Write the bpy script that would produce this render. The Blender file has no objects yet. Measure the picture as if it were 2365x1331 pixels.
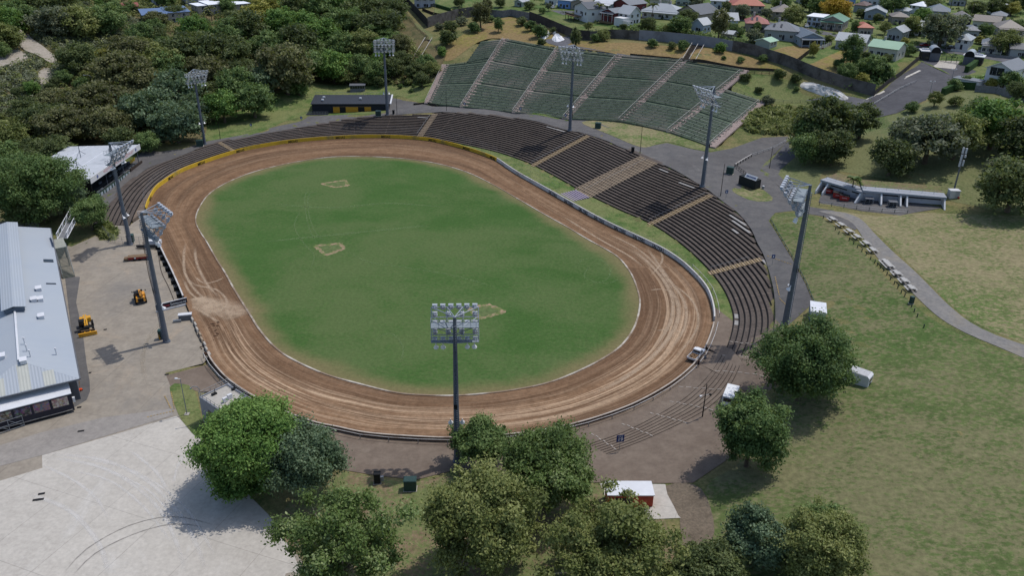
import bpy, bmesh, math, random
import numpy as np
from mathutils import Vector, Matrix
from mathutils.geometry import delaunay_2d_cdt
random.seed(7); RNG = np.random.default_rng(7)
S = bpy.context.scene
COL = S.collection
R = math.radians
# ------------------------------------------------------------------ camera
PW, PH = 2365.0, 1331.0
FPX = 1900.0; PITCH = R(26.3); ROLL = R(0.95); CAMH = 86.0
_f = np.array([0, math.cos(PITCH), -math.sin(PITCH)])
_u0 = np.array([0, math.sin(PITCH), math.cos(PITCH)]); _r0 = np.array([1.0, 0, 0])
_r = math.cos(ROLL) * _r0 + math.sin(ROLL) * _u0
_u = -math.sin(ROLL) * _r0 + math.cos(ROLL) * _u0
CAM = np.array([0, 0, CAMH])
def ray(px, py):
    return (px - PW / 2) * _r - (py - PH / 2) * _u + FPX * _f
def P(px, py, z=0.0):                       # a place in the photo as a world point at height z
    d = ray(px, py); return CAM + d * ((z - CAMH) / d[2])
def proj(X):
    d = np.asarray(X, float) - CAM; w = d @ _f
    return PW / 2 + FPX * (d @ _r) / w, PH / 2 - FPX * (d @ _u) / w
cd = bpy.data.cameras.new('camera'); cam = bpy.data.objects.new('camera', cd); COL.objects.link(cam)
cd.sensor_width = 36; cd.lens = FPX / PW * 36; cd.clip_end = 8000; cd.clip_start = 0.5
cam.matrix_world = Matrix(((_r[0], _u[0], -_f[0], 0), (_r[1], _u[1], -_f[1], 0), (_r[2], _u[2], -_f[2], CAMH), (0, 0, 0, 1)))
S.camera = cam
# ------------------------------------------------------------------ light
SUN_AZ, SUN_EL = R(32), R(64)              # azimuth measured from +x towards +y
w = bpy.data.worlds.new('World'); S.world = w; w.use_nodes = True
nt = w.node_tree; bg = nt.nodes['Background']
sk = nt.nodes.new('ShaderNodeTexSky'); sk.sky_type = 'NISHITA'; sk.sun_disc = False
sk.sun_elevation = SUN_EL; sk.sun_rotation = math.pi / 2 - SUN_AZ
sk.air_density = 1.0; sk.dust_density = 1.5; sk.ozone_density = 1.0
nt.links.new(sk.outputs[0], bg.inputs[0]); bg.inputs[1].default_value = 0.15
sl = bpy.data.lights.new('sun', 'SUN'); sl.energy = 2.95; sl.angle = R(0.55); sl.color = (1, 0.955, 0.89)
so = bpy.data.objects.new('sun', sl); COL.objects.link(so)
sd = Vector((math.cos(SUN_AZ) * math.cos(SUN_EL), math.sin(SUN_AZ) * math.cos(SUN_EL), math.sin(SUN_EL)))
so.rotation_euler = sd.to_track_quat('Z', 'Y').to_euler(); so.location = (0, 0, 300)
S.view_settings.view_transform = 'Standard'; S.view_settings.look = 'None'
S.view_settings.exposure = 0.0; S.view_settings.gamma = 1.0
S.cycles.max_bounces = 5; S.cycles.diffuse_bounces = 2; S.cycles.glossy_bounces = 2; S.cycles.transmission_bounces = 2
S.cycles.transparent_max_bounces = 8
# ------------------------------------------------------------------ materials
def lin(c):
    if isinstance(c, str):
        c = [int(c[i:i + 2], 16) / 255 for i in (0, 2, 4)]
    return tuple(((x / 12.92) if x <= .04045 else ((x + .055) / 1.055) ** 2.4) for x in c)
class NT:
    def __init__(s, name):
        s.m = bpy.data.materials.new(name); s.m.use_nodes = True
        s.t = s.m.node_tree; s.b = s.t.nodes['Principled BSDF']
    def n(s, t, **kw):
        x = s.t.nodes.new(t)
        for k, v in kw.items(): setattr(x, k, v)
        return x
    def l(s, a, b): s.t.links.new(a, b)
    def coords(s, kind, scale=(1, 1, 1), rot=(0, 0, 0)):
        if kind == 'world': src = s.n('ShaderNodeNewGeometry').outputs['Position']
        elif kind == 'uv': src = s.n('ShaderNodeUVMap').outputs[0]
        else: src = s.n('ShaderNodeTexCoord').outputs['Object']
        mp = s.n('ShaderNodeMapping'); mp.inputs['Scale'].default_value = scale; mp.inputs['Rotation'].default_value = rot
        s.l(src, mp.inputs[0]); return mp.outputs[0]
    def noise(s, vec, scale, detail=4, rough=.55, dist=0.0):
        x = s.n('ShaderNodeTexNoise'); x.inputs['Scale'].default_value = scale; x.inputs['Detail'].default_value = detail
        x.inputs['Roughness'].default_value = rough; x.inputs['Distortion'].default_value = dist
        s.l(vec, x.inputs['Vector']); return x.outputs[0]
    def ramp(s, fac, a, b, lo=0.0, hi=1.0, kind='EASE'):
        x = s.n('ShaderNodeValToRGB'); x.color_ramp.interpolation = kind
        x.color_ramp.elements[0].position = a; x.color_ramp.elements[1].position = b
        x.color_ramp.elements[0].color = (lo,) * 3 + (1,); x.color_ramp.elements[1].color = (hi,) * 3 + (1,)
        s.l(fac, x.inputs[0]); return x.outputs[0]
    def mix(s, fac, a, b, mode='MIX'):
        x = s.n('ShaderNodeMix', data_type='RGBA', blend_type=mode)
        for sock, v in ((x.inputs[0], fac), (x.inputs[6], a), (x.inputs[7], b)):
            if isinstance(v, (int, float)): sock.default_value = v
            elif isinstance(v, tuple): sock.default_value = (v + (1,))[:4]
            else: s.l(v, sock)
        return x.outputs[2]
    def math(s, op, a, b=0.0):
        x = s.n('ShaderNodeMath', operation=op)
        for sock, v in ((x.inputs[0], a), (x.inputs[1], b)):
            if isinstance(v, (int, float)): sock.default_value = v
            else: s.l(v, sock)
        return x.outputs[0]
    def attr(s, name):
        return s.n('ShaderNodeAttribute', attribute_name=name).outputs['Fac']
    def bump(s, h, strength, dist=.1):
        x = s.n('ShaderNodeBump'); x.inputs['Strength'].default_value = strength; x.inputs['Distance'].default_value = dist
        s.l(h, x.inputs['Height']); s.l(x.outputs[0], s.b.inputs['Normal'])
    def out(s, col, rough=.85, spec=.25, metal=0.0):
        if isinstance(col, tuple): s.b.inputs['Base Color'].default_value = (col + (1,))[:4]
        else: s.l(col, s.b.inputs['Base Color'])
        s.b.inputs['Roughness'].default_value = rough; s.b.inputs['Specular IOR Level'].default_value = spec
        s.b.inputs['Metallic'].default_value = metal
        return s.m
_mc = {}
def mat(name, c, rough=.75, spec=.3, metal=0.0, var=.12, scale=2.0, c2=None, cs=.4, ca=.5, cb=.7, kind='object', bump=0.0, spot=None):
    """painted / plain surface: base colour broken up by two scales of noise and optional stains c2"""
    if name in _mc: return _mc[name]
    n = NT(name); v = n.coords(kind); c = lin(c)
    a = n.noise(v, scale, 5, .6)
    lo = tuple(x * (1 - var) for x in c); hi = tuple(min(1, x * (1 + var)) for x in c)
    col = n.mix(n.ramp(a, .3, .7), lo, hi)
    if c2 is not None:
        st = n.noise(v, cs, 6, .65, .4)
        col = n.mix(n.ramp(st, ca, cb), col, lin(c2))
    if bump: n.bump(a, bump, .05)
    _mc[name] = n.out(col, rough, spec, metal); return _mc[name]
def corr(name, c, pitch=.25, axis=0, rough=.5, c2=None, metal=0.0, kind='object', dark=.8, cs=.25):
    """corrugated sheet: fine ridges along one axis, weather stains"""
    if name in _mc: return _mc[name]
    n = NT(name); v = n.coords(kind); c = lin(c)
    sep = n.n('ShaderNodeSeparateXYZ'); n.l(v, sep.inputs[0])
    wv = n.math('SINE', n.math('MULTIPLY', sep.outputs[axis], 2 * math.pi / pitch))
    f = n.math('MULTIPLY_ADD', wv, .5); f.node.inputs[2].default_value = .5
    col = n.mix(f, tuple(x * dark for x in c), c)
    big = n.noise(v, cs, 5, .6)
    col = n.mix(n.ramp(big, .35, .75, 0, .5), col, lin(c2) if c2 else tuple(x * .8 for x in c))
    n.bump(f, .35, .06)
    _mc[name] = n.out(col, rough, .35, metal); return _mc[name]
# ------------------------------------------------------------------ objects
def tag(o, label=None, cat=None, group=None, kind=None):
    if label: o['label'] = label
    if cat: o['category'] = cat
    if group: o['group'] = group
    if kind: o['kind'] = kind
    return o
def empty(name, loc, rz=0.0, label=None, cat=None, group=None):
    o = bpy.data.objects.new(name, None); COL.objects.link(o); o.location = loc; o.rotation_euler = (0, 0, rz)
    o.empty_display_size = .2
    return tag(o, label, cat, group)
def kids(o): return [c for c in list(COL.objects) if c.parent == o]
def copy_tree(o, parent=None, loc=None, rz=None, scale=None, label=None):
    c = o.copy(); COL.objects.link(c)
    if parent: c.parent = parent
    if loc is not None: c.location = loc
    if rz is not None: c.rotation_euler = (0, 0, rz)
    if scale is not None: c.scale = scale if hasattr(scale, '__len__') else (scale,) * 3
    if label: c['label'] = label
    for ch in o.children: copy_tree(ch, c)
    return c
class MB:
    """collects shapes, builds ONE mesh object"""
    def __init__(s): s.v = []; s.f = []; s.m = []; s.mi = 0
    def add(s, vs, fs, mi=None):
        b = len(s.v); s.v += [tuple(map(float, v)) for v in vs]
        for f in fs: s.f.append(tuple(b + i for i in f)); s.m.append(s.mi if mi is None else mi)
        return s
    def box(s, c, d, rz=0.0, mi=None, tilt=None, taper=1.0):
        x, y, z = d[0] / 2, d[1] / 2, d[2] / 2
        vs = [(-x, -y, -z), (x, -y, -z), (x, y, -z), (-x, y, -z), (-x * taper, -y * taper, z), (x * taper, -y * taper, z), (x * taper, y * taper, z), (-x * taper, y * taper, z)]
        if tilt is not None: vs = [tuple(tilt @ Vector(v)) for v in vs]
        ca, sa = math.cos(rz), math.sin(rz)
        vs = [(c[0] + ca * a - sa * b, c[1] + sa * a + ca * b, c[2] + q) for a, b, q in vs]
        return s.add(vs, [(0, 3, 2, 1), (4, 5, 6, 7), (0, 1, 5, 4), (1, 2, 6, 5), (2, 3, 7, 6), (3, 0, 4, 7)], mi)
    def tube(s, a, b, r0, r1=None, n=8, mi=None, cap=True):
        r1 = r0 if r1 is None else r1
        a = Vector(a); b = Vector(b); d = (b - a)
        if d.length < 1e-6: return s
        q = d.normalized().to_track_quat('Z', 'Y')
        vs = []
        for p, r in ((a, r0), (b, r1)):
            for i in range(n):
                t = 2 * math.pi * i / n; vs.append(p + q @ Vector((r * math.cos(t), r * math.sin(t), 0)))
        fs = [(i, (i + 1) % n, n + (i + 1) % n, n + i) for i in range(n)]
        if cap: fs += [tuple(range(n - 1, -1, -1)), tuple(range(n, 2 * n))]
        return s.add(vs, fs, mi)
    def path(s, pts, rs, n=6, mi=None):
        for i in range(len(pts) - 1): s.tube(pts[i], pts[i + 1], rs[i], rs[i + 1], n, mi, cap=(i in (0, len(pts) - 2)))
        return s
    def prism(s, poly, z0, z1, mi=None, zt=None):
        n = len(poly)
        if sum(poly[i][0] * poly[(i + 1) % n][1] - poly[(i + 1) % n][0] * poly[i][1] for i in range(n)) < 0: poly = poly[::-1]
        vs = [(p[0], p[1], z0) for p in poly] + [(p[0], p[1], z1) for p in poly]
        fs = [(i, (i + 1) % n, n + (i + 1) % n, n + i) for i in range(n)] + [tuple(range(n - 1, -1, -1)), tuple(range(n, 2 * n))]
        return s.add(vs, fs, mi)
    def slab(s, quad, th, mi=None):
        """a sheet through 3-D points (ordered), given a thickness downwards along its normal"""
        q = [Vector(p) for p in quad]; nrm = (q[1] - q[0]).cross(q[2] - q[0]).normalized()
        if nrm.z < 0: q = q[::-1]; nrm = -nrm
        n = len(q); vs = [p for p in q] + [p - nrm * th for p in q]
        fs = [tuple(range(n)), tuple(range(2 * n - 1, n - 1, -1))] + [(i, n + i, n + (i + 1) % n, (i + 1) % n) for i in range(n)]
        return s.add(vs, fs, mi)
    def ball(s, c, r, n=8, m=6, mi=None, sq=(1, 1, 1)):
        vs = []; fs = []
        for j in range(1, m):
            th = math.pi * j / m
            for i in range(n):
                t = 2 * math.pi * i / n
                vs.append((c[0] + sq[0] * r * math.sin(th) * math.cos(t), c[1] + sq[1] * r * math.sin(th) * math.sin(t), c[2] + sq[2] * r * math.cos(th)))
        for j in range(m - 2):
            for i in range(n):
                fs.append((j * n + i, (j + 1) * n + i, (j + 1) * n + (i + 1) % n, j * n + (i + 1) % n))
        vs += [(c[0], c[1], c[2] + sq[2] * r), (c[0], c[1], c[2] - sq[2] * r)]; t = len(vs) - 2
        for i in range(n):
            fs.append((t, i, (i + 1) % n)); fs.append((t + 1, (m - 2) * n + (i + 1) % n, (m - 2) * n + i))
        return s.add(vs, fs, mi)
    def build(s, name, m, parent=None, smooth=False, loc=None, rz=0.0, **tags):
        me = bpy.data.meshes.new(name); me.from_pydata(s.v, [], s.f)
        for x in (m if isinstance(m, (list, tuple)) else [m]): me.materials.append(x)
        if any(s.m): me.polygons.foreach_set('material_index', s.m)
        if smooth: me.polygons.foreach_set('use_smooth', [True] * len(s.f))
        me.update()
        o = bpy.data.objects.new(name, me); COL.objects.link(o)
        if parent: o.parent = parent
        if loc is not None: o.location = loc; o.rotation_euler = (0, 0, rz)
        if tags: tag(o, **tags)
        return o
# ------------------------------------------------------------------ curves
def catmull(pts, closed=False, step=1.5):
    p = np.asarray(pts, float); n = len(p); out = []
    rng = range(n if closed else n - 1)
    for i in rng:
        if closed: a, b, c, d = p[i - 1], p[i], p[(i + 1) % n], p[(i + 2) % n]
        else: a, b, c, d = p[max(i - 1, 0)], p[i], p[i + 1], p[min(i + 2, n - 1)]
        k = max(2, int(np.linalg.norm((c - b)[:2]) / step))
        for t in np.linspace(0, 1, k, endpoint=False):
            out.append(.5 * ((2 * b) + (c - a) * t + (2 * a - 5 * b + 4 * c - d) * t * t + (3 * b - a - 3 * c + d) * t ** 3))
    if not closed: out.append(p[-1])
    return np.array(out)
def inside(poly, xy):
    poly = np.asarray(poly)[:, :2]; x, y = xy[:, 0], xy[:, 1]; r = np.zeros(len(xy), bool)
    x1, y1 = poly[:, 0], poly[:, 1]; x2, y2 = np.roll(x1, -1), np.roll(y1, -1)
    for a, b, c, d in zip(x1, y1, x2, y2):
        if b == d: continue
        k = ((b > y) != (d > y)) & (x < (c - a) * (y - b) / (d - b) + a); r ^= k
    return r
def dist_poly(line, xy):
    line = np.asarray(line)[:, :2]; best = np.full(len(xy), 1e9)
    for a, b in zip(line[:-1], line[1:]):
        ab = b - a; L = ab @ ab
        if L < 1e-9: continue
        t = np.clip(((xy - a) @ ab) / L, 0, 1); d = np.hypot(*(xy - a - t[:, None] * ab).T); best = np.minimum(best, d)
    return best
def smooth_closed(px, z=0.0, step=1.2): return catmull([P(a, b, z)[:2] for a, b in px], True, step)
KERB_PX = [(598,394),(531,419),(485,447),(460,481),(452,509),(460,532),(478,560),(501,601),(519,629),(540,667),(562,703),(580,731.5),(599,762),(632,800),(671.5,828.6),(748,864),(827,887),(914,908),(983,914),(1049.6,915),(1121,910),(1197.7,900),(1276.6,882),(1353,850),(1412,817),(1445,787.7),(1468,749),(1478,703),(1472,668),(1456,630),(1430,597),(1402,578),(1353,551),(1312,526),(1251,492),(1205,465),(1139,427),(1072.5,396),(993,375),(896,364),(784,362),(692,373)]
WALL_PX = [(340,492),(350,463),(363,442),(383,426),(419,403),(460,386),(511,368),(562,353),(600,345),(677,333),(786,324),(891,322),(983,328),(1034,338),(1071,348),(1111,361),(1147,376),(1172,393),(1200,411),(1251,440),(1307,472),(1363,504),(1417,532),(1481,562),(1532,588),(1570,613.5),(1598,639),(1619,662),(1634,685),(1644,716),(1647,747),(1641,775),(1627,810),(1606,844),(1568,880),(1519,913),(1455,946),(1379,974),(1315,992),(1274,1001),(1200,1012),(1130,1018),(1050,1022),(983,1021),(855,1012),(779,997),(735,988),(689,973),(620,943),(562,910),(531,887),(511,867),(493,844),(483,825),(467,782),(443,736),(429,702),(416,671),(400,635),(383,600),(368,567),(352,525)]
KERB = smooth_closed(KERB_PX); WALL = smooth_closed(WALL_PX)
# ------------------------------------------------------------------ terraces: front row curve, back edge curve
Z0, RISE, TREAD = 1.3, 0.31, 1.17
FRONT_PX = [(300,520),(311,492),(326,464),(343,440),(371,414),(409,390),(472,366),(536,346),(600,332),(690,320),(780,313),(870,310),(970,314),(1034,325),(1111,341),(1155,352),(1200,367),(1233,381),(1280,405),(1328,432),(1368,453),(1430,483),(1504,516),(1557,550),(1600,585),(1640,625),(1670,665),(1688,705),(1694,740),(1685,785),(1668,821)]
BACK_PX = [(225,505),(245,478),(281,440),(319,404),(358,381),(434,353),(485,332),(600,309),(712,290),(830,270),(929,263),(998,259),(1034,258),(1111,262),(1200,272),(1256,283),(1310,300),(1348,307),(1404,325),(1430,338),(1481,353),(1532,380),(1573,400),(1632,435),(1670,465),(1706,493),(1734,527),(1749,560),(1766,595),(1782,649),(1789,690),(1790,740),(1780,790),(1766,830),(1735,870)]
FRONT = catmull([P(a, b, Z0)[:2] for a, b in FRONT_PX], False, 1.0)
_back = []
def rfac(px): return min(1.0, max(.55, .55 + (px - 480) / 500 * .45))
for a, b in BACK_PX:
    z = 3.0
    for _ in range(12):
        q = P(a, b, z)[:2]; d = dist_poly(FRONT, q[None])[0]; z = .5 * z + .5 * (Z0 + RISE * rfac(a) * round(d / TREAD))
    _back.append((q[0], q[1], z))
BACK = catmull(_back, False, 1.0)
# ------------------------------------------------------------------ terrain
CTRL = [(60,420,1.5),(230,445,1.2),(150,560,.3),(0,480,1),(480,300,2),(560,290,3),(640,250,3.2),(720,262,2.3),(800,262,2.8),(880,255,3.3),(760,190,5),(600,150,13),(300,200,11),(100,300,4),(20,330,3),(100,200,14),(300,50,24),(100,100,22),(20,20,27),(450,35,25),(600,30,24),(800,30,22),(900,130,13),(960,105,17),(975,190,7),(980,235,4.7),(700,240,3.3),(450,200,8),(940,235,4.3),(200,120,18),(380,120,16),(760,110,13),
 (1000,247,5),(1085,246,5.2),(1190,262,6),(1305,277,6.8),(1440,286,7.2),(1560,308,7.2),(1660,338,7.2),(1165,95,20.5),(1290,118,21.3),(1430,132,21.5),(1575,147,21.5),(1722,168,20.2),(1760,236,13.5),(1100,92,20),
 (1100,50,23),(1280,85,23),(1430,112,24.5),(1600,125,24.5),(1790,158,22),(988,60,22),(1850,170,21),(1950,206,18.5),(2020,222,17),(1800,200,17),(1850,240,13),
 (1300,30,27),(1600,60,28),(1900,110,25),(1500,5,28),(2000,20,28),(2300,80,27),(2340,10,29),(1000,10,26),(1800,50,28),(2060,140,23.5),(1900,160,22.5),(2230,180,22),(2340,190,23),
 (1800,335,7.4),(1900,285,10.5),(2000,240,15),(2100,182,20),(2190,135,23.2),(1720,350,7),(1500,365,6.4),(1690,440,6.3),(1790,470,6.6),
 (1850,430,7.6),(1900,330,10),(2030,465,8.7),(1930,462,8),(2180,478,9),(2100,420,11.3),(2250,300,17),(2200,230,20),(2000,290,13.5),(2350,250,22),(2340,380,14.5),(2100,330,14.5),
 (1920,520,8.3),(2300,600,9.2),(2364,480,11),(1850,560,6.6),(1990,590,8.3),(2100,690,8.6),(2230,780,8.8),(2364,835,9),(1900,700,6.2),(2000,800,7.2),(1850,640,5.8),
 (1830,740,5.0),(1800,820,4.4),(1700,960,3.1),(1640,940,2.5),(1600,1010,2.4),(1430,1030,1.3),(1280,1035,.6),(1500,1100,2.0),(1650,1080,3.4),(1100,1070,.5),(900,1060,.7),(800,1090,.6),(800,1040,.5),
 (1500,1250,2.6),(1000,1250,1.2),(750,1200,.5),(1750,1180,4.2),(2000,1250,6),(2300,1300,7.6),(1950,950,6),(2200,1000,8),(1000,1400,1),(1600,1450,3),(2200,1450,7),
 (0,560,0),(100,900,0),(250,700,0),(300,600,0),(400,900,0),(300,1200,0),(650,1300,0),(100,1331,0),(420,1000,0),(520,1030,.1),(0,700,0),(0,1000,0),(0,1500,0),(600,1100,.2),(480,880,0)]
cp = [tuple(P(a, b, z)[:2]) + (z,) for a, b, z in CTRL]
cp += [tuple(q) for q in _back] + [(q[0], q[1], Z0 - .1) for q in FRONT[::14]]
cp += [(q[0], q[1], 0.0) for q in WALL[::14]] + [(q[0], q[1], 0.0) for q in KERB[::40]] + [tuple(P(960, 610)[:2]) + (0,)]
for (a, za), (b, zb) in (((988,241,), 4.8), ((1030,151), 12.8)), (((1070,250), 5.2), ((1168,91), 20.5)), (((1190,263), 6.0), ((1291,115), 21.3)), (((1306,277), 6.8), ((1432,129), 21.5)), (((1434,283), 7.2), ((1580,141), 21.5)), (((1547,308), 7.2), ((1722,164), 20.2)), (((1642,342), 7.2), ((1762,236), 13.5)):
    A_, B_ = P(*a, za), P(*b, zb); cp += [tuple(A_ + (B_ - A_) * t) for t in (.0, .25, .5, .75, 1.0)]
for k in range(14):
    t = 2 * math.pi * k / 14; cp.append((2600 * math.cos(t), 400 + 2600 * math.sin(t), 30.0))
cp += [(-420, 500, 30), (-380, 300, 22), (-330, 100, 8), (450, 500, 32), (380, 300, 22), (300, 100, 14), (0, 800, 32), (-300, 800, 32), (350, 800, 34), (0, -120, 2), (-250, -100, 1), (250, -100, 10)]
cp = np.array(cp, float)
def _phi(a, b):
    d2 = ((a[:, None, :] - b[None, :, :]) ** 2).sum(2); return np.sqrt(d2 + 25.0)          # multiquadric kernel: smooth, no overshoot
_K = _phi(cp[:, :2], cp[:, :2]); _n = len(cp)
_A = np.zeros((_n + 1, _n + 1)); _A[:_n, :_n] = _K - np.eye(_n) * 1.5; _A[:_n, _n] = 1; _A[_n, :_n] = 1
_W = np.linalg.solve(_A, np.concatenate([cp[:, 2], [0]]))
FLAT = WALL
_wx0, _wy0 = WALL.min(0); _wx1, _wy1 = WALL.max(0)
def terr(xy):
    xy = np.atleast_2d(np.asarray(xy, float))[:, :2]
    out = np.empty(len(xy))
    for i in range(0, len(xy), 8000):
        c = xy[i:i + 8000]; out[i:i + 8000] = _phi(c, cp[:, :2]) @ _W[:_n] + _W[_n]
    k = (xy[:, 0] > _wx0) & (xy[:, 0] < _wx1) & (xy[:, 1] > _wy0) & (xy[:, 1] < _wy1)
    if k.any():
        q = np.where(k)[0]; out[q[inside(FLAT, xy[q])]] = 0.0
    return out
def tz(x, y): return float(terr([(x, y)])[0])
_TS = np.concatenate([np.geomspace(60, 1500, 420)])
def G(px, py, dz=0.0):
    """the ground seen at a place in the photo"""
    d = ray(px, py); d = d / np.linalg.norm(d)
    Q = CAM + d * _TS[:, None]; h = Q[:, 2] - terr(Q) - dz
    i = np.argmax(h < 0)
    if h[i] >= 0: i = len(_TS) - 1
    a, b = _TS[max(i - 1, 0)], _TS[i]
    for _ in range(14):
        m = .5 * (a + b); q = CAM + d * m
        if q[2] - tz(q[0], q[1]) - dz < 0: b = m
        else: a = m
    q = CAM + d * b; return np.array([q[0], q[1], tz(q[0], q[1])])
def Gs(pts): return np.array([G(a, b) for a, b in pts])
def dist_at(p): return float(np.linalg.norm(np.asarray(p) - CAM))
def mpp(p): return dist_at(p) / FPX                                # metres per photo pixel out there
def sheet(name, poly, m, off=.03, step=3.0, holes=(), kind='structure', label=None, flat=None, attr=None, cat=None):
    """a flat sheet draped on the terrain inside polygon poly (world xy)"""
    poly = np.asarray(poly, float)[:, :2]
    keep = [poly[0]]
    for q in poly[1:]:
        if np.linalg.norm(q - keep[-1]) > .25: keep.append(q)
    if np.linalg.norm(keep[0] - keep[-1]) < .25: keep.pop()
    poly = np.array(keep)
    vs = [Vector(q) for q in poly]; n = len(poly); ed = [(i, (i + 1) % n) for i in range(n)]
    x0, y0 = poly.min(0); x1, y1 = poly.max(0)
    gx, gy = np.meshgrid(np.arange(math.floor(x0 / step) * step, x1, step), np.arange(math.floor(y0 / step) * step, y1, step))
    g = np.c_[gx.ravel(), gy.ravel()]
    if len(g): g = g[inside(poly, g)]
    if len(g): g = g[dist_poly(np.vstack([poly, poly[:1]]), g) > step * .3]
    vs += [Vector(q) for q in g]
    r = delaunay_2d_cdt(vs, ed, [list(range(n))], 1, 1e-4)
    V = np.array([tuple(v) for v in r[0]]); F = [tuple(f) for f in r[2]]
    z = (terr(V) if flat is None else np.full(len(V), flat)) + off
    o = MB(); o.add(np.c_[V, z], F)
    ob = o.build(name, m)
    me = ob.data
    for p in me.polygons:
        if p.normal.z < 0: p.flip()
    if attr is not None:
        a = me.attributes.new('edge', 'FLOAT', 'POINT'); a.data.foreach_set('value', attr(V).astype(np.float32))
    tag(ob, label, cat, None, kind); return ob
def band(line, w0, w1=None):
    """a ribbon polygon along a polyline, w0 to the left and w1 to the right"""
    line = np.asarray(line)[:, :2]; w1 = w0 if w1 is None else w1
    t = np.gradient(line, axis=0); t /= np.linalg.norm(t, axis=1)[:, None]; nrm = np.c_[-t[:, 1], t[:, 0]]
    return np.vstack([line + nrm * w0, (line - nrm * w1)[::-1]])
# ================================================================== ground materials
def grass(name, greens, dry, amt=.5, sc=.035, fine=1.6, streak=(1, 1, 1), kind='world', edge=False, deep=None, soft=False, grain=.35):
    n = NT(name); v = n.coords(kind); vs = n.coords(kind, streak, (0, 0, .6))
    big = n.noise(v, sc, 5, .6, .8); mid = n.noise(vs, sc * 6, 5, .65, .3); fin = n.noise(v, fine, 3, .7); vf = n.noise(vs, fine * 1.15, 3, .75)
    col = n.mix(n.ramp(mid, .3, .7), lin(greens[0]), lin(greens[1]))
    if deep: col = n.mix(n.ramp(n.noise(v, sc * .7, 3, .5), .5, .68, 0, .8), col, lin(deep))
    f = n.math('ADD', n.math('MULTIPLY', big, .6), n.math('MULTIPLY', mid, .4))
    f = n.math('ADD', f, n.math('MULTIPLY', n.math('SUBTRACT', vf, .5), grain))
    col = n.mix(n.ramp(f, .5 - amt * .28, .66 - amt * .2), col, lin(dry))
    if edge:
        e = n.attr('edge'); e2 = n.math('ADD', e, n.math('MULTIPLY', n.math('SUBTRACT', mid, .5), .7))
        col = n.mix(n.ramp(e2, .55, 1.3), col, lin('6d6747'))
    col = n.mix(n.ramp(fin, .25, .75, .72, 1.22, 'LINEAR'), (0, 0, 0), col, 'MIX') if False else n.mix(1.0, col, n.ramp(fin, .25, .75, 0.78 if soft else .66, 1.18 if soft else 1.3, 'LINEAR'), 'MULTIPLY')
    n.bump(fin, .25 if soft else .5, .15)
    return n.out(col, .95, .12)
m_ground = grass('rough_grass', ('46532f', '586538'), '746d4b', .4, .03)
m_infield = grass('infield_turf', ('3b5829', '425d2f'), '506139', .32, .011, 1.3, (.7, 1, 1), edge=True, deep='375325', soft=True)
m_lawn = grass('summer_lawn', ('4c5a33', '5b683d'), '6c6a4d', .34, .03, 1.1, (.75, 1.2, 1), deep='445a2d', grain=.9)
m_lawnd = grass('dry_lawn', ('566239', '656d45'), '80785c', .46, .028, 1.1, (.75, 1.2, 1), deep='48642d', grain=.95)
m_lawng = grass('green_lawn', ('43592d', '526a36'), '6b7048', .4, .05)
m_park = grass('park_grass', ('45562f', '536339'), '6b6e4c', .6, .03, grain=.6)  # muted park green mixed with plenty of dry grass
m_golden = grass('golden_bank_grass', ('6f6d38', '827b42'), '7f6d4c', .5, .05, .9)
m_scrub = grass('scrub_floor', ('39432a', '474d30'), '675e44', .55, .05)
m_dry = grass('worn_earth', ('70624d', '80705a'), '626a43', .4, .1, grain=.7)
def paving(name, a, b, stain, sc=.12, fine=3.0, amt=.5, seams=None, streak=(1, 1, 1), srot=0.0, light=None):
    n = NT(name); v = n.coords('world'); vs = n.coords('world', streak, (0, 0, srot))
    big = n.noise(vs, sc, 6, .62, .6); mid = n.noise(v, sc * 7, 5, .65); fin = n.noise(v, fine, 3, .7)
    col = n.mix(n.ramp(mid, .3, .7), lin(a), lin(b))
    col = n.mix(n.ramp(big, .45, .75, 0, amt), col, lin(stain))
    if light: col = n.mix(n.ramp(n.noise(vs, sc * 1.7, 6, .7, 1.0), .55, .75, 0, .6), col, lin(light))
    col = n.mix(1.0, col, n.ramp(fin, .3, .7, .88, 1.1, 'LINEAR'), 'MULTIPLY')
    if seams:
        bt = n.n('ShaderNodeTexBrick'); bt.offset = 0; bt.inputs['Scale'].default_value = 1
        bt.inputs['Brick Width'].default_value = seams[0]; bt.inputs['Row Height'].default_value = seams[1]; bt.inputs['Mortar Size'].default_value = .05
        bt.inputs['Color1'].default_value = (1, 1, 1, 1); bt.inputs['Color2'].default_value = (.95, .95, .95, 1); bt.inputs['Mortar'].default_value = (.72, .72, .72, 1)
        n.l(n.coords('world', (1, 1, 1), (0, 0, seams[2])), bt.inputs['Vector']); col = n.mix(1.0, col, bt.outputs[0], 'MULTIPLY')
    n.bump(fin, .2, .02)
    return n.out(col, .9, .2)
m_apron = paving('pale_concrete', 'aba69e', 'b5b0a8', '9d978f', .05, 1.5, .45, (9, 14, .35), (1, .25, 1), .5, 'c9c8c6')
m_yard = paving('yard_concrete', '857d72', '928a7e', '77736e', .05, 1.2, .8, (12, 12, .15), (1, 1, 1), 0, 'a3937f')
m_strip = paving('grey_apron_strip', '85807b', '8f8a84', '74706c', .08, 1.5, .5)
m_asph = paving('old_asphalt', '5b5655', '676160', '544b47', .05, 1.3, .7, None, (1, 1, 1), 0, '70675f')
m_asph2 = paving('worn_asphalt_walk', '685c52', '74685d', '574b42', .06, 1.3, .7, None, (1, 1, 1), 0, '7d7266')
m_conc = paving('concourse_asphalt', '555455', '62605f', '494747', .05, 1.3, .6, None, (1, 1, 1), 0, '73716d')
m_road = paving('dark_road', '48484c', '545458', '3c3c40', .04, 1.3, .5)
m_street = paving('far_street', '57575a', '64646a', '4b4b4e', .05, 1.3, .4)
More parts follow.
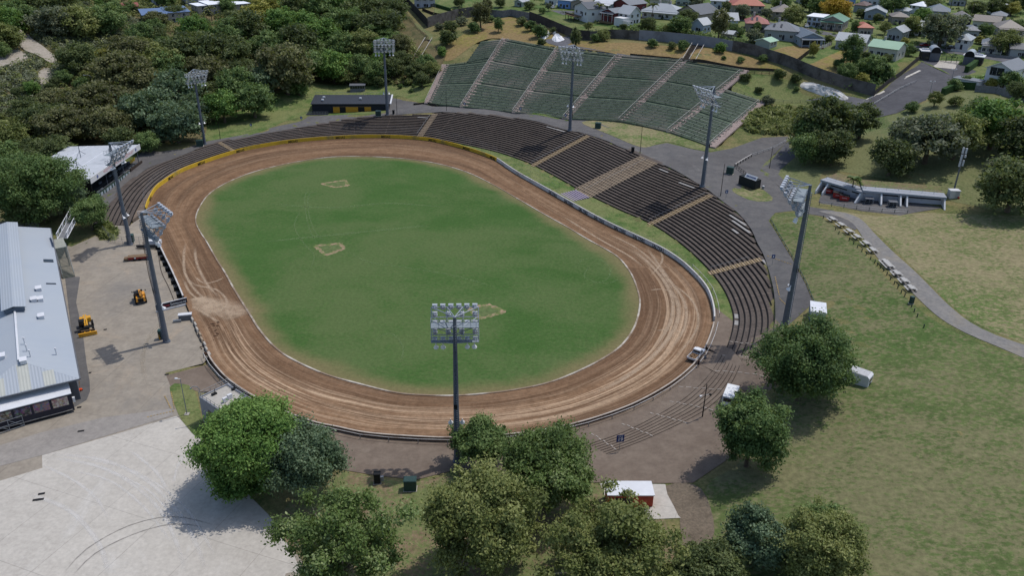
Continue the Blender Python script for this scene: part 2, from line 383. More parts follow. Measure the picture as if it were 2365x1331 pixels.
m_path = paving('gravel_path', '6d6c6b', '7d7a76', '8a8170', .15, 1.3, .5)
m_sand = paving('pale_sandy_ground', '8f877d', 'a0988d', '6b6a55', .2, 1.5, .7)
m_bark = paving('bark_mulch', '5f564a', '75695b', '484036', .4, 2.2, .6)
m_white = mat('white_line_paint', 'b9b5ad', .8, .2, var=.2, scale=1.5, c2='8b8378', cs=.5, kind='world')
m_yel = mat('yellow_line_paint', 'a08650', .8, .2, var=.2, c2='7b6d55', cs=.8, kind='world')
# track
def track_mat():
    n = NT('clay_track'); uv = n.coords('uv'); v = n.coords('world')
    s1 = n.noise(n.coords('uv', (.016, 17, 1)), 1.0, 7, .72, .9); s2 = n.noise(n.coords('uv', (.05, 42, 1)), 1.0, 5, .75, .8)
    big = n.noise(n.coords('uv', (.012, 3, 1)), 1.0, 4, .6, .5); fin = n.noise(v, 1.1, 4, .75); clod = n.noise(v, .35, 5, .7)
    sx = n.n('ShaderNodeSeparateXYZ'); n.l(uv, sx.inputs[0]); vv = sx.outputs[1]
    col = n.mix(n.ramp(clod, .3, .7), lin('6b523d'), lin('7f654e'))
    col = n.mix(n.ramp(big, .4, .6, 0, .85), col, lin('594433'))
    band = n.ramp(n.math('ABSOLUTE', n.math('SUBTRACT', vv, .55)), .05, .42, 1, .12)
    near = n.attr('dusty')
    f = n.math('MULTIPLY', n.ramp(n.math('ADD', n.math('MULTIPLY', s1, .65), n.math('MULTIPLY', s2, .35)), .46, .6), n.math('MULTIPLY', band, near))
    col = n.mix(f, col, lin('b59d83'))
    col = n.mix(n.math('MULTIPLY', n.ramp(s2, .5, .7, 0, .5), near), col, lin('8e725d'))
    col = n.mix(1.0, col, n.ramp(fin, .3, .7, .78, 1.2, 'LINEAR'), 'MULTIPLY')
    n.bump(n.math('ADD', fin, s2), .55, .12)
    return n.out(col, .95, .12)
m_track = track_mat()
def mark_mat(name, c, alpha=.6):
    n = NT(name); sx = n.n('ShaderNodeSeparateXYZ'); n.l(n.coords('uv'), sx.inputs[0])
    a = n.ramp(n.math('ABSOLUTE', n.math('SUBTRACT', sx.outputs[1], .5)), .1, .5, alpha, 0)
    ns = n.noise(n.coords('world'), .5, 5, .75); a = n.math('MULTIPLY', a, n.ramp(ns, .3, .6, .4, 1))
    e = n.ramp(n.math('ABSOLUTE', n.math('SUBTRACT', sx.outputs[0], .5)), .3, .5, 1, 0); a = n.math('MULTIPLY', a, e)
    n.l(a, n.b.inputs['Alpha']); return n.out(lin(c), .95, .1)
m_dust = mark_mat('dust_mark', 'b7a28b', .6); m_chalk = mark_mat('pale_tyre_mark', 'd0cdc9', .6); m_rub = mark_mat('dark_tyre_mark', '6d6a68', .5)
m_yardm = mark_mat('yard_dust_mark', 'aaa091', .4)
m_turfm = mark_mat('pale_turf_mark', '6b8055', .5)
def trackz(xy):
    d = xy - CEN; a = np.arctan2(d[:, 1], d[:, 0]) % (2 * math.pi); r = np.hypot(d[:, 0], d[:, 1]); t = np.linspace(0, 2 * math.pi, NA, endpoint=False)
    k = np.interp(a, t, np.hypot(*(ki - CEN).T), period=2 * math.pi); w_ = np.interp(a, t, np.hypot(*(wi - CEN).T), period=2 * math.pi); f = (r - k) / (w_ - k)
    return np.where((f > 0) & (f < 1), .01 + .55 * np.clip((f - .35) / .65, 0, 1) ** 1.5, 0)
def ribbon(name, pts, width, m, off=.012, label=None, world=False):
    q = np.array(pts, float) if world else Gs(pts)
    q = catmull(q[:, :2], False, 1.5); L = len(q); t = np.gradient(q, axis=0); t /= np.linalg.norm(t, axis=1)[:, None]; nr = np.c_[-t[:, 1], t[:, 0]]
    a = q + nr * width / 2; b = q - nr * width / 2; za = np.where(inside(WALL, a), trackz(a), terr(a)) + off; zb = np.where(inside(WALL, b), trackz(b), terr(b)) + off
    o = MB(); o.add([(*a[i], za[i]) for i in range(L)] + [(*b[i], zb[i]) for i in range(L)], [(L + i, L + i + 1, i + 1, i) for i in range(L - 1)])
    ob = o.build(name, m); uvl = ob.data.uv_layers.new(name='UVMap'); vi = np.empty(len(ob.data.loops), np.int32); ob.data.loops.foreach_get('vertex_index', vi)
    uv = np.c_[(vi % L) / (L - 1), (vi >= L).astype(float)]; uvl.data.foreach_set('uv', uv.astype(np.float32).ravel())
    for p in ob.data.polygons:
        if p.normal.z < 0: p.flip()
    return tag(ob, label, None, None, 'structure')
# ================================================================== the ground as one sheet
def axis(a, b, h, far, grow=1.25):
    c = list(np.arange(a, b + h, h)); s = h; x = c[-1]
    while x < far: s *= grow; x += s; c.append(x)
    s = h; x = c[0]; lo = []
    while x > -far: s *= grow; x -= s; lo.append(x)
    return np.array(lo[::-1] + c)
gx, gy = axis(-300, 330, 2.6, 3200), axis(20, 640, 2.6, 3200)
XX, YY = np.meshgrid(gx, gy); xy = np.c_[XX.ravel(), YY.ravel()]; zz = terr(xy)
WALL_OUT = band(np.vstack([WALL, WALL[:1]]), 0)[:len(WALL)]
_in = inside(WALL, xy); _near = (~_in) & (dist_poly(np.vstack([WALL, WALL[:1]])[::2], xy) < 3.6)
zz[_in] = -.35; zz[_near] = np.minimum(zz[_near], 0) - .35
TERPOLY = np.vstack([FRONT, BACK[::-1, :2]])
_t = inside(TERPOLY, xy); zz[_t] -= .9
_bp = Gs([(980,243),(1070,252),(1190,265),(1306,279),(1434,285),(1547,310),(1642,344),(1768,236),(1722,163),(1580,140),(1432,128),(1291,114),(1168,90),(1108,93),(1074,146),(1026,150)]); BANKPOLY = _bp[:, :2]
_t = inside(BANKPOLY, xy); zz[_t] -= 1.3
nx, ny = len(gx), len(gy); idx = np.arange(nx * ny).reshape(ny, nx)
o = MB(); o.v = [tuple(v) for v in np.c_[xy, zz]]
o.f = [tuple(q) for q in np.stack([idx[:-1, :-1], idx[:-1, 1:], idx[1:, 1:], idx[1:, :-1]], -1).reshape(-1, 4).tolist()]; o.m = [0] * len(o.f)
ob = o.build('ground', m_ground, smooth=True, label='rough grass ground and hillsides around the speedway', kind='structure')
# ------------------------------------------------------------------ infield and track
def kd(V): return np.clip(1.0 - dist_poly(np.vstack([KERB, KERB[:1]])[::3], V) / 12.0, 0, 1)
sheet('infield', KERB, m_infield, .03, 2.5, flat=0.0, attr=kd, label='mown green oval turf infield with worn edges')
CEN = P(960, 610)[:2]
def by_angle(poly, n=720):
    d = poly - CEN; a = np.unwrap(np.arctan2(d[:, 1], d[:, 0]))
    if a[-1] < a[0]: poly, a, d = poly[::-1], a[::-1], d[::-1]
    r = np.hypot(d[:, 0], d[:, 1]); t = np.linspace(0, 2 * math.pi, n, endpoint=False)
    aa = np.concatenate([a - 2 * math.pi, a, a + 2 * math.pi]); rr = np.concatenate([r, r, r])
    k = np.argsort(aa); rr = np.interp(t, aa[k], rr[k]); return CEN + np.c_[np.cos(t), np.sin(t)] * rr[:, None]
NA = 720; ki, wi = by_angle(KERB, NA), by_angle(WALL, NA); NB = 14
o = MB(); vs = []; uvs = []; dus = []
mid = .5 * (ki + wi); arc = np.concatenate([[0], np.cumsum(np.linalg.norm(np.diff(np.vstack([mid, mid[:1]]), axis=0), axis=1))])
for i in range(NA + 1):
    j = i % NA; ang = math.degrees(math.atan2(*(mid[j] - CEN)[::-1]))
    px, py = proj((*mid[j], 0)); dn = min(1, max(.25, (py - 500) / 240)) * (1 if px > 520 else .6)
    for b in range(NB + 1):
        t = b / NB; q = ki[j] * (1 - t) + wi[j] * t; z = .0 + .55 * max(0, (t - .35) / .65) ** 1.5
        vs.append((q[0], q[1], z + .01)); uvs.append((arc[i], t)); dus.append(dn)
fs = []
for i in range(NA):
    for b in range(NB):
        a = i * (NB + 1) + b; fs.append((a, a + NB + 1, a + NB + 2, a + 1))
o.add(vs, fs); tr = o.build('dirt_track', m_track, smooth=True, label='brown clay speedway oval with pale tyre lines', kind='structure')
for p in tr.data.polygons:
    if p.normal.z < 0: p.flip()
uvl = tr.data.uv_layers.new(name='UVMap'); vi = np.empty(len(tr.data.loops), np.int32); tr.data.loops.foreach_get('vertex_index', vi)
uvl.data.foreach_set('uv', np.array(uvs, np.float32)[vi].ravel())
at = tr.data.attributes.new('dusty', 'FLOAT', 'POINT'); at.data.foreach_set('value', np.array(dus, np.float32))
# white kerb round the infield
m_kerb = mat('kerb_white', 'a9a297', .8, .25, var=.2, scale=.5, c2='7d6c5b', cs=.12, ca=.4, cb=.6, kind='world')
kk = by_angle(KERB, 360); c = np.mean(kk, 0)
o = MB(); vs = []
for q in kk:
    d = (q - CEN) / np.linalg.norm(q - CEN)
    for off, z in ((-.2, .02), (-.2, .15), (.2, .15), (.2, .0)): vs.append((q[0] + d[0] * off, q[1] + d[1] * off, z))
fs = []
for i in range(360):
    a, b = i * 4, ((i + 1) % 360) * 4
    for k in range(3): fs.append((a + k, b + k, b + k + 1, a + k + 1))
o.add(vs, fs).build('kerb', m_kerb, label='low white concrete kerb ringing the green infield', kind='structure')
# ------------------------------------------------------------------ sheets outside the track
def wpx(pts, step=2.0, closed=True): return catmull(Gs(pts)[:, :2], closed, step) if closed else Gs(pts)[:, :2]
def nearest(line, p): return int(np.argmin(np.hypot(*(np.asarray(line)[:, :2] - np.asarray(p)[:2]).T)))
def wall_run(a, b, off=0.0):
    """the part of the track wall line between two photo places, pushed outwards"""
    i, j = nearest(WALL, P(*a)), nearest(WALL, P(*b)); n = len(WALL)
    ks = [(i + k) % n for k in range(((j - i) % n) + 1)]; q = WALL[ks]
    t = np.gradient(q, axis=0); t /= np.linalg.norm(t, axis=1)[:, None]; nr = np.c_[-t[:, 1], t[:, 0]]
    d = q - CEN; sg = np.sign((nr * d).sum(1)).mean()
    return q + nr * (1 if sg > 0 else -1) * off
# yard (left), pale apron (bottom left)
yard = np.vstack([wall_run((483,825), (352,525), .15)[::1], Gs([(330,500),(300,520),(262,520),(215,548),(165,570),(60,545),(-120,560),(-260,800),(-330,1300),(-100,1400),(690,1400),(700,1300),(660,1240),(560,1130),(462,1010),(448,955),(402,905),(382,862),(470,840)])[:, :2]])
sheet('pit_yard', yard, m_yard, .02, 4.0, label='stained concrete pit yard inside the track gate')
apron = Gs([(-160,1130),(0,1112),(98,1082),(97,1053),(240,1012),(408,962),(440,992),(462,1010),(500,1060),(560,1130),(620,1190),(652,1237),(672,1270),(700,1330),(720,1420),(-300,1420)])[:, :2]
sheet('concrete_apron', apron, m_apron, .035, 4.0, label='pale concrete apron with curved tyre tracks')
sheet('pavement', Gs([(-80,1095),(0,1078),(97,1053),(400,960),(395,945),(240,965),(95,1000),(0,1030),(-120,1060)])[:, :2], m_strip, .05, 4.0, label='grey drive strip crossing in front of the pit building')
sheet('pavement', Gs([(185,640),(165,640),(150,640),(165,770),(180,870),(170,935),(0,990),(-40,1010),(-40,1030),(0,1000),(100,968),(175,940),(200,925),(208,905),(207,880),(200,840),(190,760),(176,700)])[:, :2], m_conc, .04, 4.0, label='dark footpath strip along the pit building wall')
# walkway and grass between wall and first row, concourse behind
fr = lambda a, b: FRONT[nearest(FRONT, P(*a, Z0)):nearest(FRONT, P(*b, Z0)) + 1]
def verge(name, a, b, fa, fb, m, label, zo=.02):
    w_ = wall_run(a, b, .2); f_ = fr(fa, fb)
    n = 120
    def rs(q):
        s = np.concatenate([[0], np.cumsum(np.linalg.norm(np.diff(q, axis=0), axis=1))]); t = np.linspace(0, s[-1], n); return np.c_[np.interp(t, s, q[:, 0]), np.interp(t, s, q[:, 1])]
    A, B = rs(w_), rs(f_); o = MB(); vs = []
    for i in range(n):
        for k in range(4):
            t = k / 3; q = A[i] * (1 - t) + (B[i]) * t; vs.append((q[0], q[1], 1.0 * (1 - t) + (Z0 - RISE + .02) * t + zo))
    fs = [(i * 4 + k, i * 4 + 4 + k, i * 4 + 5 + k, i * 4 + 1 + k) for i in range(n - 1) for k in range(3)]
    for i_ in (0, n - 1):
        e4 = [vs[i_ * 4 + k] for k in range(4)]; o.add(e4 + [(x, y, -1.0) for x, y, z in e4], [(k, k + 1, k + 5, k + 4) for k in range(3)])
    o.v = list(vs) + o.v if False else o.v
    ob = o.add(vs, fs).build(name, m)
    for p in ob.data.polygons:
        if p.normal.z < -.01: p.flip()
    return tag(ob, label, None, None, 'structure')
verge('path', (340,492), (1034,338), (306,505), (1034,325), m_asph2, 'narrow concrete walk between the yellow wall and the front terrace row')
verge('verge', (1034,338), (1644,716), (1034,325), (1694,738), m_lawng, 'strip of green grass between the grey wall and the black terraces')
verge('path', (1644,716), (1627,810), (1694,738), (1668,821), m_asph2, 'worn walk behind the wall at the end of the terraces')
bk = BACK[:, :2]
def bpart(a, b):
    i = int(np.argmin([math.hypot(*(np.array(proj(q)) - a)) for q in BACK])); j = int(np.argmin([math.hypot(*(np.array(proj(q)) - b)) for q in BACK])); return bk[i:j + 1]
conc = np.vstack([bpart((225,505), (1790,740)), Gs([(1812,760),(1840,735),(1878,700),(1862,660),(1830,600),(1800,550),(1775,510),(1790,492),(1850,485),(1810,445),(1770,400),(1755,395),(1770,375),(1815,330),(1820,315),(1760,318),(1690,343),(1640,352),(1600,345),(1540,330),(1490,340),(1420,300),(1380,283),(1315,270),(1190,258),(1085,247),(1000,246),(960,236),(900,225),(890,262),(715,268),(640,292),(560,312),(480,326),(420,345),(330,350),(200,440),(150,500)])[:, :2]])
sheet('concourse', conc, m_conc, .05, 4.0, label='dark asphalt concourse curving behind the terraces')
asph = np.vstack([wall_run((1627,810), (483,825), .15), Gs([(520,905),(700,1000),(780,1085),(870,1100),(960,1110),(1040,1090),(1300,1120),(1400,1115),(1490,1118),(1600,1117),(1640,1090),(1700,1050),(1760,960),(1800,880),(1830,800),(1812,760)])[:, :2], bpart((1790,740), (1735,870)), FRONT[-1:][:]])
sheet('pavement', asph, m_asph2, .08, 4.0, label='brown worn asphalt apron with faint terrace lines outside the front wall')
sheet('pavement', np.vstack([wall_run((1641,775), (1606,844), .2)[::-1], Gs([(1668,800),(1690,808),(1735,862),(1768,826),(1790,770),(1815,760),(1832,800),(1800,880),(1720,905),(1670,870)])[:, :2]]), m_asph2, .1, 3.0, label='brown asphalt behind the end of the terraces')
sheet('pavement', Gs([(384,868),(478,843),(500,870),(530,905),(462,906),(440,900),(394,894)])[:, :2], m_asph2, .035, 3.0, label='brown asphalt patch between the yard and the track wall')
sheet('pavement', Gs([(1685,795),(1770,765),(1797,742),(1812,765),(1800,880),(1720,900)])[:, :2], m_asph2, -.42, 2.5, label='sunken brown asphalt at the foot of the last terrace rows')
# road
road = Gs([(1815,330),(1860,300),(1900,272),(1950,250),(1985,238),(2020,222),(2060,190),(2095,165),(2130,135),(2165,142),(2222,150),(2255,165),(2200,205),(2130,235),(2070,262),(2010,275),(1960,290),(1900,310),(1860,340),(1840,360),(1800,395),(1770,385)])[:, :2]
sheet('road', road, m_road, .09, 3.0, label='sloping dark asphalt road up to the entrance gates')
sheet('road', Gs([(1850,485),(1815,447),(1775,408),(1758,390),(1775,375),(1800,395),(1835,430),(1870,478),(1925,487),(1990,520),(1975,532),(1900,500),(1850,492)])[:, :2], m_conc, .07, 3.0, label='asphalt lane past the black container toward the picnic path')
sheet('path', catmull(Gs([(1890,488),(1960,510),(2000,560),(2030,600),(2080,650),(2120,690),(2170,735),(2230,770),(2300,800),(2400,840),(2400,812),(2300,775),(2240,745),(2190,705),(2150,665),(2110,625),(2060,580),(2020,540),(1985,505),(1940,490)])[:, :2], True, 2), m_path, .08, 3.0, label='grey gravel path curving past the picnic tables')
sheet('road', Gs([(1890,468),(1990,488),(2080,498),(2110,492),(2180,480),(2080,462),(1985,455),(1900,440)])[:, :2], m_conc, .06, 3.0, label='asphalt forecourt in front of the white changing room bunker')
# lawns
sheet('lawn', catmull(Gs([(1782,500),(1850,495),(1900,505),(1985,575),(2075,672),(2165,745),(2300,810),(2480,870),(2480,1420),(1560,1420),(1560,1260),(1620,1150),(1650,1105),(1720,1060),(1800,900),(1850,790),(1878,700),(1840,610)])[:, :2], True, 3), m_lawn, .03, 5.0, label='sloping patchy lawn below the picnic path')
sheet('lawn', catmull(Gs([(1935,490),(2030,500),(2150,492),(2370,500),(2480,510),(2480,830),(2350,788),(2250,745),(2190,700),(2110,620),(2020,535)])[:, :2], True, 3), m_lawnd, .03, 5.0, label='dry yellowing sports field beyond the gravel path')
sheet('lawn', catmull(Gs([(1758,392),(1815,330),(1880,335),(1970,295),(2130,240),(2220,205),(2290,220),(2420,250),(2420,480),(2220,470),(2110,430),(1990,405),(1905,395),(1880,450),(1820,440),(1790,415)])[:, :2], True, 3), m_park, .05, 5.0, label='grassy knoll with park trees above the bunker')
sheet('lawn', catmull(Gs([(700,1300),(640,1215),(700,1130),(790,1092),(870,1105),(960,1115),(1050,1100),(1300,1125),(1400,1118),(1500,1125),(1540,1220),(1560,1420),(740,1420)])[:, :2], True, 3), m_dry, .05, 4.0, label='dry trodden grass under the front trees')
sheet('lawn', catmull(Gs([(392,895),(420,888),(450,905),(470,1000),(455,1012),(430,985),(412,958)])[:, :2], True, 2), m_lawng, .06, 3.0, label='small grass wedge beside the grey control block')
sheet('lawn', catmull(Gs([(1690,438),(1742,428),(1785,458),(1770,466),(1730,462)])[:, :2], True, 2), m_lawnd, .09, 3.0, label='small grass island by the black container')
sheet('lawn', catmull(Gs([(1345,282),(1440,285),(1560,307),(1650,335),(1640,350),(1600,344),(1540,328),(1480,340),(1400,308)])[:, :2], True, 2), m_lawnd, .09, 3.0, label='dry grass verge at the foot of the green benches')
sheet('lawn', catmull(Gs([(985,243),(1085,248),(1190,263),(1310,280),(1300,270),(1190,258),(1085,244)])[:, :2], True, 2), m_lawng, .1, 3.0, label='green grass verge at the foot of the green benches')
sheet('lawn', catmull(Gs([(480,290),(545,260),(640,215),(700,195),(830,190),(905,195),(985,180),(1010,200),(988,238),(960,234),(905,222),(880,262),(715,268),(600,305),(500,325),(470,318)])[:, :2], True, 3), m_lawng, .045, 4.0, label='green lawn around the black clubroom')
sheet('lawn', catmull(Gs([(1690,210),(1730,172),(1830,188),(1850,215),(1920,235),(1900,243),(1800,240),(1760,237)])[:, :2], True, 2), m_lawng, .07, 3.0, label='bright green grass pocket beside the bench bank')
sheet('lawn', catmull(Gs([(1060,85),(1170,40),(1270,62),(1330,92),(1410,98),(1480,100),(1690,120),(1800,155),(1800,165),(1720,160),(1575,140),(1430,127),(1290,108),(1165,90),(1110,95),(1040,140),(1020,120)])[:, :2], True, 2), m_golden, .07, 4.0, label='golden dry grass strip below the boundary wall')
sheet('lawn', catmull(Gs([(930,55),(945,45),(985,70),(1000,85),(985,130),(960,170),(930,180),(940,120),(905,100)])[:, :2], True, 2), m_park, .08, 3.0, label='pale grassy gully beside the stair ramp')
sheet('lawn', catmull(Gs([(1880,145),(1985,98),(2005,110),(1960,160),(1950,175),(1860,148)])[:, :2], True, 2), m_golden, .05, 3.0, label='dry back garden with a bare fruit tree')
sheet('lawn', catmull(Gs([(1785,118),(1840,105),(1870,115),(1840,142),(1815,135)])[:, :2], True, 2), m_golden, .06, 3.0, label='yellowing back lawn of the blue house')
sheet('lawn', catmull(Gs([(1240,25),(1285,20),(1320,40),(1285,50)])[:, :2], True, 2), m_lawng, .06, 3.0, label='green back lawn beside the white house on stilts')
sheet('mulch', catmull(Gs([(1537,1124),(1600,1120),(1632,1150),(1650,1230),(1620,1285),(1575,1260),(1570,1200)])[:, :2], True, 2), m_bark, .07, 3.0, label='brown bark mulch beside the kiosk pad')
# the steep bush slope
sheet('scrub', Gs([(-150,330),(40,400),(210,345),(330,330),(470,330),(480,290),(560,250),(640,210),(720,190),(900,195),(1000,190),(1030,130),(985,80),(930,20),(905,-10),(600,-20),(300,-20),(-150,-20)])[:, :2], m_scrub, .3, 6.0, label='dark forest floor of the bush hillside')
sheet('path', catmull(Gs([(40,75),(50,112),(90,132),(122,150),(132,138),(104,113),(78,95),(60,76)])[:, :2], True, 2), m_sand, .7, 2.0, label='pale clearing with boardwalk in the bush')
for pts, lab in (([(-10,128),(40,118),(66,138),(30,156),(-10,154)], 'pale bare patch at the left edge of the scrub'), ([(92,168),(114,160),(120,182),(102,200),(90,190)], 'small pale bare patch below the boardwalk clearing')): sheet('path', catmull(Gs(pts)[:, :2], True, 2), m_sand, .7, 2.0, label=lab)
sheet('lawn', Gs([(1000,-20),(1000,50),(1100,33),(1222,40),(1340,84),(1480,84),(1690,110),(1800,138),(2010,212),(2120,138),(2200,175),(2300,210),(2420,260),(2420,-20)])[:, :2], m_lawng, .035, 4.0, label='patchwork of green gardens between the houses')
# worn square frames on the turf, marks
for a, lab in (([(742,425),(797,416),(804,429),(774,433)], 'worn earth outline of a square at the far end of the infield'), ([(727,568),(786,563),(795,575),(752,590)], 'worn earth outline of a square near the middle of the infield'), ([(1082,712),(1125,704),(1167,720),(1110,737)], 'worn earth outline of a square behind the front mast')):
    q = [P(*p) for p in a]; q.append(q[0]); o = MB(); c = sum(q[:4]) / 4
    for i in range(4):
        A, B = q[i], q[i + 1]; d = (B - A) / np.linalg.norm(B - A); nr = np.array([-d[1], d[0], 0]) * .62
        k = 8; ws = RNG.uniform(.55, 1.25, k + 1)
        for j in range(k):
            p0, p1 = A + (B - A) * j / k, A + (B - A) * (j + 1) / k
            o.add([(*(p0 + nr * ws[j])[:2], .036 + i * .002), (*(p0 - nr * ws[j])[:2], .036 + i * .002), (*(p1 - nr * ws[j + 1])[:2], .036 + i * .002), (*(p1 + nr * ws[j + 1])[:2], .036 + i * .002)], [(0, 1, 2, 3)])
    o.add([(*(c + (x - c) * .95)[:2], .0335) for x in q[:4]], [(0, 1, 2, 3)], 1)
    o.build('turf_square', [mat('worn_square_turf', '55643e', .95, .1, var=.2, scale=1.0, c2='656a48', cs=.6, kind='world'), mat('bare_earth', '8b7963', .95, .1, var=.25, scale=1.2, c2='5d6b3d', cs=.8, ca=.42, cb=.6, kind='world')][::-1], label=lab, kind='structure')
for pts, wd in (([(745,432),(708,445),(705,480),(715,530),(735,565)], .5), ([(760,435),(716,448),(713,490),(730,540),(765,566)], .5), ([(795,575),(850,605),(950,620),(1060,640),(1160,670)], .6), ([(1330,620),(1345,600),(1385,600),(1410,625),(1395,650),(1350,652)], .5), ([(860,790),(900,770),(930,800),(925,840)], .5), ([(620,470),(760,480),(900,470),(1040,480)], 1.2), ([(600,560),(800,540),(1000,520)], 1.5), ([(700,480),(680,520),(700,560),(725,590),(715,620),(690,630)], .5), ([(1365,610),(1350,640),(1400,655),(1440,640)], .5)):
    ribbon('tyre_mark', pts, wd, m_turfm, .045, 'faint pale wheel mark across the turf')
for pts, wd in (([(440,700),(470,690),(500,700),(520,715)], 1.6), ([(430,560),(425,590),(430,640),(470,690),(520,700)], 1.0), ([(450,570),(455,610),(480,660),(510,690)], 1.0), ([(425,650),(440,680),(480,710),(520,740)], .9), ([(437,718),(470,715),(500,722),(525,700),(500,670),(450,660),(430,640)], .9), ([(430,705),(470,725),(510,750)], 1.2), ([(450,640),(470,655),(500,650),(520,640)], .7), ([(425,712),(470,705),(520,712),(560,735)], 9.0), ([(430,655),(460,690),(500,735)], 6.0)):
    ribbon('tyre_mark', pts, wd, m_dust, .045, 'pale dusty wheel mark on the clay by the pit gate')
for pts, wd in (([(1500,640),(1530,600),(1500,560),(1440,555)], .8), ([(1520,640),(1560,690),(1565,740),(1530,800),(1450,870),(1350,920)], 1.6), ([(1490,570),(1540,640),(1580,700),(1580,760),(1540,820)], 1.2), ([(1500,672),(1530,668),(1555,678)], .8), ([(1515,765),(1550,762),(1580,775)], .8), ([(1450,570),(1500,610),(1545,670),(1550,740),(1500,820)], 1.3), ([(1300,500),(1380,550),(1450,590),(1490,620)], 1.1), ([(1545,650),(1600,700),(1610,760),(1560,830)], .8), ([(1400,540),(1470,575),(1520,620),(1560,680)], .9)):
    ribbon('tyre_mark', pts, wd, m_dust, .04, 'pale dusty racing line on the turn nearest the terraces')
for pts, wd in (([(97,1048),(230,1062),(330,1105),(400,1170),(450,1250),(480,1335)], 1.0), ([(97,1056),(215,1075),(300,1115),(370,1180),(410,1260),(430,1335)], .9), ([(97,1075),(170,1110),(225,1155),(250,1200)], .7), ([(210,1070),(280,1100),(350,1140),(420,1220)], .6), ([(150,1085),(250,1110),(330,1170),(400,1260)], .6)):
    ribbon('tyre_mark', pts, wd, m_chalk, .05, 'pale curved tyre track on the concrete apron')
for pts, wd in (([(300,1040),(360,1090),(390,1140)], .8), ([(480,1015),(420,1060),(400,1120)], .7), ([(60,1140),(160,1180),(230,1260),(250,1335)], 1.0), ([(180,1060),(300,1085),(420,1165),(500,1290)], .6)):
    ribbon('tyre_mark', pts, wd, m_chalk, .05, 'pale curved tyre track on the concrete apron')
for pts, wd in (([(140,1335),(200,1270),(300,1215),(400,1195),(500,1215)], .35), ([(165,1335),(220,1280),(310,1235),(400,1212),(480,1220)], .35)):
    ribbon('tyre_mark', pts, wd, m_rub, .055, 'dark curved skid line on the concrete apron')
for pts, wd in (([(440,712),(400,725),(350,770),(330,830),(340,900)], 1.2), ([(430,705),(380,745),(335,800),(330,870)], 1.0)):
    ribbon('tyre_mark', pts, wd, m_yardm, .06, 'dusty wheel track leading out of the track gate')
# ================================================================== terraces
m_tread = paving('terrace_concrete', '4b4440', '5b534d', '3a3431', .3, 1.6, .7, None, (1, 1, 1), 0, '6a615a')
m_riser = mat('shaded_black_riser', '0d0c0e', .8, .2, var=.3, kind='world')  # near-black: the risers' own shade is put into this dark colour
m_step = mat('pale_step_concrete', '8e7f6d', .85, .2, var=.15, c2='6e6053', cs=.6, kind='world')
m_nose = mat('faded_yellow_nosing', '978565', .8, .2, var=.2, c2='8f7c60', cs=1.2, ca=.4, cb=.6, kind='world')
m_gal = mat('galvanised_steel', '7d8288', .5, .4, .4, var=.12, kind='object')
m_pale = mat('bare_patch_concrete', '8f8d8b', .9, .2, var=.15, kind='world')
ft = np.gradient(FRONT, axis=0); ft /= np.linalg.norm(ft, axis=1)[:, None]
fn = np.c_[-ft[:, 1], ft[:, 0]]
_w9 = 25; fnp = np.vstack([np.repeat(fn[:1], _w9, 0), fn, np.repeat(fn[-1:], _w9, 0)])
fn = np.stack([np.convolve(fnp[:, i], np.ones(2 * _w9 + 1) / (2 * _w9 + 1), 'valid') for i in (0, 1)], 1); fn /= np.linalg.norm(fn, axis=1)[:, None]
if ((FRONT - CEN) * fn).sum() < 0: fn = -fn
def hit(o_, d_):
    A, B = BACK[:-1, :2], BACK[1:, :2]; e = B - A; den = d_[0] * e[:, 1] - d_[1] * e[:, 0]
    w_ = A - o_; t = (w_[:, 0] * e[:, 1] - w_[:, 1] * e[:, 0]) / den; s = (w_[:, 0] * d_[1] - w_[:, 1] * d_[0]) / den
    k = (s >= -.02) & (s <= 1.02) & (t > 0); return t[k].min() if k.any() else 0.0
FD = np.array([hit(FRONT[i], fn[i]) for i in range(len(FRONT))])
i0 = np.argmax(FD > 0); FD[:i0] = FD[i0]
for i in range(1, len(FD)):
    if FD[i] == 0: FD[i] = FD[i - 1]
NF = len(FRONT); FROWS = np.round(FD / TREAD)
_e = np.arange(NF); _tp = np.clip(.7 + .3 * (NF - 1 - _e) / 40.0, .7, 1.0)
_fp = np.array([proj((q[0], q[1], Z0))[0] for q in FRONT]); FRISE = RISE * _tp * np.clip(.55 + (_fp - 480) / 500 * .45, .55, 1.0); FZ = 1.0 + (Z0 - 1.0) * _tp
def fpt(i, d, z): q = FRONT[i] + fn[i] * d; return (q[0], q[1], z)
def fidx(a, b): return nearest(FRONT, P(a, b, Z0))
cuts = [0, fidx(536, 346), fidx(970, 314), fidx(1233, 381), fidx(1348, 443), fidx(1504, 516), fidx(1644, 628), NF - 1]
secn = ['low curved terrace beside the white roofed stand', 'shallow terrace in front of the black clubroom', 'black stepped terrace below the leftmost green benches', 'black stepped terrace holding the mast shadow, left of the wide pale stair', 'broad black terrace right of the wide pale stair', 'black terrace left of the yellow edged stair', 'curved terrace end with thin black steps by the shady tree']
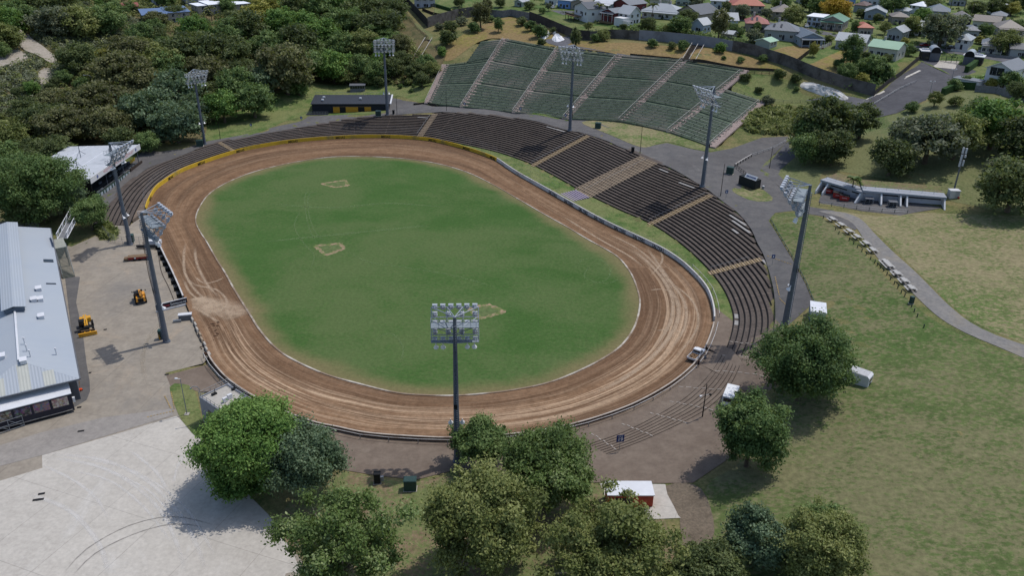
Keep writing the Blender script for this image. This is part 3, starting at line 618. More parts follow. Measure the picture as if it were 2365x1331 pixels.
for s in range(7):
    a, b = cuts[s], cuts[s + 1]
    root = empty('terrace', fpt((a + b) // 2, 0, 1.2), 0, secn[s], 'terrace', 'stepped terrace sections'); inv = -np.array(root.location)
    o = MB(); kmax = int(FROWS[a:b + 1].max())
    for k in range(kmax):
        run = [i for i in range(a, b + 1) if FROWS[i] > k]
        if len(run) < 3: continue
        groups = np.split(np.array(run), np.where(np.diff(run) > 1)[0] + 1)
        for g in groups:
            if len(g) < 3: continue
            rr = MB(); g = list(g)
            if g[-1] - g[0] > 8: g = g[::2] + ([g[-1]] if (len(g) - 1) % 2 else [])
            L = len(g); vs = []; rv = []
            for i in g:
                z = FZ[i] + k * FRISE[i]; last = FROWS[i] <= k + 1
                vs += [np.array(fpt(i, k * TREAD, z)) + inv, np.array(fpt(i, (k + 1) * TREAD + (0.9 if last else .02), z)) + inv]
                h = FRISE[i]; e = .12 + .1 * (h / RISE)
                rv += [np.array(fpt(i, k * TREAD - .03, z - h)) + inv, np.array(fpt(i, k * TREAD - .03, z + .006)) + inv, np.array(fpt(i, k * TREAD + e, z + .006)) + inv]
            o.add(vs, [(2 * j, 2 * j + 1, 2 * j + 3, 2 * j + 2) for j in range(L - 1)])
            rr.add(rv, [(3 * j + c, 3 * j + 1 + c, 3 * j + 4 + c, 3 * j + 3 + c) for j in range(L - 1) for c in (0, 1)])
            rr.build('riser', m_riser, root)
    o.build('tread', m_tread, root)
# aisle stairs of the terraces
def aisle(i, width, lab, full=False, yellow=.7):
    root = empty('aisle_stair', fpt(i, 0, 1.2), 0, lab, 'stairs', 'stairs through the terraces'); inv = -np.array(root.location)
    t = ft[i]; nr = fn[i]; rz = math.atan2(t[1], t[0]); st = MB(); no = MB(); n = int(FROWS[i])
    for k in range(n):
        z = FZ[i] + k * FRISE[i]; c = FRONT[i] + nr * (k * TREAD - .32)
        st.box((c[0] + inv[0], c[1] + inv[1], z - FRISE[i] * .75 + inv[2]), (width, .62, FRISE[i] * .5), rz)
        for d, zz_ in ((-.60, z - FRISE[i] * .5 + .004), (.09, z + .016)):
            c2 = FRONT[i] + nr * (k * TREAD + d); no.box((c2[0] + inv[0], c2[1] + inv[1], zz_ + inv[2]), (width - .04, .26 if full else .34, .02), rz)
    st.build('step', m_step, root); no.build('nosing', m_nose if yellow > .5 else m_step, root)
    h = MB(); sgn = -1
    for off in ((0,) if width > 5 else (-width / 2 - .1,)):
        p0 = None
        for k in range(0, n + 1, 4):
            kk_ = min(k, n - 1); c = FRONT[i] + nr * kk_ * TREAD + t * off; z = FZ[i] + kk_ * FRISE[i]
            q = (c[0] + inv[0], c[1] + inv[1], z + inv[2]); top = (q[0], q[1], q[2] + .95); h.tube(q, top, .035, n=5)
            if p0: h.tube(p0, top, .035, n=5)
            p0 = top
    h.build('handrail', m_gal, root)
aisle(cuts[1], 1.6, 'narrow stair through the low terrace near the leftmost yellow wall', yellow=.9)
aisle(cuts[2], 2.2, 'worn tan stair below the clubroom end of the green benches', yellow=.2)
aisle(cuts[3], 2.2, 'tan stair in the black terrace beside the middle mast', yellow=.6)
aisle(cuts[4], 9.0, 'very wide pale stair down the middle of the black terrace', True, .2)
aisle(cuts[5], 2.0, 'yellow edged stair below the mast next to the black container', yellow=.9)
aisle(cuts[6], 2.0, 'yellow stepped stair nearest the shady tree', yellow=1)
# pale worn slabs on the terraces, painted seat dividing lines
m_div = mat('faded_divider_paint', '7d7068', .9, .15, var=.25, kind='world')
def divider(i, k0=0, lab='faded painted dividing line across the terrace steps'):
    o = MB(); rz = math.atan2(ft[i][1], ft[i][0])
    for k in range(k0, int(FROWS[i])):
        z = FZ[i] + k * FRISE[i]; c = FRONT[i] + fn[i] * (k * TREAD + .68); o.box((c[0], c[1], z + .008), (.12, .85, .012), rz)
    if o.v: tag(o.build('marking', m_div), lab, None, None, 'structure')
for a, b in ((400,395),(450,372),(640,326),(700,319),(770,313),(820,311),(890,311),(1000,319),(1080,333),(1290,410),(1390,464),(1440,488),(1470,500),(1540,540),(1570,562),(1600,585),(1620,605),(1665,655),(1680,690),(1692,722),(1692,760)): divider(fidx(a, b))
def slabpatch(px, py, l, w_, lab):
    z = 4.0
    for _ in range(6):
        q = P(px, py, z)[:2]; i = nearest(FRONT, q); d = np.linalg.norm(q - FRONT[i]); k = int(d / TREAD); z = FZ[i] + k * FRISE[i]
    c = FRONT[i] + fn[i] * (k * TREAD + .66); o = MB().box((c[0], c[1], z + .012), (l, w_, .02), math.atan2(ft[i][1], ft[i][0])); tag(o.build('worn_patch', m_pale), lab, None, None, 'structure')
for px, py, l, w_ in ((1287,291,9,.8),(1533,391,4,.8),(1571,419,6,.9),(1700,509,8,.8),(1715,525,9,.8),(1703,537,3,.8),(1766,597,7,.8),(1771,610,6,.8),(977,272,5,.8),(1698,731,2,.8),(1697,746,2,.8)): slabpatch(px, py, l, w_, 'pale bare patch on a terrace step')
# faint terrace lines continuing over the brown asphalt
m_faint = mat('faint_kerb_line', '3f3833', .9, .1, var=.2, kind='world'); m_fwh = mat('faint_white_dash', '9b948d', .9, .1, var=.2, kind='world')
ends = [[(1668,821),(1640,865),(1590,915),(1520,960),(1440,1000),(1360,1028)], [(1715,830),(1690,885),(1640,940),(1560,985),(1470,1025),(1400,1050)]]
for j in range(7):
    t = j / 6; ln = [(p[0] * (1 - t) + q[0] * t, p[1] * (1 - t) + q[1] * t) for p, q in zip(*ends)]
    ln = catmull(Gs(ln)[:, :2], False, 2); o = MB()
    for p, q in zip(ln[:-1], ln[1:]):
        d = (q - p) / np.linalg.norm(q - p); nr = np.array([-d[1], d[0]]) * .07; z0_, z1_ = tz(*p) + .13, tz(*q) + .13
        o.add([(*(p + nr), z0_), (*(p - nr), z0_), (*(q - nr), z1_), (*(q + nr), z1_)], [(0, 1, 2, 3)])
    tag(o.build('marking', m_faint), 'faint buried terrace edge across the brown asphalt', None, None, 'structure')
for a, b in (((1565,894),(1690,905)),((1545,928),(1650,950)),((1500,955),(1590,980)),((1435,980),(1510,1010)),((1365,1003),(1425,1042)),((1667,822),(1760,829)),((1650,858),(1770,872)),((1683,790),(1770,800))):
    p, q = G(*a), G(*b); o = MB(); n = 7
    for j in range(n):
        t0, t1 = (j + .1) / n, (j + .75) / n; A = p + (q - p) * t0; B = p + (q - p) * t1; d = (B - A) / np.linalg.norm(B - A); nr = np.array([-d[1], d[0], 0]) * .1
        sh = np.array([-d[1], d[0], 0]) * (.18 * (j % 2)); za, zb = tz(*A[:2]) + .14, tz(*B[:2]) + .14
        o.add([((A + nr + sh)[0], (A + nr + sh)[1], za), ((A - nr + sh)[0], (A - nr + sh)[1], za), ((B - nr + sh)[0], (B - nr + sh)[1], zb), ((B + nr + sh)[0], (B + nr + sh)[1], zb)], [(0, 1, 2, 3)])
    tag(o.build('marking', m_fwh), 'row of short faded white dashes on the brown asphalt', None, None, 'structure')
for a, b in (((1790,640),(1800,685)),((1800,690),(1815,705)),((1772,592),(1830,612)),((403,945),(395,905)),((395,945),(380,915)),((340,965),(405,950))):
    p, q = G(*a), G(*b); o = MB(); n = 9; d = (q - p) / np.linalg.norm(q - p); nr = np.array([-d[1], d[0], 0]) * .09
    for j in range(n):
        A = p + (q - p) * (j / n); B = p + (q - p) * ((j + .6) / n); za, zb = tz(*A[:2]) + .12, tz(*B[:2]) + .12
        o.add([(*(A + nr)[:2], za), (*(A - nr)[:2], za), (*(B - nr)[:2], zb), (*(B + nr)[:2], zb)], [(0, 1, 2, 3)])
    tag(o.build('marking', m_yel), 'faded yellow painted line on the asphalt', None, None, 'structure')
# ================================================================== track walls
def strip_wall(name, line, h, th, m, label, cat='wall', base=0.0, parts=(), parent=None, top=None):
    """a wall following a line (inner face on the line)"""
    line = np.asarray(line)[:, :2]; t = np.gradient(line, axis=0); t /= np.linalg.norm(t, axis=1)[:, None]; nr = np.c_[-t[:, 1], t[:, 0]]
    z = np.full(len(line), base) if np.isscalar(base) else np.asarray(base)
    hh = np.full(len(line), h) if np.isscalar(h) else np.asarray(h)
    o = MB(); vs = []; L = len(line)
    for i in range(L):
        a, b = line[i], line[i] + nr[i] * th
        vs += [(*a, z[i] - .4), (*a, z[i] + hh[i]), (*b, z[i] + hh[i]), (*b, z[i] - .4)]
    fs = [(i * 4 + k, i * 4 + (k + 1) % 4, i * 4 + 4 + (k + 1) % 4, i * 4 + 4 + k) for i in range(L - 1) for k in range(4)] + [(0, 1, 2, 3), (4 * L - 1, 4 * L - 2, 4 * L - 3, 4 * L - 4)]
    o.add(vs, fs); ob = o.build(name, m, parent)
    if label: tag(ob, label, cat)
    return ob, nr
def outw(line):
    t = np.gradient(line, axis=0); nr = np.c_[-t[:, 1], t[:, 0]]; return 1 if (nr * (line - CEN)).sum() > 0 else -1
FONT = bpy.data.fonts[0] if bpy.data.fonts else None
def text(name, body, size, m, origin, xdir, up=(0, 0, 1), parent=None, ext=.01, shear=0.0, width=None, bold=0.0, label=None):
    cu = bpy.data.curves.new(name, 'FONT'); cu.body = body; cu.size = size; cu.align_x = 'CENTER'; cu.align_y = 'CENTER'; cu.extrude = ext; cu.shear = shear; cu.offset = bold; cu.resolution_u = 2
    tmp = bpy.data.objects.new(name, cu); COL.objects.link(tmp)
    dg = bpy.context.evaluated_depsgraph_get(); me = bpy.data.meshes.new_from_object(tmp.evaluated_get(dg)); COL.objects.unlink(tmp); bpy.data.objects.remove(tmp)
    me.materials.clear(); me.materials.append(m)
    o = bpy.data.objects.new(name, me); COL.objects.link(o)
    x = Vector(xdir).normalized(); y = Vector(up); y = (y - x * y.dot(x)).normalized(); zz_ = x.cross(y)
    mt = Matrix((x, y, zz_)).transposed().to_4x4()
    if width:
        wd = max(v.co.x for v in me.vertices) - min(v.co.x for v in me.vertices); mt = mt @ Matrix.Diagonal((width / wd, 1, 1, 1))
    mt.translation = Vector(origin)
    if parent: o.parent = parent; mt = Matrix.Translation(-Vector(parent.location)) @ mt if parent.rotation_euler.z == 0 else mt
    o.matrix_local = mt
    if label: o['label'] = label
    return o
m_yw = mat('yellow_wall_paint', 'c2a02c', .6, .3, var=.1, scale=.4, c2='8f7f45', cs=.09, ca=.5, cb=.68, kind='world')
m_gw = mat('grey_white_wall_paint', 'c3c3c4', .7, .3, var=.1, scale=.5, c2='a39e98', cs=.15, kind='world')
m_fw = mat('clay_stained_wall', '5c4a40', .85, .2, var=.2, c2='7d6a5b', cs=.3, kind='world')
m_cop = mat('white_rail_paint', 'b9b6b3', .6, .3, var=.1, c2='94897e', cs=.3, kind='world')
m_blk = mat('black_paint', '16161a', .7, .3, var=.1)
m_dk = mat('dark_rubber_base', '17151a', .9, .2, var=.2, kind='world')
def track_wall(a, b, h, th, m, label, coping, letters, base=None, cw=None):
    ln = wall_run(a, b); sg = outw(ln)
    if sg < 0: ln = ln[::-1]
    root = empty('track_wall', (ln[len(ln) // 2][0], ln[len(ln) // 2][1], 0), 0, label, 'wall'); off = np.array(root.location)[:2]
    strip_wall('wall_panel', ln - off, h, th, m, None, parent=root)
    t = np.gradient(ln, axis=0); t /= np.linalg.norm(t, axis=1)[:, None]; nr = np.c_[-t[:, 1], t[:, 0]]
    if coping is not None:
        c = MB(); L = len(ln); vs = []; cw = cw or (th + .16); fo = .02
        for i in range(L):
            a_, b_ = ln[i] - off - nr[i] * fo, ln[i] - off + nr[i] * cw
            vs += [(*a_, h - .05), (*a_, h + .07), (*b_, h + .07), (*b_, h - .05)]
        c.add(vs, [(i * 4 + k, i * 4 + (k + 1) % 4, i * 4 + 4 + (k + 1) % 4, i * 4 + 4 + k) for i in range(L - 1) for k in range(4)]); c.build('coping', coping, root)
    if base is not None:
        strip_wall('skirting', ln - off - nr * .05, .3, .04, base, None, parent=root, base=.1)
    for (px, py, body, size, wd, mm) in letters:
        i = nearest(ln, P(px, py, h * .55)); i = min(max(i, 2), len(ln) - 3)
        q = ln[i] - nr[i] * .07; d = t[i]
        x = np.array([d[0], d[1], 0]); 
        if np.dot(np.cross(x, (0, 0, 1)), [-nr[i][0], -nr[i][1], 0]) < 0: x = -x
        text('lettering', body, size, mm, (q[0], q[1], h * .56), x, parent=root, shear=.12, width=wd, bold=.012)
    return root, ln, nr, t
mid_l = [(350,458,'MIDAS',1.25,3.2,m_blk),(397,411,'MIDAS',1.25,3.2,m_blk),(470,377,'MIDAS',1.3,3.3,m_blk),(562,350,'MIDAS',1.3,3.3,m_blk),(677,329,'MIDAS',1.3,3.4,m_blk),(784,320,'MIDAS',1.3,3.4,m_blk),(891,320,'MIDAS',1.3,3.4,m_blk),(987,328,'MIDAS',1.3,3.4,m_blk),(1071,344,'MIDAS',1.3,3.4,m_blk),(1139,372,'MIDAS',1.3,3.2,m_blk)]
m_txt = mat('dark_wall_lettering', '2f3036', .7, .3)
sal = [(x, y, 'SALTERS', 1.35, 4.6, m_txt) for x, y in ((1282,447),(1318,466),(1355,486),(1394,506),(1435,528),(1478,549),(1524,572))]
TW1 = track_wall((340,492), (1147,376), 1.75, .22, m_yw, 'yellow painted track wall with black lettering round the far turn', None, mid_l)
TW2 = track_wall((1148,377), (1647,747), 1.65, .25, m_gw, 'pale grey track wall with dark lettering along the terrace straight', m_cop, sal, m_dk, cw=.28)
TW3 = track_wall((1646,752), (483,825), 1.15, .22, m_fw, 'low clay stained track wall with white top rail along the near turn', mat('stained_pale_coping', 'a59b90', .7, .3, var=.12, c2='7d6f62', cs=.3, kind='world'), [], None, .26)
# outer rail on posts behind the near wall
def post_rail(name, line, h, gap, m, label, zoff=0.0, r=.04, rails=(1.0,), cat='railing', mp=None, groundz=None):
    line = np.asarray(line)[:, :2]; s = np.concatenate([[0], np.cumsum(np.linalg.norm(np.diff(line, axis=0), axis=1))]); n = max(1, int(round(s[-1] / gap)))
    q = [np.array([np.interp(s[-1] * i / n, s, line[:, 0]), np.interp(s[-1] * i / n, s, line[:, 1])]) for i in range(n + 1)]
    gz = [(tz(*p) if groundz is None else groundz) + zoff for p in q]
    root = empty(name, (*q[n // 2], gz[n // 2]), 0, label, cat); o0 = np.array(root.location)
    pts = [np.array((*p, z)) - o0 for p, z in zip(q, gz)]
    if n <= 95:
        for p in pts: MB().tube(p - np.array([0, 0, .2]), p + np.array([0, 0, h]), r * 1.2, n=5).build('post', mp or m, root)
    for f in rails:
        o = MB()
        for a, b in zip(pts[:-1], pts[1:]): o.tube(a + np.array([0, 0, h * f]), b + np.array([0, 0, h * f]), r, n=5)
        o.build('rail', m, root)
    return root
ln3 = TW3[1]; post_rail('guard_rail', ln3 + TW3[2] * 1.0, 1.0, 5.0, m_cop, 'white pipe guard rail on posts outside the near track wall', groundz=.25, r=.06, rails=(1.0,), mp=m_gal)
i_a = nearest(TW2[1], P(1570,613)); ln4 = (TW2[1] + TW2[2] * 1.15)
k1, k2 = sorted((nearest(TW2[1], P(1590,630)), nearest(TW2[1], P(1646,745)))); post_rail('guard_rail', ln4[k1:k2], .9, 4.0, m_cop, 'white guard rail behind the wall at the terrace turn', groundz=1.1, r=.05, mp=m_gal)
# catch fence
cf = np.vstack([TW1[1][::-1] + TW1[2][::-1] * .5]) if nearest(TW1[1], P(340,492)) > 50 else TW1[1] + TW1[2] * .5
m_post = mat('weathered_fence_post', '5c5852', .8, .2, var=.2)
post_rail('catch_fence', cf, 4.4, 4.6, m_gal, 'tall wire catch fence on thin posts behind the yellow wall', groundz=.6, r=.014, rails=(.3, .5, .7, .85, 1.0), cat='fence', mp=m_post)
k1, k2 = sorted((nearest(TW2[1], P(1150,378)), nearest(TW2[1], P(1290,463)))); post_rail('catch_fence', (TW2[1] + TW2[2] * .6)[k1:k2], 4.2, 5.2, m_gal, 'wire catch fence posts on the grass beside the grey wall', groundz=1.0, r=.014, rails=(.4, .7, 1.0), cat='fence', mp=m_post)
k1, k2 = sorted((nearest(TW2[1], P(1375,512)), nearest(TW2[1], P(1600,640)))); post_rail('wire_fence', (TW2[1] + TW2[2] * .9)[k1:k2], 1.0, 3.5, m_gal, 'low wire fence along the grass strip behind the grey wall', groundz=1.1, r=.012, rails=(.5, 1.0), cat='fence', mp=m_post)
# striped steps through the grass strip
q = P(1328, 451, 1.3); i = fidx(1338, 440); rz = math.atan2(ft[i][1], ft[i][0]); rt = empty('crossing_steps', (q[0], q[1], .9), rz, 'pale striped steps crossing the grass strip to the grey wall', 'steps')
for k in range(7):
    MB().box((0, -2.6 + k * .85, .05 + .05 * k), (7.5, .4, .35)).build('step', mat('pale_lilac_step', '9a8fa0', .8, .2, kind='world'), rt)
MB().box((0, -.1, -.1), (8.2, 6.0, .3)).build('base', m_riser, rt)
# ================================================================== green bench bank
m_gb = mat('green_bench_plank', '626d63', .75, .25, var=.2, scale=.8, c2='6f746d', cs=.15, ca=.45, cb=.65, kind='world')
m_gt = mat('bench_bank_turf', '505b4e', .95, .1, var=.3, scale=.6, c2='6b6a62', cs=.05, ca=.5, cb=.65, kind='world')
m_pink = paving('pink_stair_concrete', '9c8983', 'aa9c95', '87766f', .3, 2, .5)
m_leg = mat('dark_bench_bracket', '3a4640', .7, .2)
AL = [((988,241),(1030,151)),((1070,250),(1168,91)),((1190,263),(1291,115)),((1306,277),(1432,129)),((1434,283),(1580,141)),((1547,308),(1722,164)),((1642,342),(1762,236))]
BW = [(G(*a), G(*b)) for a, b in AL]
def lerp(a, b, t): return a + (b - a) * t
def bank(c00, c10, c01, c11, n, lab):
    """stepped bench section: c00,c10 bottom corners, c01,c11 top corners"""
    root = empty('bench_bank', tuple(lerp(c00, c10, .5)), 0, lab, 'seating bank', 'green bench sections on the bank'); o0 = np.array(root.location)
    ex = (c10 - c00)[:2]; ex = ex / np.linalg.norm(ex); rz = math.atan2(ex[1], ex[0]); nr = np.array([-ex[1], ex[0]])
    t = MB(); nx_ = 8
    for k in range(n):
        a0, b0 = lerp(c00, c01, k / n) - o0, lerp(c10, c11, k / n) - o0; a1, b1 = lerp(c00, c01, (k + 1) / n) - o0, lerp(c10, c11, (k + 1) / n) - o0
        z0a, z0b, z1a, z1b = a0[2] + .3, b0[2] + .3, a1[2] + .3, b1[2] + .3
        t.add([(a0[0], a0[1], z0a - .9), (b0[0], b0[1], z0b - .9), (b0[0], b0[1], z1b - .05), (a0[0], a0[1], z1a - .05), (b1[0], b1[1], z1b - .03), (a1[0], a1[1], z1a - .03)], [(0, 1, 2, 3), (3, 2, 4, 5)])
        gap = .12 if (k + 1) % 9 else 0
        if (k % 9) == 8: continue
        A, B = lerp(a0, a1, .5), lerp(b0, b1, .5); A[2] = z1a; B[2] = z1b; d = B - A; L = np.linalg.norm(d); d = d / L; A = A + d * .5; B = B - d * .5
        pl = MB(); w2 = np.array([nr[0], nr[1], 0]) * .2; hz = np.array([0, 0, .42]); th = np.array([0, 0, .07])
        pl.add([A - w2 + hz, B - w2 + hz, B + w2 + hz, A + w2 + hz, A - w2 + hz - th, B - w2 + hz - th, B + w2 + hz - th, A + w2 + hz - th], [(0, 1, 2, 3), (7, 6, 5, 4), (0, 4, 5, 1), (1, 5, 6, 2), (2, 6, 7, 3), (3, 7, 4, 0)])
        m_ = max(2, int(L / 4.2))
        for j in range(m_ + 1):
            q = lerp(A, B, j / m_); pl.box((q[0], q[1], q[2] + .17), (.1, .3, .42), rz, mi=1)
            if j < m_ and RNG.random() < .12: pl.box((q[0], q[1], q[2] + .62), (.07, .07, .45), rz, mi=1)
        pl.build('bench', [m_gb, m_leg], root)
    t.build('bank_step', m_gt, root)
F6 = 19 / 28.
bank(BW[0][0], BW[1][0], BW[0][1], lerp(*BW[1], F6), 19, 'lower left section of green benches next to the young trees')
bank(G(1078,146), lerp(*BW[1], F6 + .02), G(1112,97), BW[1][1], 9, 'short top left section of worn green benches under the golden grass')
bank(BW[1][0], BW[2][0], BW[1][1], BW[2][1], 28, 'green bench section between the leftmost two long pink stairs')
bank(BW[2][0], BW[3][0], BW[2][1], BW[3][1], 28, 'green bench section behind the middle far mast')
bank(BW[3][0], BW[4][0], BW[3][1], BW[4][1], 28, 'green bench section below the triple handrail steps')
bank(BW[4][0], BW[5][0], BW[4][1], BW[5][1], 28, 'green bench section behind the head of the right far mast')
bank(BW[5][0], BW[6][0], lerp(*BW[5], F6), BW[6][1], 19, 'short right end section of green benches beside the flax bushes')
pl_ = ['end stair along the left edge of the green benches', 'long pink stair leftmost between full green bench sections', 'long pink stair left of the middle far mast', 'long pink stair right of the middle far mast', 'long pink stair rising to the triple handrail steps', 'long pink stair passing behind the right far mast head', 'pale stair along the right edge of the green benches']
for j, ((a, b), lab) in enumerate(zip(BW, pl_)):
    root = empty('bank_stair', tuple(a), 0, lab, 'stairs', 'stairs up the green bench bank'); o0 = np.array(a); d = (b - a); L = np.linalg.norm(d[:2]); dx = d[:2] / L; rz = math.atan2(dx[1], dx[0]); n = int(L / .9); o = MB(); wd = 3.0
    for k in range(n):
        t = (k + .5) / n; q = lerp(a, b, t) - o0; o.box((q[0], q[1], q[2] + .33), (L / n + .02, wd, .5), rz)
    o.build('step', m_pink, root)
    e = MB()
    for k in range(0, n):
        t = k / n; q = lerp(a, b, t) - o0; e.box((q[0], q[1], q[2] + .6), (.14, wd - .05, .03), rz)
    e.build('nosing', mat('pale_step_edge', 'bbaea6', .8, .2, kind='world'), root)
    r_ = MB(); p0 = None; nr = np.array([-dx[1], dx[0]]) * (wd / 2 - .35)
    for k in range(0, n + 1, 5):
        q = lerp(a, b, k / n) - o0; q[:2] += nr; top = q + np.array([0, 0, 1.6]); r_.tube(q, top, .05, n=5)
        if p0 is not None: r_.tube(p0, top, .055, n=5)
        p0 = top
    r_.build('handrail', m_cop, root)
# ================================================================== floodlight masts
m_mast = mat('mast_grey_steel', '5d646f', .55, .4, .25, var=.12, scale=1.5, c2='4a515b', cs=.3)
m_frame = mat('mast_frame_steel', '8e959e', .45, .4, .35, var=.1)
m_plat = mat('grating_platform', '7b858c', .7, .3, .2, var=.1)
m_lampb = mat('floodlight_housing', 'a9adb4', .4, .5, .2, var=.06); m_lens = mat('floodlight_lens', 'd5dae0', .15, .6, var=.05)
m_horn = mat('white_horn', 'd8d8da', .4, .4, var=.05)
MH = 27.6
def make_mast():
    root = empty('floodlight_mast', (0, 0, 0), 0, 'mast', 'floodlight mast', 'floodlight masts around the stadium')
    p = MB(); p.tube((0, 0, -.5), (0, 0, 20), .56, .37, 12); p.tube((0, 0, 20), (0, 0, MH), .37, .26, 12); p.tube((0, 0, -.1), (0, 0, .35), .8, .7, 12); p.build('pole', m_mast, root, smooth=False)
    st = MB()
    for k in range(60): z = .8 + k * .43; st.box((-.42 - (.14 - z * .009) * .9, 0, z), (.3, .42, .05))
    for y in (-.2, .2): st.tube((-.74, y, .8), (-.5, y, 26.2), .03, n=4)
    st.build('step_rung', m_mast, root)
    W2 = 3.7; top = (4.1, 27.2); bot = (.7, 22.8)
    def at(t, y): return (bot[0] + (top[0] - bot[0]) * t, y, bot[1] + (top[1] - bot[1]) * t)
    f = MB()
    for t in (0, .22, .45, .72, 1.0): f.tube(at(t, -W2), at(t, W2), .09 if t in (0, 1) else .06, n=5)
    for y in (-W2, -1.25, 1.25, W2): f.tube(at(0, y), at(1, y), .08, n=5)
    for y in (-W2, -1.25, 1.25, W2): f.tube((0, 0, MH), at(1, y), .09, n=5)
    for y in (-W2, W2):
        f.tube((0, 0, 24.6), at(.45, y), .07, n=5); f.tube((0, 0, 23), at(0, y), .07, n=5); f.tube((0, 0, 25.2), at(.72, y), .06, n=5)
    f.build('head_frame', m_frame, root)
    for z, x0, x1, nm in ((25.5, .35, 2.1, 'upper'), (23.0, .2, .9, 'lower')):
        q = MB(); q.box(((x0 + x1) / 2, 0, z), (x1 - x0, 2 * W2, .1)); q.build('platform', m_plat, root)
        q = MB()
        for x in (x0, x1):
            for k in range(7): y = -W2 + k * 2 * W2 / 6; q.tube((x, y, z), (x, y, z + .95), .03, n=4)
            for h in (.5, .95): q.tube((x, -W2, z + h), (x, W2, z + h), .03, n=4)
        for y in (-W2, W2): q.tube((x0, y, z + 1.1), (x1, y, z + .95), .03, n=4)
        q.build('guard_rail', m_frame, root)
    # one floodlight, copied
    def lamp():
        o = MB(); d = Vector((.80, 0, -.6)).normalized(); c = Vector((0, 0, 0))
        o.tube(c - d * .42, c - d * .2, .12, .22, 8, 0); o.tube(c - d * .2, c + d * .12, .22, .44, 10, 0, cap=False); o.tube(c + d * .10, c + d * .12, .43, .43, 10, 1)
        o.box((.05, 0, .46), (.5, .8, .05), 0, 0); o.tube(c - d * .1, c - d * .1 + Vector((0, 0, -.5)), .04, n=4, mi=0)
        return o
    proto = None
    for t, n in ((.98, 6), (.76, 4), (.5, 6), (.27, 4), (.04, 6)):
        for k in range(n):
            y = -W2 + .55 + k * (2 * W2 - 1.1) / (n - 1); q = at(t, y); loc = (q[0] + .25, q[1], q[2])
            if proto is None: proto = lamp().build('floodlight', [m_lampb, m_lens], root, smooth=False, loc=loc)
            else: c = proto.copy(); COL.objects.link(c); c.location = loc
    hp = None
    for y in (-3.0, -1.9, 1.9, 3.0):
        loc = (.9, y, 22.0)
        if hp is None: hp = MB().tube((0, 0, .5), (.1, 0, .1), .06, .1, 6).tube((.1, 0, .1), (.35, 0, -.45), .1, .42, 10).build('horn', m_horn, root, loc=loc)
        else: c = hp.copy(); COL.objects.link(c); c.location = loc
    for y in (-.95, .95): c = hp.copy(); COL.objects.link(c); c.location = (.1, y, 8.2)
    o = MB(); o.box((-.62, .1, 11.5), (.12, .5, .8)); o.build('number_plate', m_blk, root)
    return root
mast0 = make_mast()
MASTS = [((1056,1068),(1050,733),'tall mast standing nearest the camera in front of the track'), ((385,790),(321,491),'tall mast in the pit yard beside the banner wall'), ((301,565),(246,330),'mast between the white roofed stand and the pit yard'), ((473,333),(446,160),'mast against the dark forest beside the end of the low terrace'), ((895,266),(882,87),'mast in front of the black clubroom'), ((1316,301),(1324,103),'middle far mast in front of the green benches'), ((1622,430),(1650,199),'mast beside the black container at the top of the terrace'), ((1812,752),(1871,427),'mast rising behind the round shady tree on the right')]
for k, (b, t, lab) in enumerate(MASTS):
    q = G(*b); lo, hi = 10, 60
    for _ in range(40):
        m_ = .5 * (lo + hi)
        if proj(q + np.array([0, 0, m_]))[1] > t[1]: lo = m_
        else: hi = m_
    o = mast0 if k == 0 else copy_tree(mast0)
    tgt = P(960, 610)[:2]; d = tgt - q[:2]
    o.location = tuple(q); o.rotation_euler = (0, 0, math.atan2(d[1], d[0]) if k else math.pi / 2 + .06); o.scale = (min(1.12, max(.9, lo / MH)),) * 3; o['label'] = lab
# ================================================================== vegetation
def leaf_mat(name, dark, mid, light, spread=.5):
    n = NT(name); t = n.attr('tone'); oi = n.n('ShaderNodeObjectInfo').outputs['Random']
    f = n.math('ADD', t, n.math('MULTIPLY', n.math('SUBTRACT', oi, .5), .3))
    x = n.n('ShaderNodeValToRGB'); e = x.color_ramp.elements; e[0].position = .1; e[1].position = .9
    e[0].color = lin(dark) + (1,); e[1].color = lin(light) + (1,); k = e.new(.5); k.color = lin(mid) + (1,); n.l(f, x.inputs[0])
    n.l(x.outputs[0], n.b.inputs['Base Color']); n.b.inputs['Roughness'].default_value = .6; n.b.inputs['Specular IOR Level'].default_value = .25
    tr = n.n('ShaderNodeBsdfTranslucent'); n.l(n.mix(.35, x.outputs[0], lin('9aa84a')), tr.inputs[0]); ms = n.n('ShaderNodeMixShader'); ms.inputs[0].default_value = .3
    n.l(n.b.outputs[0], ms.inputs[1]); n.l(tr.outputs[0], ms.inputs[2]); n.l(ms.outputs[0], n.t.nodes['Material Output'].inputs[0])
    return n.m
LM = {'dark': leaf_mat('dark_olive_leaves', '3b472b', '525f39', '6e774b'), 'brown': leaf_mat('brown_green_leaves', '4a4c31', '606241', '7c7d55'),
      'mid': leaf_mat('mid_green_leaves', '3f5530', '58713f', '778a54'), 'bright': leaf_mat('bright_green_leaves', '41602c', '5e803c', '809c54'),
      'blue': leaf_mat('blue_green_leaves', '44573f', '5f7457', '7f9172'), 'olive': leaf_mat('olive_leaves', '545e33', '717a44', '92965e'),
      'yellow': leaf_mat('yellow_green_leaves', '6f7034', '8f8c44', 'aaa558'), 'grey': leaf_mat('grey_green_leaves', '4f5844', '69705a', '868a70'),
      'gold': leaf_mat('golden_leaves', '8a6d22', 'b08f30', 'cfae48'), 'pop': leaf_mat('poplar_leaves', '475a30', '647a40', '94a070')}
m_bark_ = mat('grey_bark', '5b5147', .9, .15, var=.25, scale=3, c2='40382f', cs=1.5); m_bark_l = mat('pale_bark', '8f8a80', .85, .2, var=.2, scale=3, c2='6b645a', cs=2)
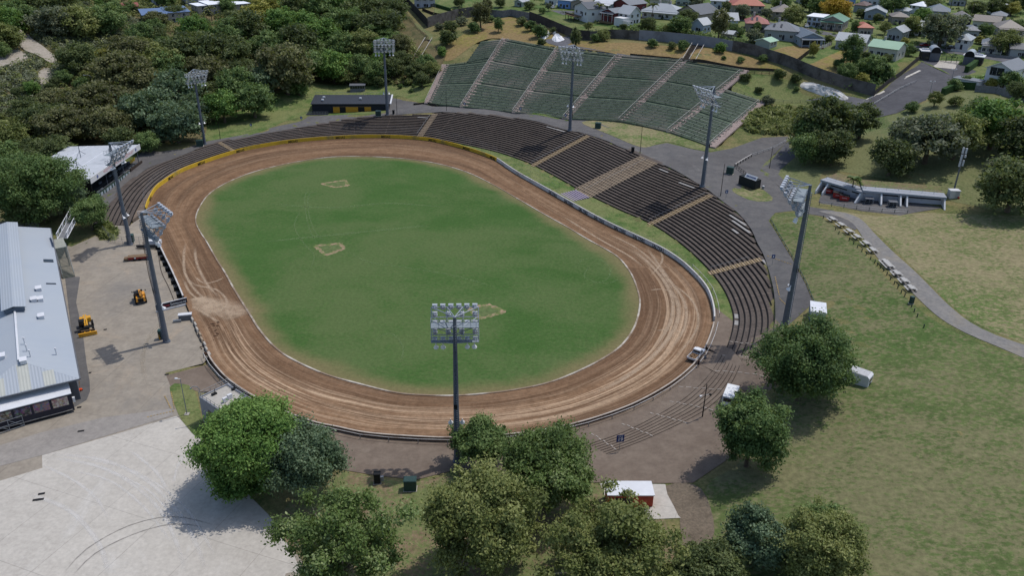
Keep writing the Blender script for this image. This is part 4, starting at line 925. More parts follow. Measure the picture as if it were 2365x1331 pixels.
def leaf_mesh(name, pos, nrm, size, tone, m, elong=1.5, rng=RNG):
    n = len(pos); up = rng.normal(size=(n, 3)); t = np.cross(nrm, up); t /= np.linalg.norm(t, axis=1)[:, None] + 1e-9; b = np.cross(nrm, t)
    s = (size * rng.uniform(.45, 1.6, n))[:, None]; L = t * s * elong / 2; Wd = b * s / 2
    V = np.stack([pos - L, pos - Wd * .9 + L * .1, pos + L, pos + Wd * .9 + L * .1], 1).reshape(-1, 3)
    me = bpy.data.meshes.new(name); me.vertices.add(4 * n); me.vertices.foreach_set('co', V.astype(np.float32).ravel())
    me.loops.add(4 * n); me.loops.foreach_set('vertex_index', np.arange(4 * n, dtype=np.int32)); me.polygons.add(n)
    me.polygons.foreach_set('loop_start', np.arange(0, 4 * n, 4, dtype=np.int32)); me.polygons.foreach_set('loop_total', np.full(n, 4, np.int32))
    a = me.attributes.new('tone', 'FLOAT', 'FACE'); a.data.foreach_set('value', np.clip(tone, 0, 1).astype(np.float32))
    me.materials.append(m); me.update(calc_edges=True); return me
def unit(n, rng): v = rng.normal(size=(n, 3)); return v / np.linalg.norm(v, axis=1)[:, None]
def crown(name, rx, rz, nclump, nleaf, leaf, m, seed, cl=.34, up=0.0, flat=.35, tonew=.55, ragged=.18):
    """leaves in clumps spread through an uneven crown; origin at the crown's centre"""
    rng = np.random.default_rng(seed); d = unit(nclump * 3, rng); d = d[d[:, 2] > -.75 + up][:nclump]; k = len(d)
    rad = rng.uniform(.55, 1.0, k) ** .6 * (1 + rng.normal(0, ragged, k)) * (1 - cl * .75)
    c = d * rad[:, None]; cr = cl * rng.uniform(.45, 1.5, k); ct = rng.uniform(0, 1, k)
    wgt = cr ** 2; pick = rng.choice(k, nleaf, p=wgt / wgt.sum()); dd = unit(nleaf, rng)
    dd[:, 2] = np.where(rng.random(nleaf) < .6, np.abs(dd[:, 2]), dd[:, 2])
    r = cr[pick] * np.clip(np.abs(rng.normal(.72, .42, nleaf)), .1, 1.7); p = c[pick] + dd * r[:, None] * np.array([1, 1, .85]) + rng.normal(0, .025, (nleaf, 3))
    sc = np.array([rx, rx, rz]); pos = p * sc; nn = dd * .7 + unit(nleaf, rng) * .8 + np.array([0, 0, flat]); nn /= np.linalg.norm(nn, axis=1)[:, None]
    tone = ct[pick] * tonew + rng.uniform(0, 1, nleaf) * (1 - tonew)
    return leaf_mesh(name, pos, nn, leaf, tone, m, rng=rng), c * sc
def trunk_mesh(h, r, ends, m, seed, base=(0, 0, 0), lean=0.0, nb=8):
    rng = np.random.default_rng(seed); o = MB(); fork = h * .45
    p = [np.array([0, 0, -.6]), np.array([lean * .3, 0, fork * .6]), np.array([lean * .6, 0, fork]), np.array([lean, 0, h * .8])]
    o.path(p, [r * 1.25, r, r * .8, r * .35], 8)
    for e in ends[:nb]:
        s = p[2] + (p[3] - p[2]) * rng.uniform(0, .7); mid = s + (e - s) * .5 + np.array([0, 0, -.1 * abs(e[2] - s[2])]) + rng.normal(0, .05 * h, 3) * .5
        o.path([s, mid, e], [r * .42, r * .25, r * .07], 5)
    me = bpy.data.meshes.new('trunk'); me.from_pydata(o.v, [], o.f); me.materials.append(m); me.update(); return me
def link(name, me, parent, loc=(0, 0, 0)):
    o = bpy.data.objects.new(name, me); COL.objects.link(o); o.parent = parent; o.location = loc; return o
_LIB = {}
def lib(kind, m, big=False):
    """shared crown and trunk meshes of unit-radius trees (radius 5 m, scaled per tree)"""
    key = (kind, m)
    if key in _LIB: return _LIB[key]
    s = abs(hash(kind)) % 1 + len(_LIB) * 17 + 3
    spec = {'round': (5, 4.2, 80, 11000, .34, .26), 'tall': (4.2, 6.4, 80, 10000, .34, .24), 'spread': (5.8, 3.2, 110, 12000, .34, .2), 'bush': (5, 4.4, 50, 4500, .6, .3), 'loose': (5, 4.6, 70, 6500, .36, .2), 'lump': (5, 4.0, 110, 12000, .34, .2)}[kind]
    me, c = crown('crown', spec[0], spec[1], spec[2], spec[3], spec[4], LM[m], s, spec[5])
    hc = {'round': 4.7, 'tall': 6.8, 'spread': 4.6, 'bush': 4.0, 'loose': 5.4, 'lump': 4.3}[kind]
    tm = trunk_mesh(hc, .38, [q + np.array([0, 0, hc]) for q in c], m_bark_, s)
    _LIB[key] = (me, tm, hc, spec[0]); return _LIB[key]
CN = {'dark': 'dark olive', 'brown': 'brownish dark', 'mid': 'mid green', 'bright': 'bright green', 'blue': 'blue green', 'olive': 'olive', 'yellow': 'yellow green', 'grey': 'grey green', 'gold': 'golden yellow', 'pop': 'pale flecked green'}
def tree_at(px, py, rpx, kind, m, label, name='tree', cat='tree', group=None, low=False):
    me, tm, hc, r0 = lib(kind, m); g = G(px, py, 4)
    for _ in range(3):
        s = rpx * mpp(g) / r0; g = G(px, py, hc * s * (.92 if low else 1))
    return tree_world(g, s, me, tm, hc, label, name, cat, group)
def tree_world(g, s, me, tm, hc, label, name='tree', cat='tree', group=None):
    root = empty(name, (g[0], g[1], g[2]), RNG.uniform(0, 6.28), label, cat, group); root.scale = (s, s, s * RNG.uniform(.92, 1.1))
    link('trunk', tm, root); link('crown', me, root, (0, 0, hc)); return root
# ---- the front trees, each with its own crown
def big_tree(px, py, rpx, ry, m, label, nclump, nleaf, leaf, seed, cl=.3, hk=1.25, bark=None, ragged=.18, nb=14, up=0.0):
    g = G(px, py, 8)
    for _ in range(3):
        r = rpx * mpp(g); rz = ry * mpp(g); hc = rz * hk; g = G(px, py, hc)
    me, c = crown('crown', r, rz, nclump, nleaf, leaf, LM[m], seed, cl, ragged=ragged, up=up)
    root = empty('tree', tuple(g), 0, label, 'tree', None)
    link('trunk', trunk_mesh(hc, .028 * r + .16, [q * .95 + np.array([0, 0, hc]) for q in c], bark or m_bark_, seed, nb=nb), root); link('crown', me, root, (0, 0, hc)); return root
big_tree(572, 1022, 112, 92, 'bright', 'bright green dense tree beside the grey control block', 170, 76000, 0.24, 11, 0.17, ragged=.09)
big_tree(560, 1100, 57, 44, 'bright', 'small bright tree at the edge of the concrete apron under the larger one', 61, 24795, 0.24, 12, 0.23)
big_tree(705, 1062, 84, 77, 'blue', 'darker blue green tree touching the bright green tree', 102, 46835, 0.24, 13, 0.21)
big_tree(790, 1262, 115, 117, 'pop', 'open tree with pale branches at the bottom edge beside the apron', 119, 35815, 0.24, 14, 0.15, 1.2, m_bark_l, .3, 40)
big_tree(1115, 1205, 108, 114, 'olive', 'tall brownish olive tree in front of the nearest mast', 153, 71630, 0.25, 15, 0.19, 1.2)
big_tree(1262, 1085, 101, 95, 'pop', 'green tree just right of the nearest mast', 136, 55100, 0.25, 16, 0.20, 1.2)
big_tree(1112, 1020, 62, 49, 'mid', 'smaller green tree hiding the foot of the nearest mast', 74, 30305, 0.24, 17, 0.23, 1.3)
big_tree(1418, 1268, 125, 92, 'olive', 'large open olive tree in front of the red kiosk', 153, 57855, 0.25, 18, 0.15, 1.15, m_bark_l, .3, 40)
big_tree(1738, 992, 79, 79, 'mid', 'dark green tree half hiding the white van', 105, 46835, 0.25, 19, 0.21, 1.25)
big_tree(1860, 836, 95, 84, 'mid', 'big round shady tree on the right lawn', 170, 71630, 0.25, 20, 0.19, 1.15)
big_tree(1748, 1238, 64, 64, 'blue', 'slim blue green tree near the bottom edge', 85, 35815, 0.23, 21, 0.20, 1.3)
big_tree(1888, 1262, 84, 77, 'olive', 'round olive tree with fine foliage at the bottom edge', 136, 49590, 0.21, 22, 0.18, 1.1)
big_tree(1893, 1215, 57, 46, 'mid', 'rounded green tree behind the olive one at the bottom edge', 74, 27550, 0.23, 23, 0.23, 1.2)
big_tree(1640, 1318, 73, 57, 'dark', 'dark tree cut off at the bottom edge beside the slim blue green tree', 85, 35815, 0.24, 24, 0.21, 1.1)
big_tree(80, 432, 80, 66, 'mid', 'big spreading tree hiding the end of the white roofed stand', 153, 60610, 0.34, 25, 0.19, 1.1)
big_tree(205, 492, 36, 34, 'mid', 'round leafy tree at the end of the footbridge', 68, 22040, 0.25, 26, 0.23, 1.1)
big_tree(140, 452, 42, 38, 'blue', 'blue green tree in front of the white roofed stand', 78, 27550, 0.30, 27, 0.21, 1.1)
big_tree(60, 480, 50, 36, 'dark', 'dark low tree behind the pit building wall', 68, 22040, 0.30, 28, 0.23, 1.0)
# ---- park trees on the right
for px, py, r, k, m, lab in ((1905,292,60,'lump','dark','wide dark tree standing over the curve of the entrance road'), (1862,345,36,'round','mid','round green tree at the foot of the road cluster'), (1925,345,40,'lump','dark','low dark tree at the lower right of the road cluster'), (1952,282,44,'lump','blue','blue green crown behind the wide dark tree by the road'), (1993,278,36,'loose','dark','leaning windswept tree right of the road trees'), (1872,315,42,'round','mid','mid green tree at the near end of the road cluster'), (2062,360,46,'round','dark','compact dark tree above the white bunker'), (2150,315,72,'spread','grey','wide grey green tree with bare limbs above the bunker'), (2215,310,48,'loose','olive','thin olive crown beside the cell mast'), (2105,305,45,'loose','grey','sparse tree between the road and the wide limbed tree'), (2300,290,56,'lump','bright','dense bright green tree on the knoll'), (2270,262,34,'round','mid','round green tree at the top of the knoll'), (2315,258,20,'bush','mid','small round bush above the dense bright tree'), (2345,425,62,'round','dark','large dark tree at the right edge beyond the field'), (2360,330,50,'lump','dark','dark tree at the right edge on the knoll'), (2310,390,28,'loose','grey','sparse small tree left of the edge tree')):
    tree_at(px, py, r, k, m, lab)
for px, py, r, m, lab in ((2107,247,14,'mid','round shrub alone on the grass by the road'), (2161,228,15,'olive','small open topped tree between two shrubs below the hedge'), (2207,234,13,'olive','little pale green shrub below the grey fence')):
    tree_at(px, py, r, 'bush' if r < 15 else 'loose', m, lab, 'shrub', 'shrub')
# ---- planted shrubs on the golden bank
SHR = [(1205,48,12,'dark'),(1226,60,13,'mid'),(1247,72,17,'mid'),(1277,70,8,'dark'),(1250,98,10,'dark'),(1329,88,13,'dark'),(1375,87,11,'mid'),(1397,82,13,'olive'),(1507,100,11,'mid'),(1552,106,9,'dark'),(1577,105,13,'mid'),(1663,111,12,'bright'),(1672,133,5,'mid'),(1710,137,8,'mid'),(1763,134,10,'mid'),(1094,63,14,'mid'),(1151,55,11,'mid'),(1040,61,14,'dark'),(1033,88,19,'dark'),(1066,48,12,'grey'),(1020,120,11,'bright'),(1110,32,20,'brown'),(1723,178,11,'dark'),(1753,207,9,'dark'),(1800,172,13,'dark'),(1838,180,12,'dark'),(1839,205,6,'mid'),(1774,231,13,'grey'),(942,190,9,'olive'),(925,199,6,'mid'),(955,197,5,'mid'),(970,195,6,'olive'),(950,209,5,'mid'),(1015,60,10,'grey'),(1130,42,10,'mid')]
_where = lambda x, y: ('on the grass pocket by the white tarpaulin' if x > 1715 and y > 160 else 'in the young planting beside the clubroom lawn' if x < 975 else 'near the stair ramp and the wall corner' if x < 1070 else 'on the slope above the top left benches' if x < 1270 else 'along the path under the boundary wall' if x < 1420 else 'on the golden bank left of the handrail steps' if x < 1600 else 'on the golden bank right of the handrail steps')
_seen = {}
def uniq(lab):
    k = _seen.get(lab, 0); _seen[lab] = k + 1
    o = ['', 'second ', 'third ', 'fourth ', 'fifth ', 'sixth ', 'seventh ', 'eighth ', 'ninth ', 'tenth ']
    return lab if k == 0 else o[min(k, 9)] + lab
for px, py, r, m in SHR:
    tree_at(px, py, r, 'tall' if (px, py) in ((1329,88), (1110,32), (1151,55)) else 'bush', m, uniq(('large ' if r > 15 else 'small ' if r < 9 else '') + CN[m] + ' shrub ' + _where(px, py)), 'shrub', 'shrub', 'planted shrubs on the bank')
# ---- forest on the hill
FOR = [(405,215,52,'lump','blue'),(345,262,52,'lump','blue'),(405,285,52,'lump','blue'),(440,255,36,'lump','blue'),(585,235,44,'lump','mid'),(515,248,38,'round','bright'),(550,200,42,'lump','mid'),(600,190,40,'lump','blue'),(660,165,62,'lump','brown'),(690,110,45,'lump','dark'),(715,150,38,'round','mid'),(185,300,16,'tall','yellow'),(150,285,60,'spread','brown'),(240,290,50,'spread','brown'),(110,270,50,'spread','dark'),(225,235,60,'spread','brown'),(280,170,60,'spread','brown'),(330,190,55,'spread','brown'),(370,140,50,'spread','olive'),(440,120,60,'spread','dark'),(480,165,50,'spread','brown'),(520,120,50,'spread','dark'),(390,165,40,'lump','mid'),(240,140,28,'lump','yellow'),(180,140,36,'round','dark'),(300,120,50,'spread','brown'),(130,230,40,'spread','brown'),(70,250,40,'spread','dark'),(330,235,40,'spread','brown'),(470,210,36,'spread','dark'),(550,160,40,'spread','dark'),(770,160,38,'lump','bright'),(730,130,34,'lump','mid'),(840,30,42,'lump','dark'),(880,55,50,'spread','dark'),(900,20,40,'spread','dark'),(820,60,36,'lump','mid'),(780,60,36,'lump','mid'),(740,80,40,'lump','bright'),(700,60,40,'lump','bright'),(650,60,40,'lump','bright'),(620,110,36,'lump','mid'),(790,115,36,'lump','mid'),(840,110,36,'lump','olive'),(830,160,30,'lump','mid'),(870,170,26,'lump','mid'),(905,160,26,'lump','dark'),(930,140,24,'lump','dark'),(800,175,24,'lump','olive'),(890,110,30,'lump','bright'),(860,85,30,'lump','mid'),(960,165,24,'lump','dark'),(985,145,22,'lump','mid'),(975,185,18,'round','dark'),(1000,160,18,'round','olive'),(875,190,14,'bush','dark'),(850,185,14,'bush','olive'),(690,205,20,'bush','mid'),(925,105,26,'lump','brown'),(450,78,36,'lump','bright'),(530,80,36,'lump','mid'),(570,70,40,'lump','dark'),(590,40,36,'lump','yellow'),(610,25,34,'lump','yellow'),(330,90,30,'lump','mid'),(360,90,26,'lump','dark'),(180,55,40,'lump','olive'),(250,50,36,'lump','mid'),(120,50,40,'lump','grey'),(150,20,30,'lump','dark'),(40,30,30,'lump','mid'),(90,20,30,'lump','dark'),(20,55,30,'lump','bright'),(10,90,30,'lump','olive'),(730,20,40,'lump','mid'),(770,10,40,'lump','bright'),(690,20,36,'lump','dark'),(15,320,40,'round','olive'),(10,370,36,'round','mid'),(60,355,40,'spread','dark'),(120,345,40,'spread','dark'),(280,325,30,'lump','dark'),(340,330,26,'lump','mid')]
def zone(x, y):
    return ('at the left edge above the grey wall' if x < 50 and y > 200 else 'around the pale clearing in the scrub' if x < 160 and y < 200 else 'behind the white roofed stand' if x < 300 and y > 230 else 'around the mast by the low terrace' if x < 480 and y > 195 else 'near the dark blue roofed house' if x < 640 and y < 90 else 'on the middle of the bush hill' if x < 560 else 'over the lawn left of the clubroom' if x < 720 and y > 95 else 'at the top of the bush hill near the wall corner' if y < 90 else 'behind the black clubroom')
placed = []
for px, py, r, k, m in FOR:
    z_ = zone(px, py); t = tree_at(px, py, r, k, m, f'{CN[m]} {"spreading" if k == "spread" else "small" if r < 26 else "leafy"} tree {z_}', 'forest_tree', 'tree', f'{CN[m]} trees {z_}', low=True); placed.append((t.location.x, t.location.y, r * mpp(np.array(t.location))))
FPOLY = Gs([(-60,330),(60,360),(130,330),(330,320),(470,300),(530,240),(640,195),(720,180),(1005,185),(1010,150),(960,110),(930,60),(920,-8),(600,-30),(300,-30),(-60,-30)])[:, :2]
x0, y0 = FPOLY.min(0); x1, y1 = FPOLY.max(0); rng = np.random.default_rng(5); cnt = 0
for _ in range(9000):
    q = np.array([rng.uniform(x0, x1), rng.uniform(y0, y1)])
    if not inside(FPOLY, q[None])[0]: continue
    h = tz(*q); px, py = proj((*q, h + 5))
    if not (-60 < px < 1010 and -25 < py < 350): continue
    sparse = (px < 330 and py < 130 + px * .3) or (px < 130 and py < 280)
    if 20 < px < 150 and 60 < py < 160 or px < 75 and 105 < py < 170: continue
    if 255 < px < 520 and py < 52 and rng.random() < .85: continue
    rr = rng.uniform(3.2, 5.6) * (.62 if sparse else 1)
    if any((q[0] - a) ** 2 + (q[1] - b) ** 2 < (.62 * (rr + c)) ** 2 for a, b, c in placed): continue
    if 905 < px < 990 and 40 < py < 135: continue
    w_ = [('spread', 'brown'), ('spread', 'dark'), ('lump', 'mid'), ('lump', 'dark'), ('lump', 'olive'), ('lump', 'bright'), ('loose', 'grey')]
    pr = [.3, .25, .15, .12, .1, .03, .05] if px < 560 and not sparse else ([.05, .1, .25, .15, .25, .05, .15] if sparse else [.05, .15, .3, .15, .1, .22, .03])
    k, m = w_[rng.choice(7, p=pr)]; me, tm, hc, r0 = lib(k, m); s = rr / r0; z_ = zone(px, py)
    tree_world((q[0], q[1], h), s, me, tm, hc, f'{CN[m]} {"spreading" if k == "spread" else "small" if rr < 3.2 else "leafy"} tree {z_}', 'forest_tree', 'tree', f'{CN[m]} trees {z_}'); placed.append((q[0], q[1], rr)); cnt += 1
    if cnt > 195: break
print('forest', cnt, len(placed))
# ---- undergrowth masses
CLEAR2 = [Gs([(-20,122),(42,112),(72,138),(30,162),(-20,160)])[:, :2], Gs([(88,165),(116,155),(124,184),(104,206),(86,194)])[:, :2]]
CLEAR = Gs([(35,70),(45,118),(85,138),(122,156),(138,138),(108,108),(82,90),(62,70)])[:, :2]
def mass(name, poly, n_cl, per, rcl, leaf, m, label, hmax=1.6, blade=1.5, seed=3):
    rng = np.random.default_rng(seed); x0, y0 = poly.min(0); x1, y1 = poly.max(0); c = []
    while len(c) < n_cl:
        q = np.c_[rng.uniform(x0, x1, n_cl), rng.uniform(y0, y1, n_cl)]; c += list(q[inside(poly, q) & ~inside(CLEAR, q) & ~inside(CLEAR2[0], q) & ~inside(CLEAR2[1], q)])
    c = np.array(c[:n_cl]); h = terr(c); r = rcl * rng.uniform(.5, 1.4, n_cl); pk = np.repeat(np.arange(n_cl), per); d = unit(len(pk), rng); d[:, 2] = np.abs(d[:, 2])
    pos = np.c_[c, h][pk] + d * r[pk][:, None] * np.array([1, 1, hmax]) ; nn = d * .8 + unit(len(pk), rng) * .7 + np.array([0, 0, .3]); nn /= np.linalg.norm(nn, axis=1)[:, None]
    tone = rng.uniform(0, 1, n_cl)[pk] * .6 + rng.uniform(0, .4, len(pk)); me = leaf_mesh(name, pos, nn, leaf, tone, LM[m], blade, rng); ob = bpy.data.objects.new(name, me); COL.objects.link(ob); return tag(ob, label, name.replace('_', ' '), None, 'stuff')
mass('undergrowth', FPOLY, 2800, 60, 1.8, .5, 'olive', 'tangled olive undergrowth between the forest trees', seed=4)
mass('undergrowth', Gs([(-40,360),(-40,40),(160,20),(330,50),(300,110),(200,160),(60,270),(60,340)])[:, :2], 1900, 60, 1.5, .42, 'grey', 'grey green scrub around the pale clearing', seed=6)
mass('flax', Gs([(1715,290),(1735,262),(1790,248),(1850,255),(1890,262),(1880,300),(1800,312),(1730,305)])[:, :2], 260, 46, 1.0, .55, 'olive', 'spiky olive flax planting beside the pale stair', 1.2, 4.0, 7)
mass('flax', Gs([(225,525),(245,515),(268,535),(262,552),(235,548)])[:, :2], 40, 40, .8, .5, 'olive', 'low flax clump inside the wire fence at the yard edge', 1.1, 4.0, 8)
# ---- palms
def palm_mesh(h, fr, seed):
    rng = np.random.default_rng(seed); o = MB(); o.path([(0, 0, -.4), (.15, 0, h * .5), (.3, 0, h)], [.22, .17, .14], 7)
    return o
def frond_mesh(h, n, L, seed, m):
    rng = np.random.default_rng(seed); pos = []; nn = []; tone = []
    for k in range(n):
        a = 6.283 * k / n + rng.uniform(-.2, .2); el = rng.uniform(.1, 1.1)
        for t in np.linspace(.1, 1, 12):
            r = L * t * math.cos(el) ; z = L * t * math.sin(el) - L * .55 * t * t
            for sd in (-1, 1):
                pos.append((.3 + r * math.cos(a) - sd * .2 * math.sin(a), r * math.sin(a) + sd * .2 * math.cos(a), h + z)); nn.append((-math.cos(a) * .4 + sd * math.sin(a) * .4, -math.sin(a) * .4 - sd * math.cos(a) * .4, 1)); tone.append(rng.uniform(.2, .9))
    nn = np.array(nn); nn /= np.linalg.norm(nn, axis=1)[:, None]; return leaf_mesh('crown', np.array(pos), nn, .42, np.array(tone), LM[m], 1.9, rng)
for px, py, hh, m, lab in ((1505,48,7,'dark','feathery palm in front of the white roofed house'), (1384,48,7,'olive','tall palm beside the dark red house'), (2192,35,8,'mid','tall palm among the far grey roofs'), (2240,45,8,'dark','palm beyond the big willow'), (2225,30,8,'mid','palm behind the dark gabled house'), (1683,72,5,'dark','cabbage palm behind the small grey cottage'), (1742,62,5,'dark','cabbage palm by the red roof'), (130,338,5,'yellow','yellow cabbage palm behind the white roofed stand'), (1966,455,5,'mid','cabbage palm standing in front of the white bunker'), (490,48,6,'grey','bare topped palm below the white roofed hill house')):
    g = G(px, py); root = empty('palm_tree', tuple(g), RNG.uniform(0, 6), lab, 'palm tree'); palm_mesh(hh, 0, 1).build('trunk', m_bark_, root); link('crown', frond_mesh(hh, 16, 2.6 if hh < 6 else 3.2, px, m), root)
# ---- garden trees between the houses
GT = [(1495,60,20,'round','dark'),(1570,58,28,'lump','mid'),(1590,42,24,'lump','dark'),(1545,68,14,'bush','olive'),(1662,62,22,'tall','brown'),(1692,68,16,'round','mid'),(1708,74,13,'bush','mid'),(1716,26,20,'loose','grey'),(1742,84,19,'bush','grey'),(1749,62,9,'tall','mid'),(1771,32,15,'loose','grey'),(1606,10,22,'loose','grey'),(1676,18,12,'tall','dark'),(1252,24,9,'round','mid'),(1268,16,10,'loose','grey'),(1222,14,12,'bush','dark'),(1834,36,27,'lump','olive'),(1890,18,26,'lump','mid'),(1872,8,24,'lump','dark'),(1930,24,34,'lump','gold'),(1990,32,12,'bush','dark'),(2030,40,12,'round','dark'),(2062,14,28,'lump','mid'),(2105,64,22,'lump','olive'),(2178,68,46,'lump','grey'),(2046,66,14,'loose','olive'),(1975,63,10,'tall','mid'),(2132,40,22,'lump','bright'),(2112,50,14,'round','yellow'),(2320,98,28,'round','olive'),(2275,72,18,'lump','mid'),(2262,92,11,'bush','yellow'),(2338,20,18,'lump','yellow'),(2300,16,22,'lump','dark'),(2352,6,24,'lump','dark'),(2255,20,20,'lump','dark'),(2222,36,14,'round','mid'),(1968,122,26,'tall','mid'),(1936,148,13,'round','mid'),(1955,168,22,'lump','mid'),(1992,182,16,'bush','yellow'),(2014,158,30,'lump','mid'),(2040,168,22,'bush','mid'),(2048,138,13,'round','dark'),(1880,115,11,'tall','yellow'),(1912,92,12,'bush','olive'),(2335,188,24,'bush','mid'),(2350,212,22,'round','dark'),(2292,192,14,'bush','yellow'),(2205,197,16,'bush','mid'),(2230,190,14,'bush','mid'),(2100,118,14,'bush','mid'),(1805,12,22,'lump','mid'),(2000,128,10,'bush','dark'),(1700,8,16,'lump','mid'),(2150,14,20,'lump','dark'),(1440,62,9,'bush','dark'),(1360,60,12,'loose','olive'),(2005,58,9,'bush','mid'),(2090,96,10,'bush','yellow'),(1775,98,8,'bush','mid'),(1915,45,12,'round','dark'),(1800,6,18,'round','mid'),(2350,60,16,'round','mid'),(1060,4,14,'round','dark'),(1155,6,14,'lump','dark'),(1125,18,14,'tall','brown'),(1300,5,10,'round','mid'),(2105,6,20,'lump','mid')]
def gzone(x, y):
    return ('beside the white house on stilts' if x < 1400 else 'in front of the white hipped roof' if x < 1530 else 'left of the small grey cottage' if x < 1625 else 'right of the small grey cottage' if x < 1725 else 'near the green roofed shed' if x < 1800 and y > 50 else 'among the far roofs behind the red hipped roof' if x < 1860 and y <= 50 else 'between the blue house and the white street house' if x < 1925 and y > 60 else 'along the street by the golden tree' if x < 2020 and y < 100 else 'in the thicket above the boundary wall' if x < 2070 and y > 100 else 'behind the entrance gates' if x < 2240 and y < 130 else 'by the white gabled house on the right' if y > 130 else 'at the far right street')
for px, py, r, k, m in GT:
    tree_at(px, py, r * .88, k, m, uniq(('golden leaved' if m == 'gold' else ('big ' if r > 25 else 'small ' if r < 12 else '') + CN[m]) + ' tree ' + gzone(px, py)), 'garden_tree', 'tree', 'garden trees among the houses', low=True)
# ================================================================== buildings and yard things
def frame(a, b, za=None, zb=None):
    """local frame from two places: origin a, x along a->b, y away from the camera"""
    A = G(*a) if za is None else P(*a, za); B = G(*b) if za is None else P(*b, zb if zb is not None else za)
    d = (B - A)[:2]; L = float(np.linalg.norm(d)); rz = math.atan2(d[1], d[0])
    return A, rz, L
def extr(mb, poly, y0, y1, mi=None):
    n = len(poly); vs = [(x, y0, z) for x, z in poly] + [(x, y1, z) for x, z in poly]
    return mb.add(vs, [(i, (i + 1) % n, n + (i + 1) % n, n + i) for i in range(n)] + [tuple(range(n - 1, -1, -1)), tuple(range(n, 2 * n))], mi)
m_roofb = corr('blue_grey_roof', '9fa6ae', .5, 1, .5, '939ca8', kind='object', dark=.9, cs=.12)
m_roofb2 = corr('blue_grey_roof_cross', '9fa6ae', .5, 0, .5, '939ca8', kind='object', dark=.86, cs=.12)
m_tran = corr('cream_translucent_sheet', 'adafa8', .5, 0, .5, kind='object', dark=.9)
m_navy = mat('navy_panel', '14182a', .5, .4, var=.15); m_offw = mat('white_sheet_metal', 'c9cbd0', .4, .4, var=.05, scale=.6)
m_wht = mat('white_paint', 'c4c5c8', .5, .4, var=.05, scale=1.5, c2='a9a8a6', cs=.4, ca=.55, cb=.8)
m_glass = mat('dark_glass', '1b2026', .12, .6, var=.2); m_grn = mat('green_cabinet_paint', '1f3a36', .5, .4, var=.1)
m_wallg = mat('grey_cladding', '5d6066', .8, .2, var=.1); m_conc2 = mat('light_concrete', '9f9a92', .85, .2, var=.12, scale=1.2, c2='837c72', cs=.5)
m_rub = mat('tyre_rubber', '19191b', .85, .2, var=.2); m_rim = mat('wheel_rim', '8c8f94', .4, .5, .5); m_rimy = mat('yellow_rim', 'b58d25', .5, .4)
m_my = mat('machine_yellow', 'c48f1d', .45, .45, var=.08, c2='8f6a20', cs=1.5, ca=.6, cb=.8); m_mo = mat('machine_amber', 'c98a2a', .45, .45, var=.08)
m_bk = mat('matt_black', '131416', .7, .3, var=.15); m_red = mat('red_paint', '8e1f1d', .5, .4, var=.1, c2='6a2a24', cs=.8); m_orange = mat('orange_paint', 'd2491c', .5, .4, var=.05)
m_wood = mat('aged_timber', '6f5c48', .85, .2, var=.2, scale=3); m_dwood = mat('dark_timber', '3a332e', .85, .2, var=.25, scale=2, kind='world'); m_blue = mat('sign_blue', '22396e', .5, .4, var=.05)
m_seat = mat('dark_seating', '191d22', .7, .3, var=.3, scale=3); m_gr2 = mat('weathered_grey_board', '6f7072', .85, .2, var=.2, scale=1.5, kind='object')
m_ltext = mat('white_lettering', 'd8d8d6', .6, .3, var=.03); m_rtext = mat('red_lettering', 'a93a3a', .6, .3, var=.05); m_stain = mat('roof_membrane', 'aeb2b8', .7, .3, var=.06, scale=.8, c2='8d9298', cs=.12, ca=.55, cb=.75)
# ---- the long pit building
E0 = P(183, 875, 5.6); E1 = P(116, 527, 5.6); dy_ = (E1 - E0)[:2]; LY = float(np.linalg.norm(dy_)); rz = math.atan2(dy_[1], dy_[0]) - math.pi / 2
pb = empty('pit_building', (E0[0], E0[1], 0), rz, 'long pit building with blue grey ribbed roof and raised ridge vent', 'building')
rq = P(40, 800, 7.8); ca, sa = math.cos(-rz), math.sin(-rz); dxy = rq[:2] - E0[:2]; HWI = abs(ca * dxy[0] - sa * dxy[1])
HW = HWI; EH, RH = 5.6, 7.8; FY = 7.5
b = MB(); b.box((-HW, LY / 2 + 1.2, EH / 2 - .1), (2 * HW - 1.2, LY - 2.4, EH - .2)); b.build('wall', m_wallg, pb)
r = MB(); r.slab([(0, 0, EH), (0, LY, EH), (-HW, LY, RH), (-HW, FY, RH)], .15); r.slab([(-2 * HW, 0, EH), (-2 * HW, LY, EH), (-HW, LY, RH), (-HW, FY, RH)], .15); r.build('roof', m_roofb, pb)
h = MB(); h.slab([(0, 0, EH), (-HW, FY, RH - .02), (-2 * HW, 0, EH)], .12); h.build('hip_roof', m_roofb2, pb)
for x in (-HW * .52, -HW * .95, -HW * 1.4):
    t = 1 - abs(x + HW) / HW; s = MB(); zt = lambda y: EH + (RH - EH) * y / FY + .03
    y1 = FY * t * .92; s.slab([(x - .9, .1, zt(.1)), (x + .9, .1, zt(.1)), (x + .9, y1, zt(y1)), (x - .9, y1, zt(y1))], .03); s.build('skylight_strip', m_tran, pb)
v = MB(); y0 = LY * .36; v.box((-HW, (y0 + LY - 1) / 2, RH + .35), (3.6, LY - 1 - y0, 1.0)); v.build('ridge_vent', mat('vent_dark_side', '55606e', .7, .3), pb)
v = MB(); v.slab([(-HW + 2.2, y0 - .4, RH + .85), (-HW + 2.2, LY - .6, RH + .85), (-HW, LY - .6, RH + 1.35), (-HW, y0 - .4, RH + 1.35)], .1); v.slab([(-HW - 2.2, y0 - .4, RH + .85), (-HW - 2.2, LY - .6, RH + .85), (-HW, LY - .6, RH + 1.35), (-HW, y0 - .4, RH + 1.35)], .1); v.build('vent_roof', m_roofb2, pb)
rc = MB(); rc.tube((-HW, FY, RH + .06), (-HW, y0, RH + .06), .22, n=6); rc.build('ridge_cap', m_offw, pb)
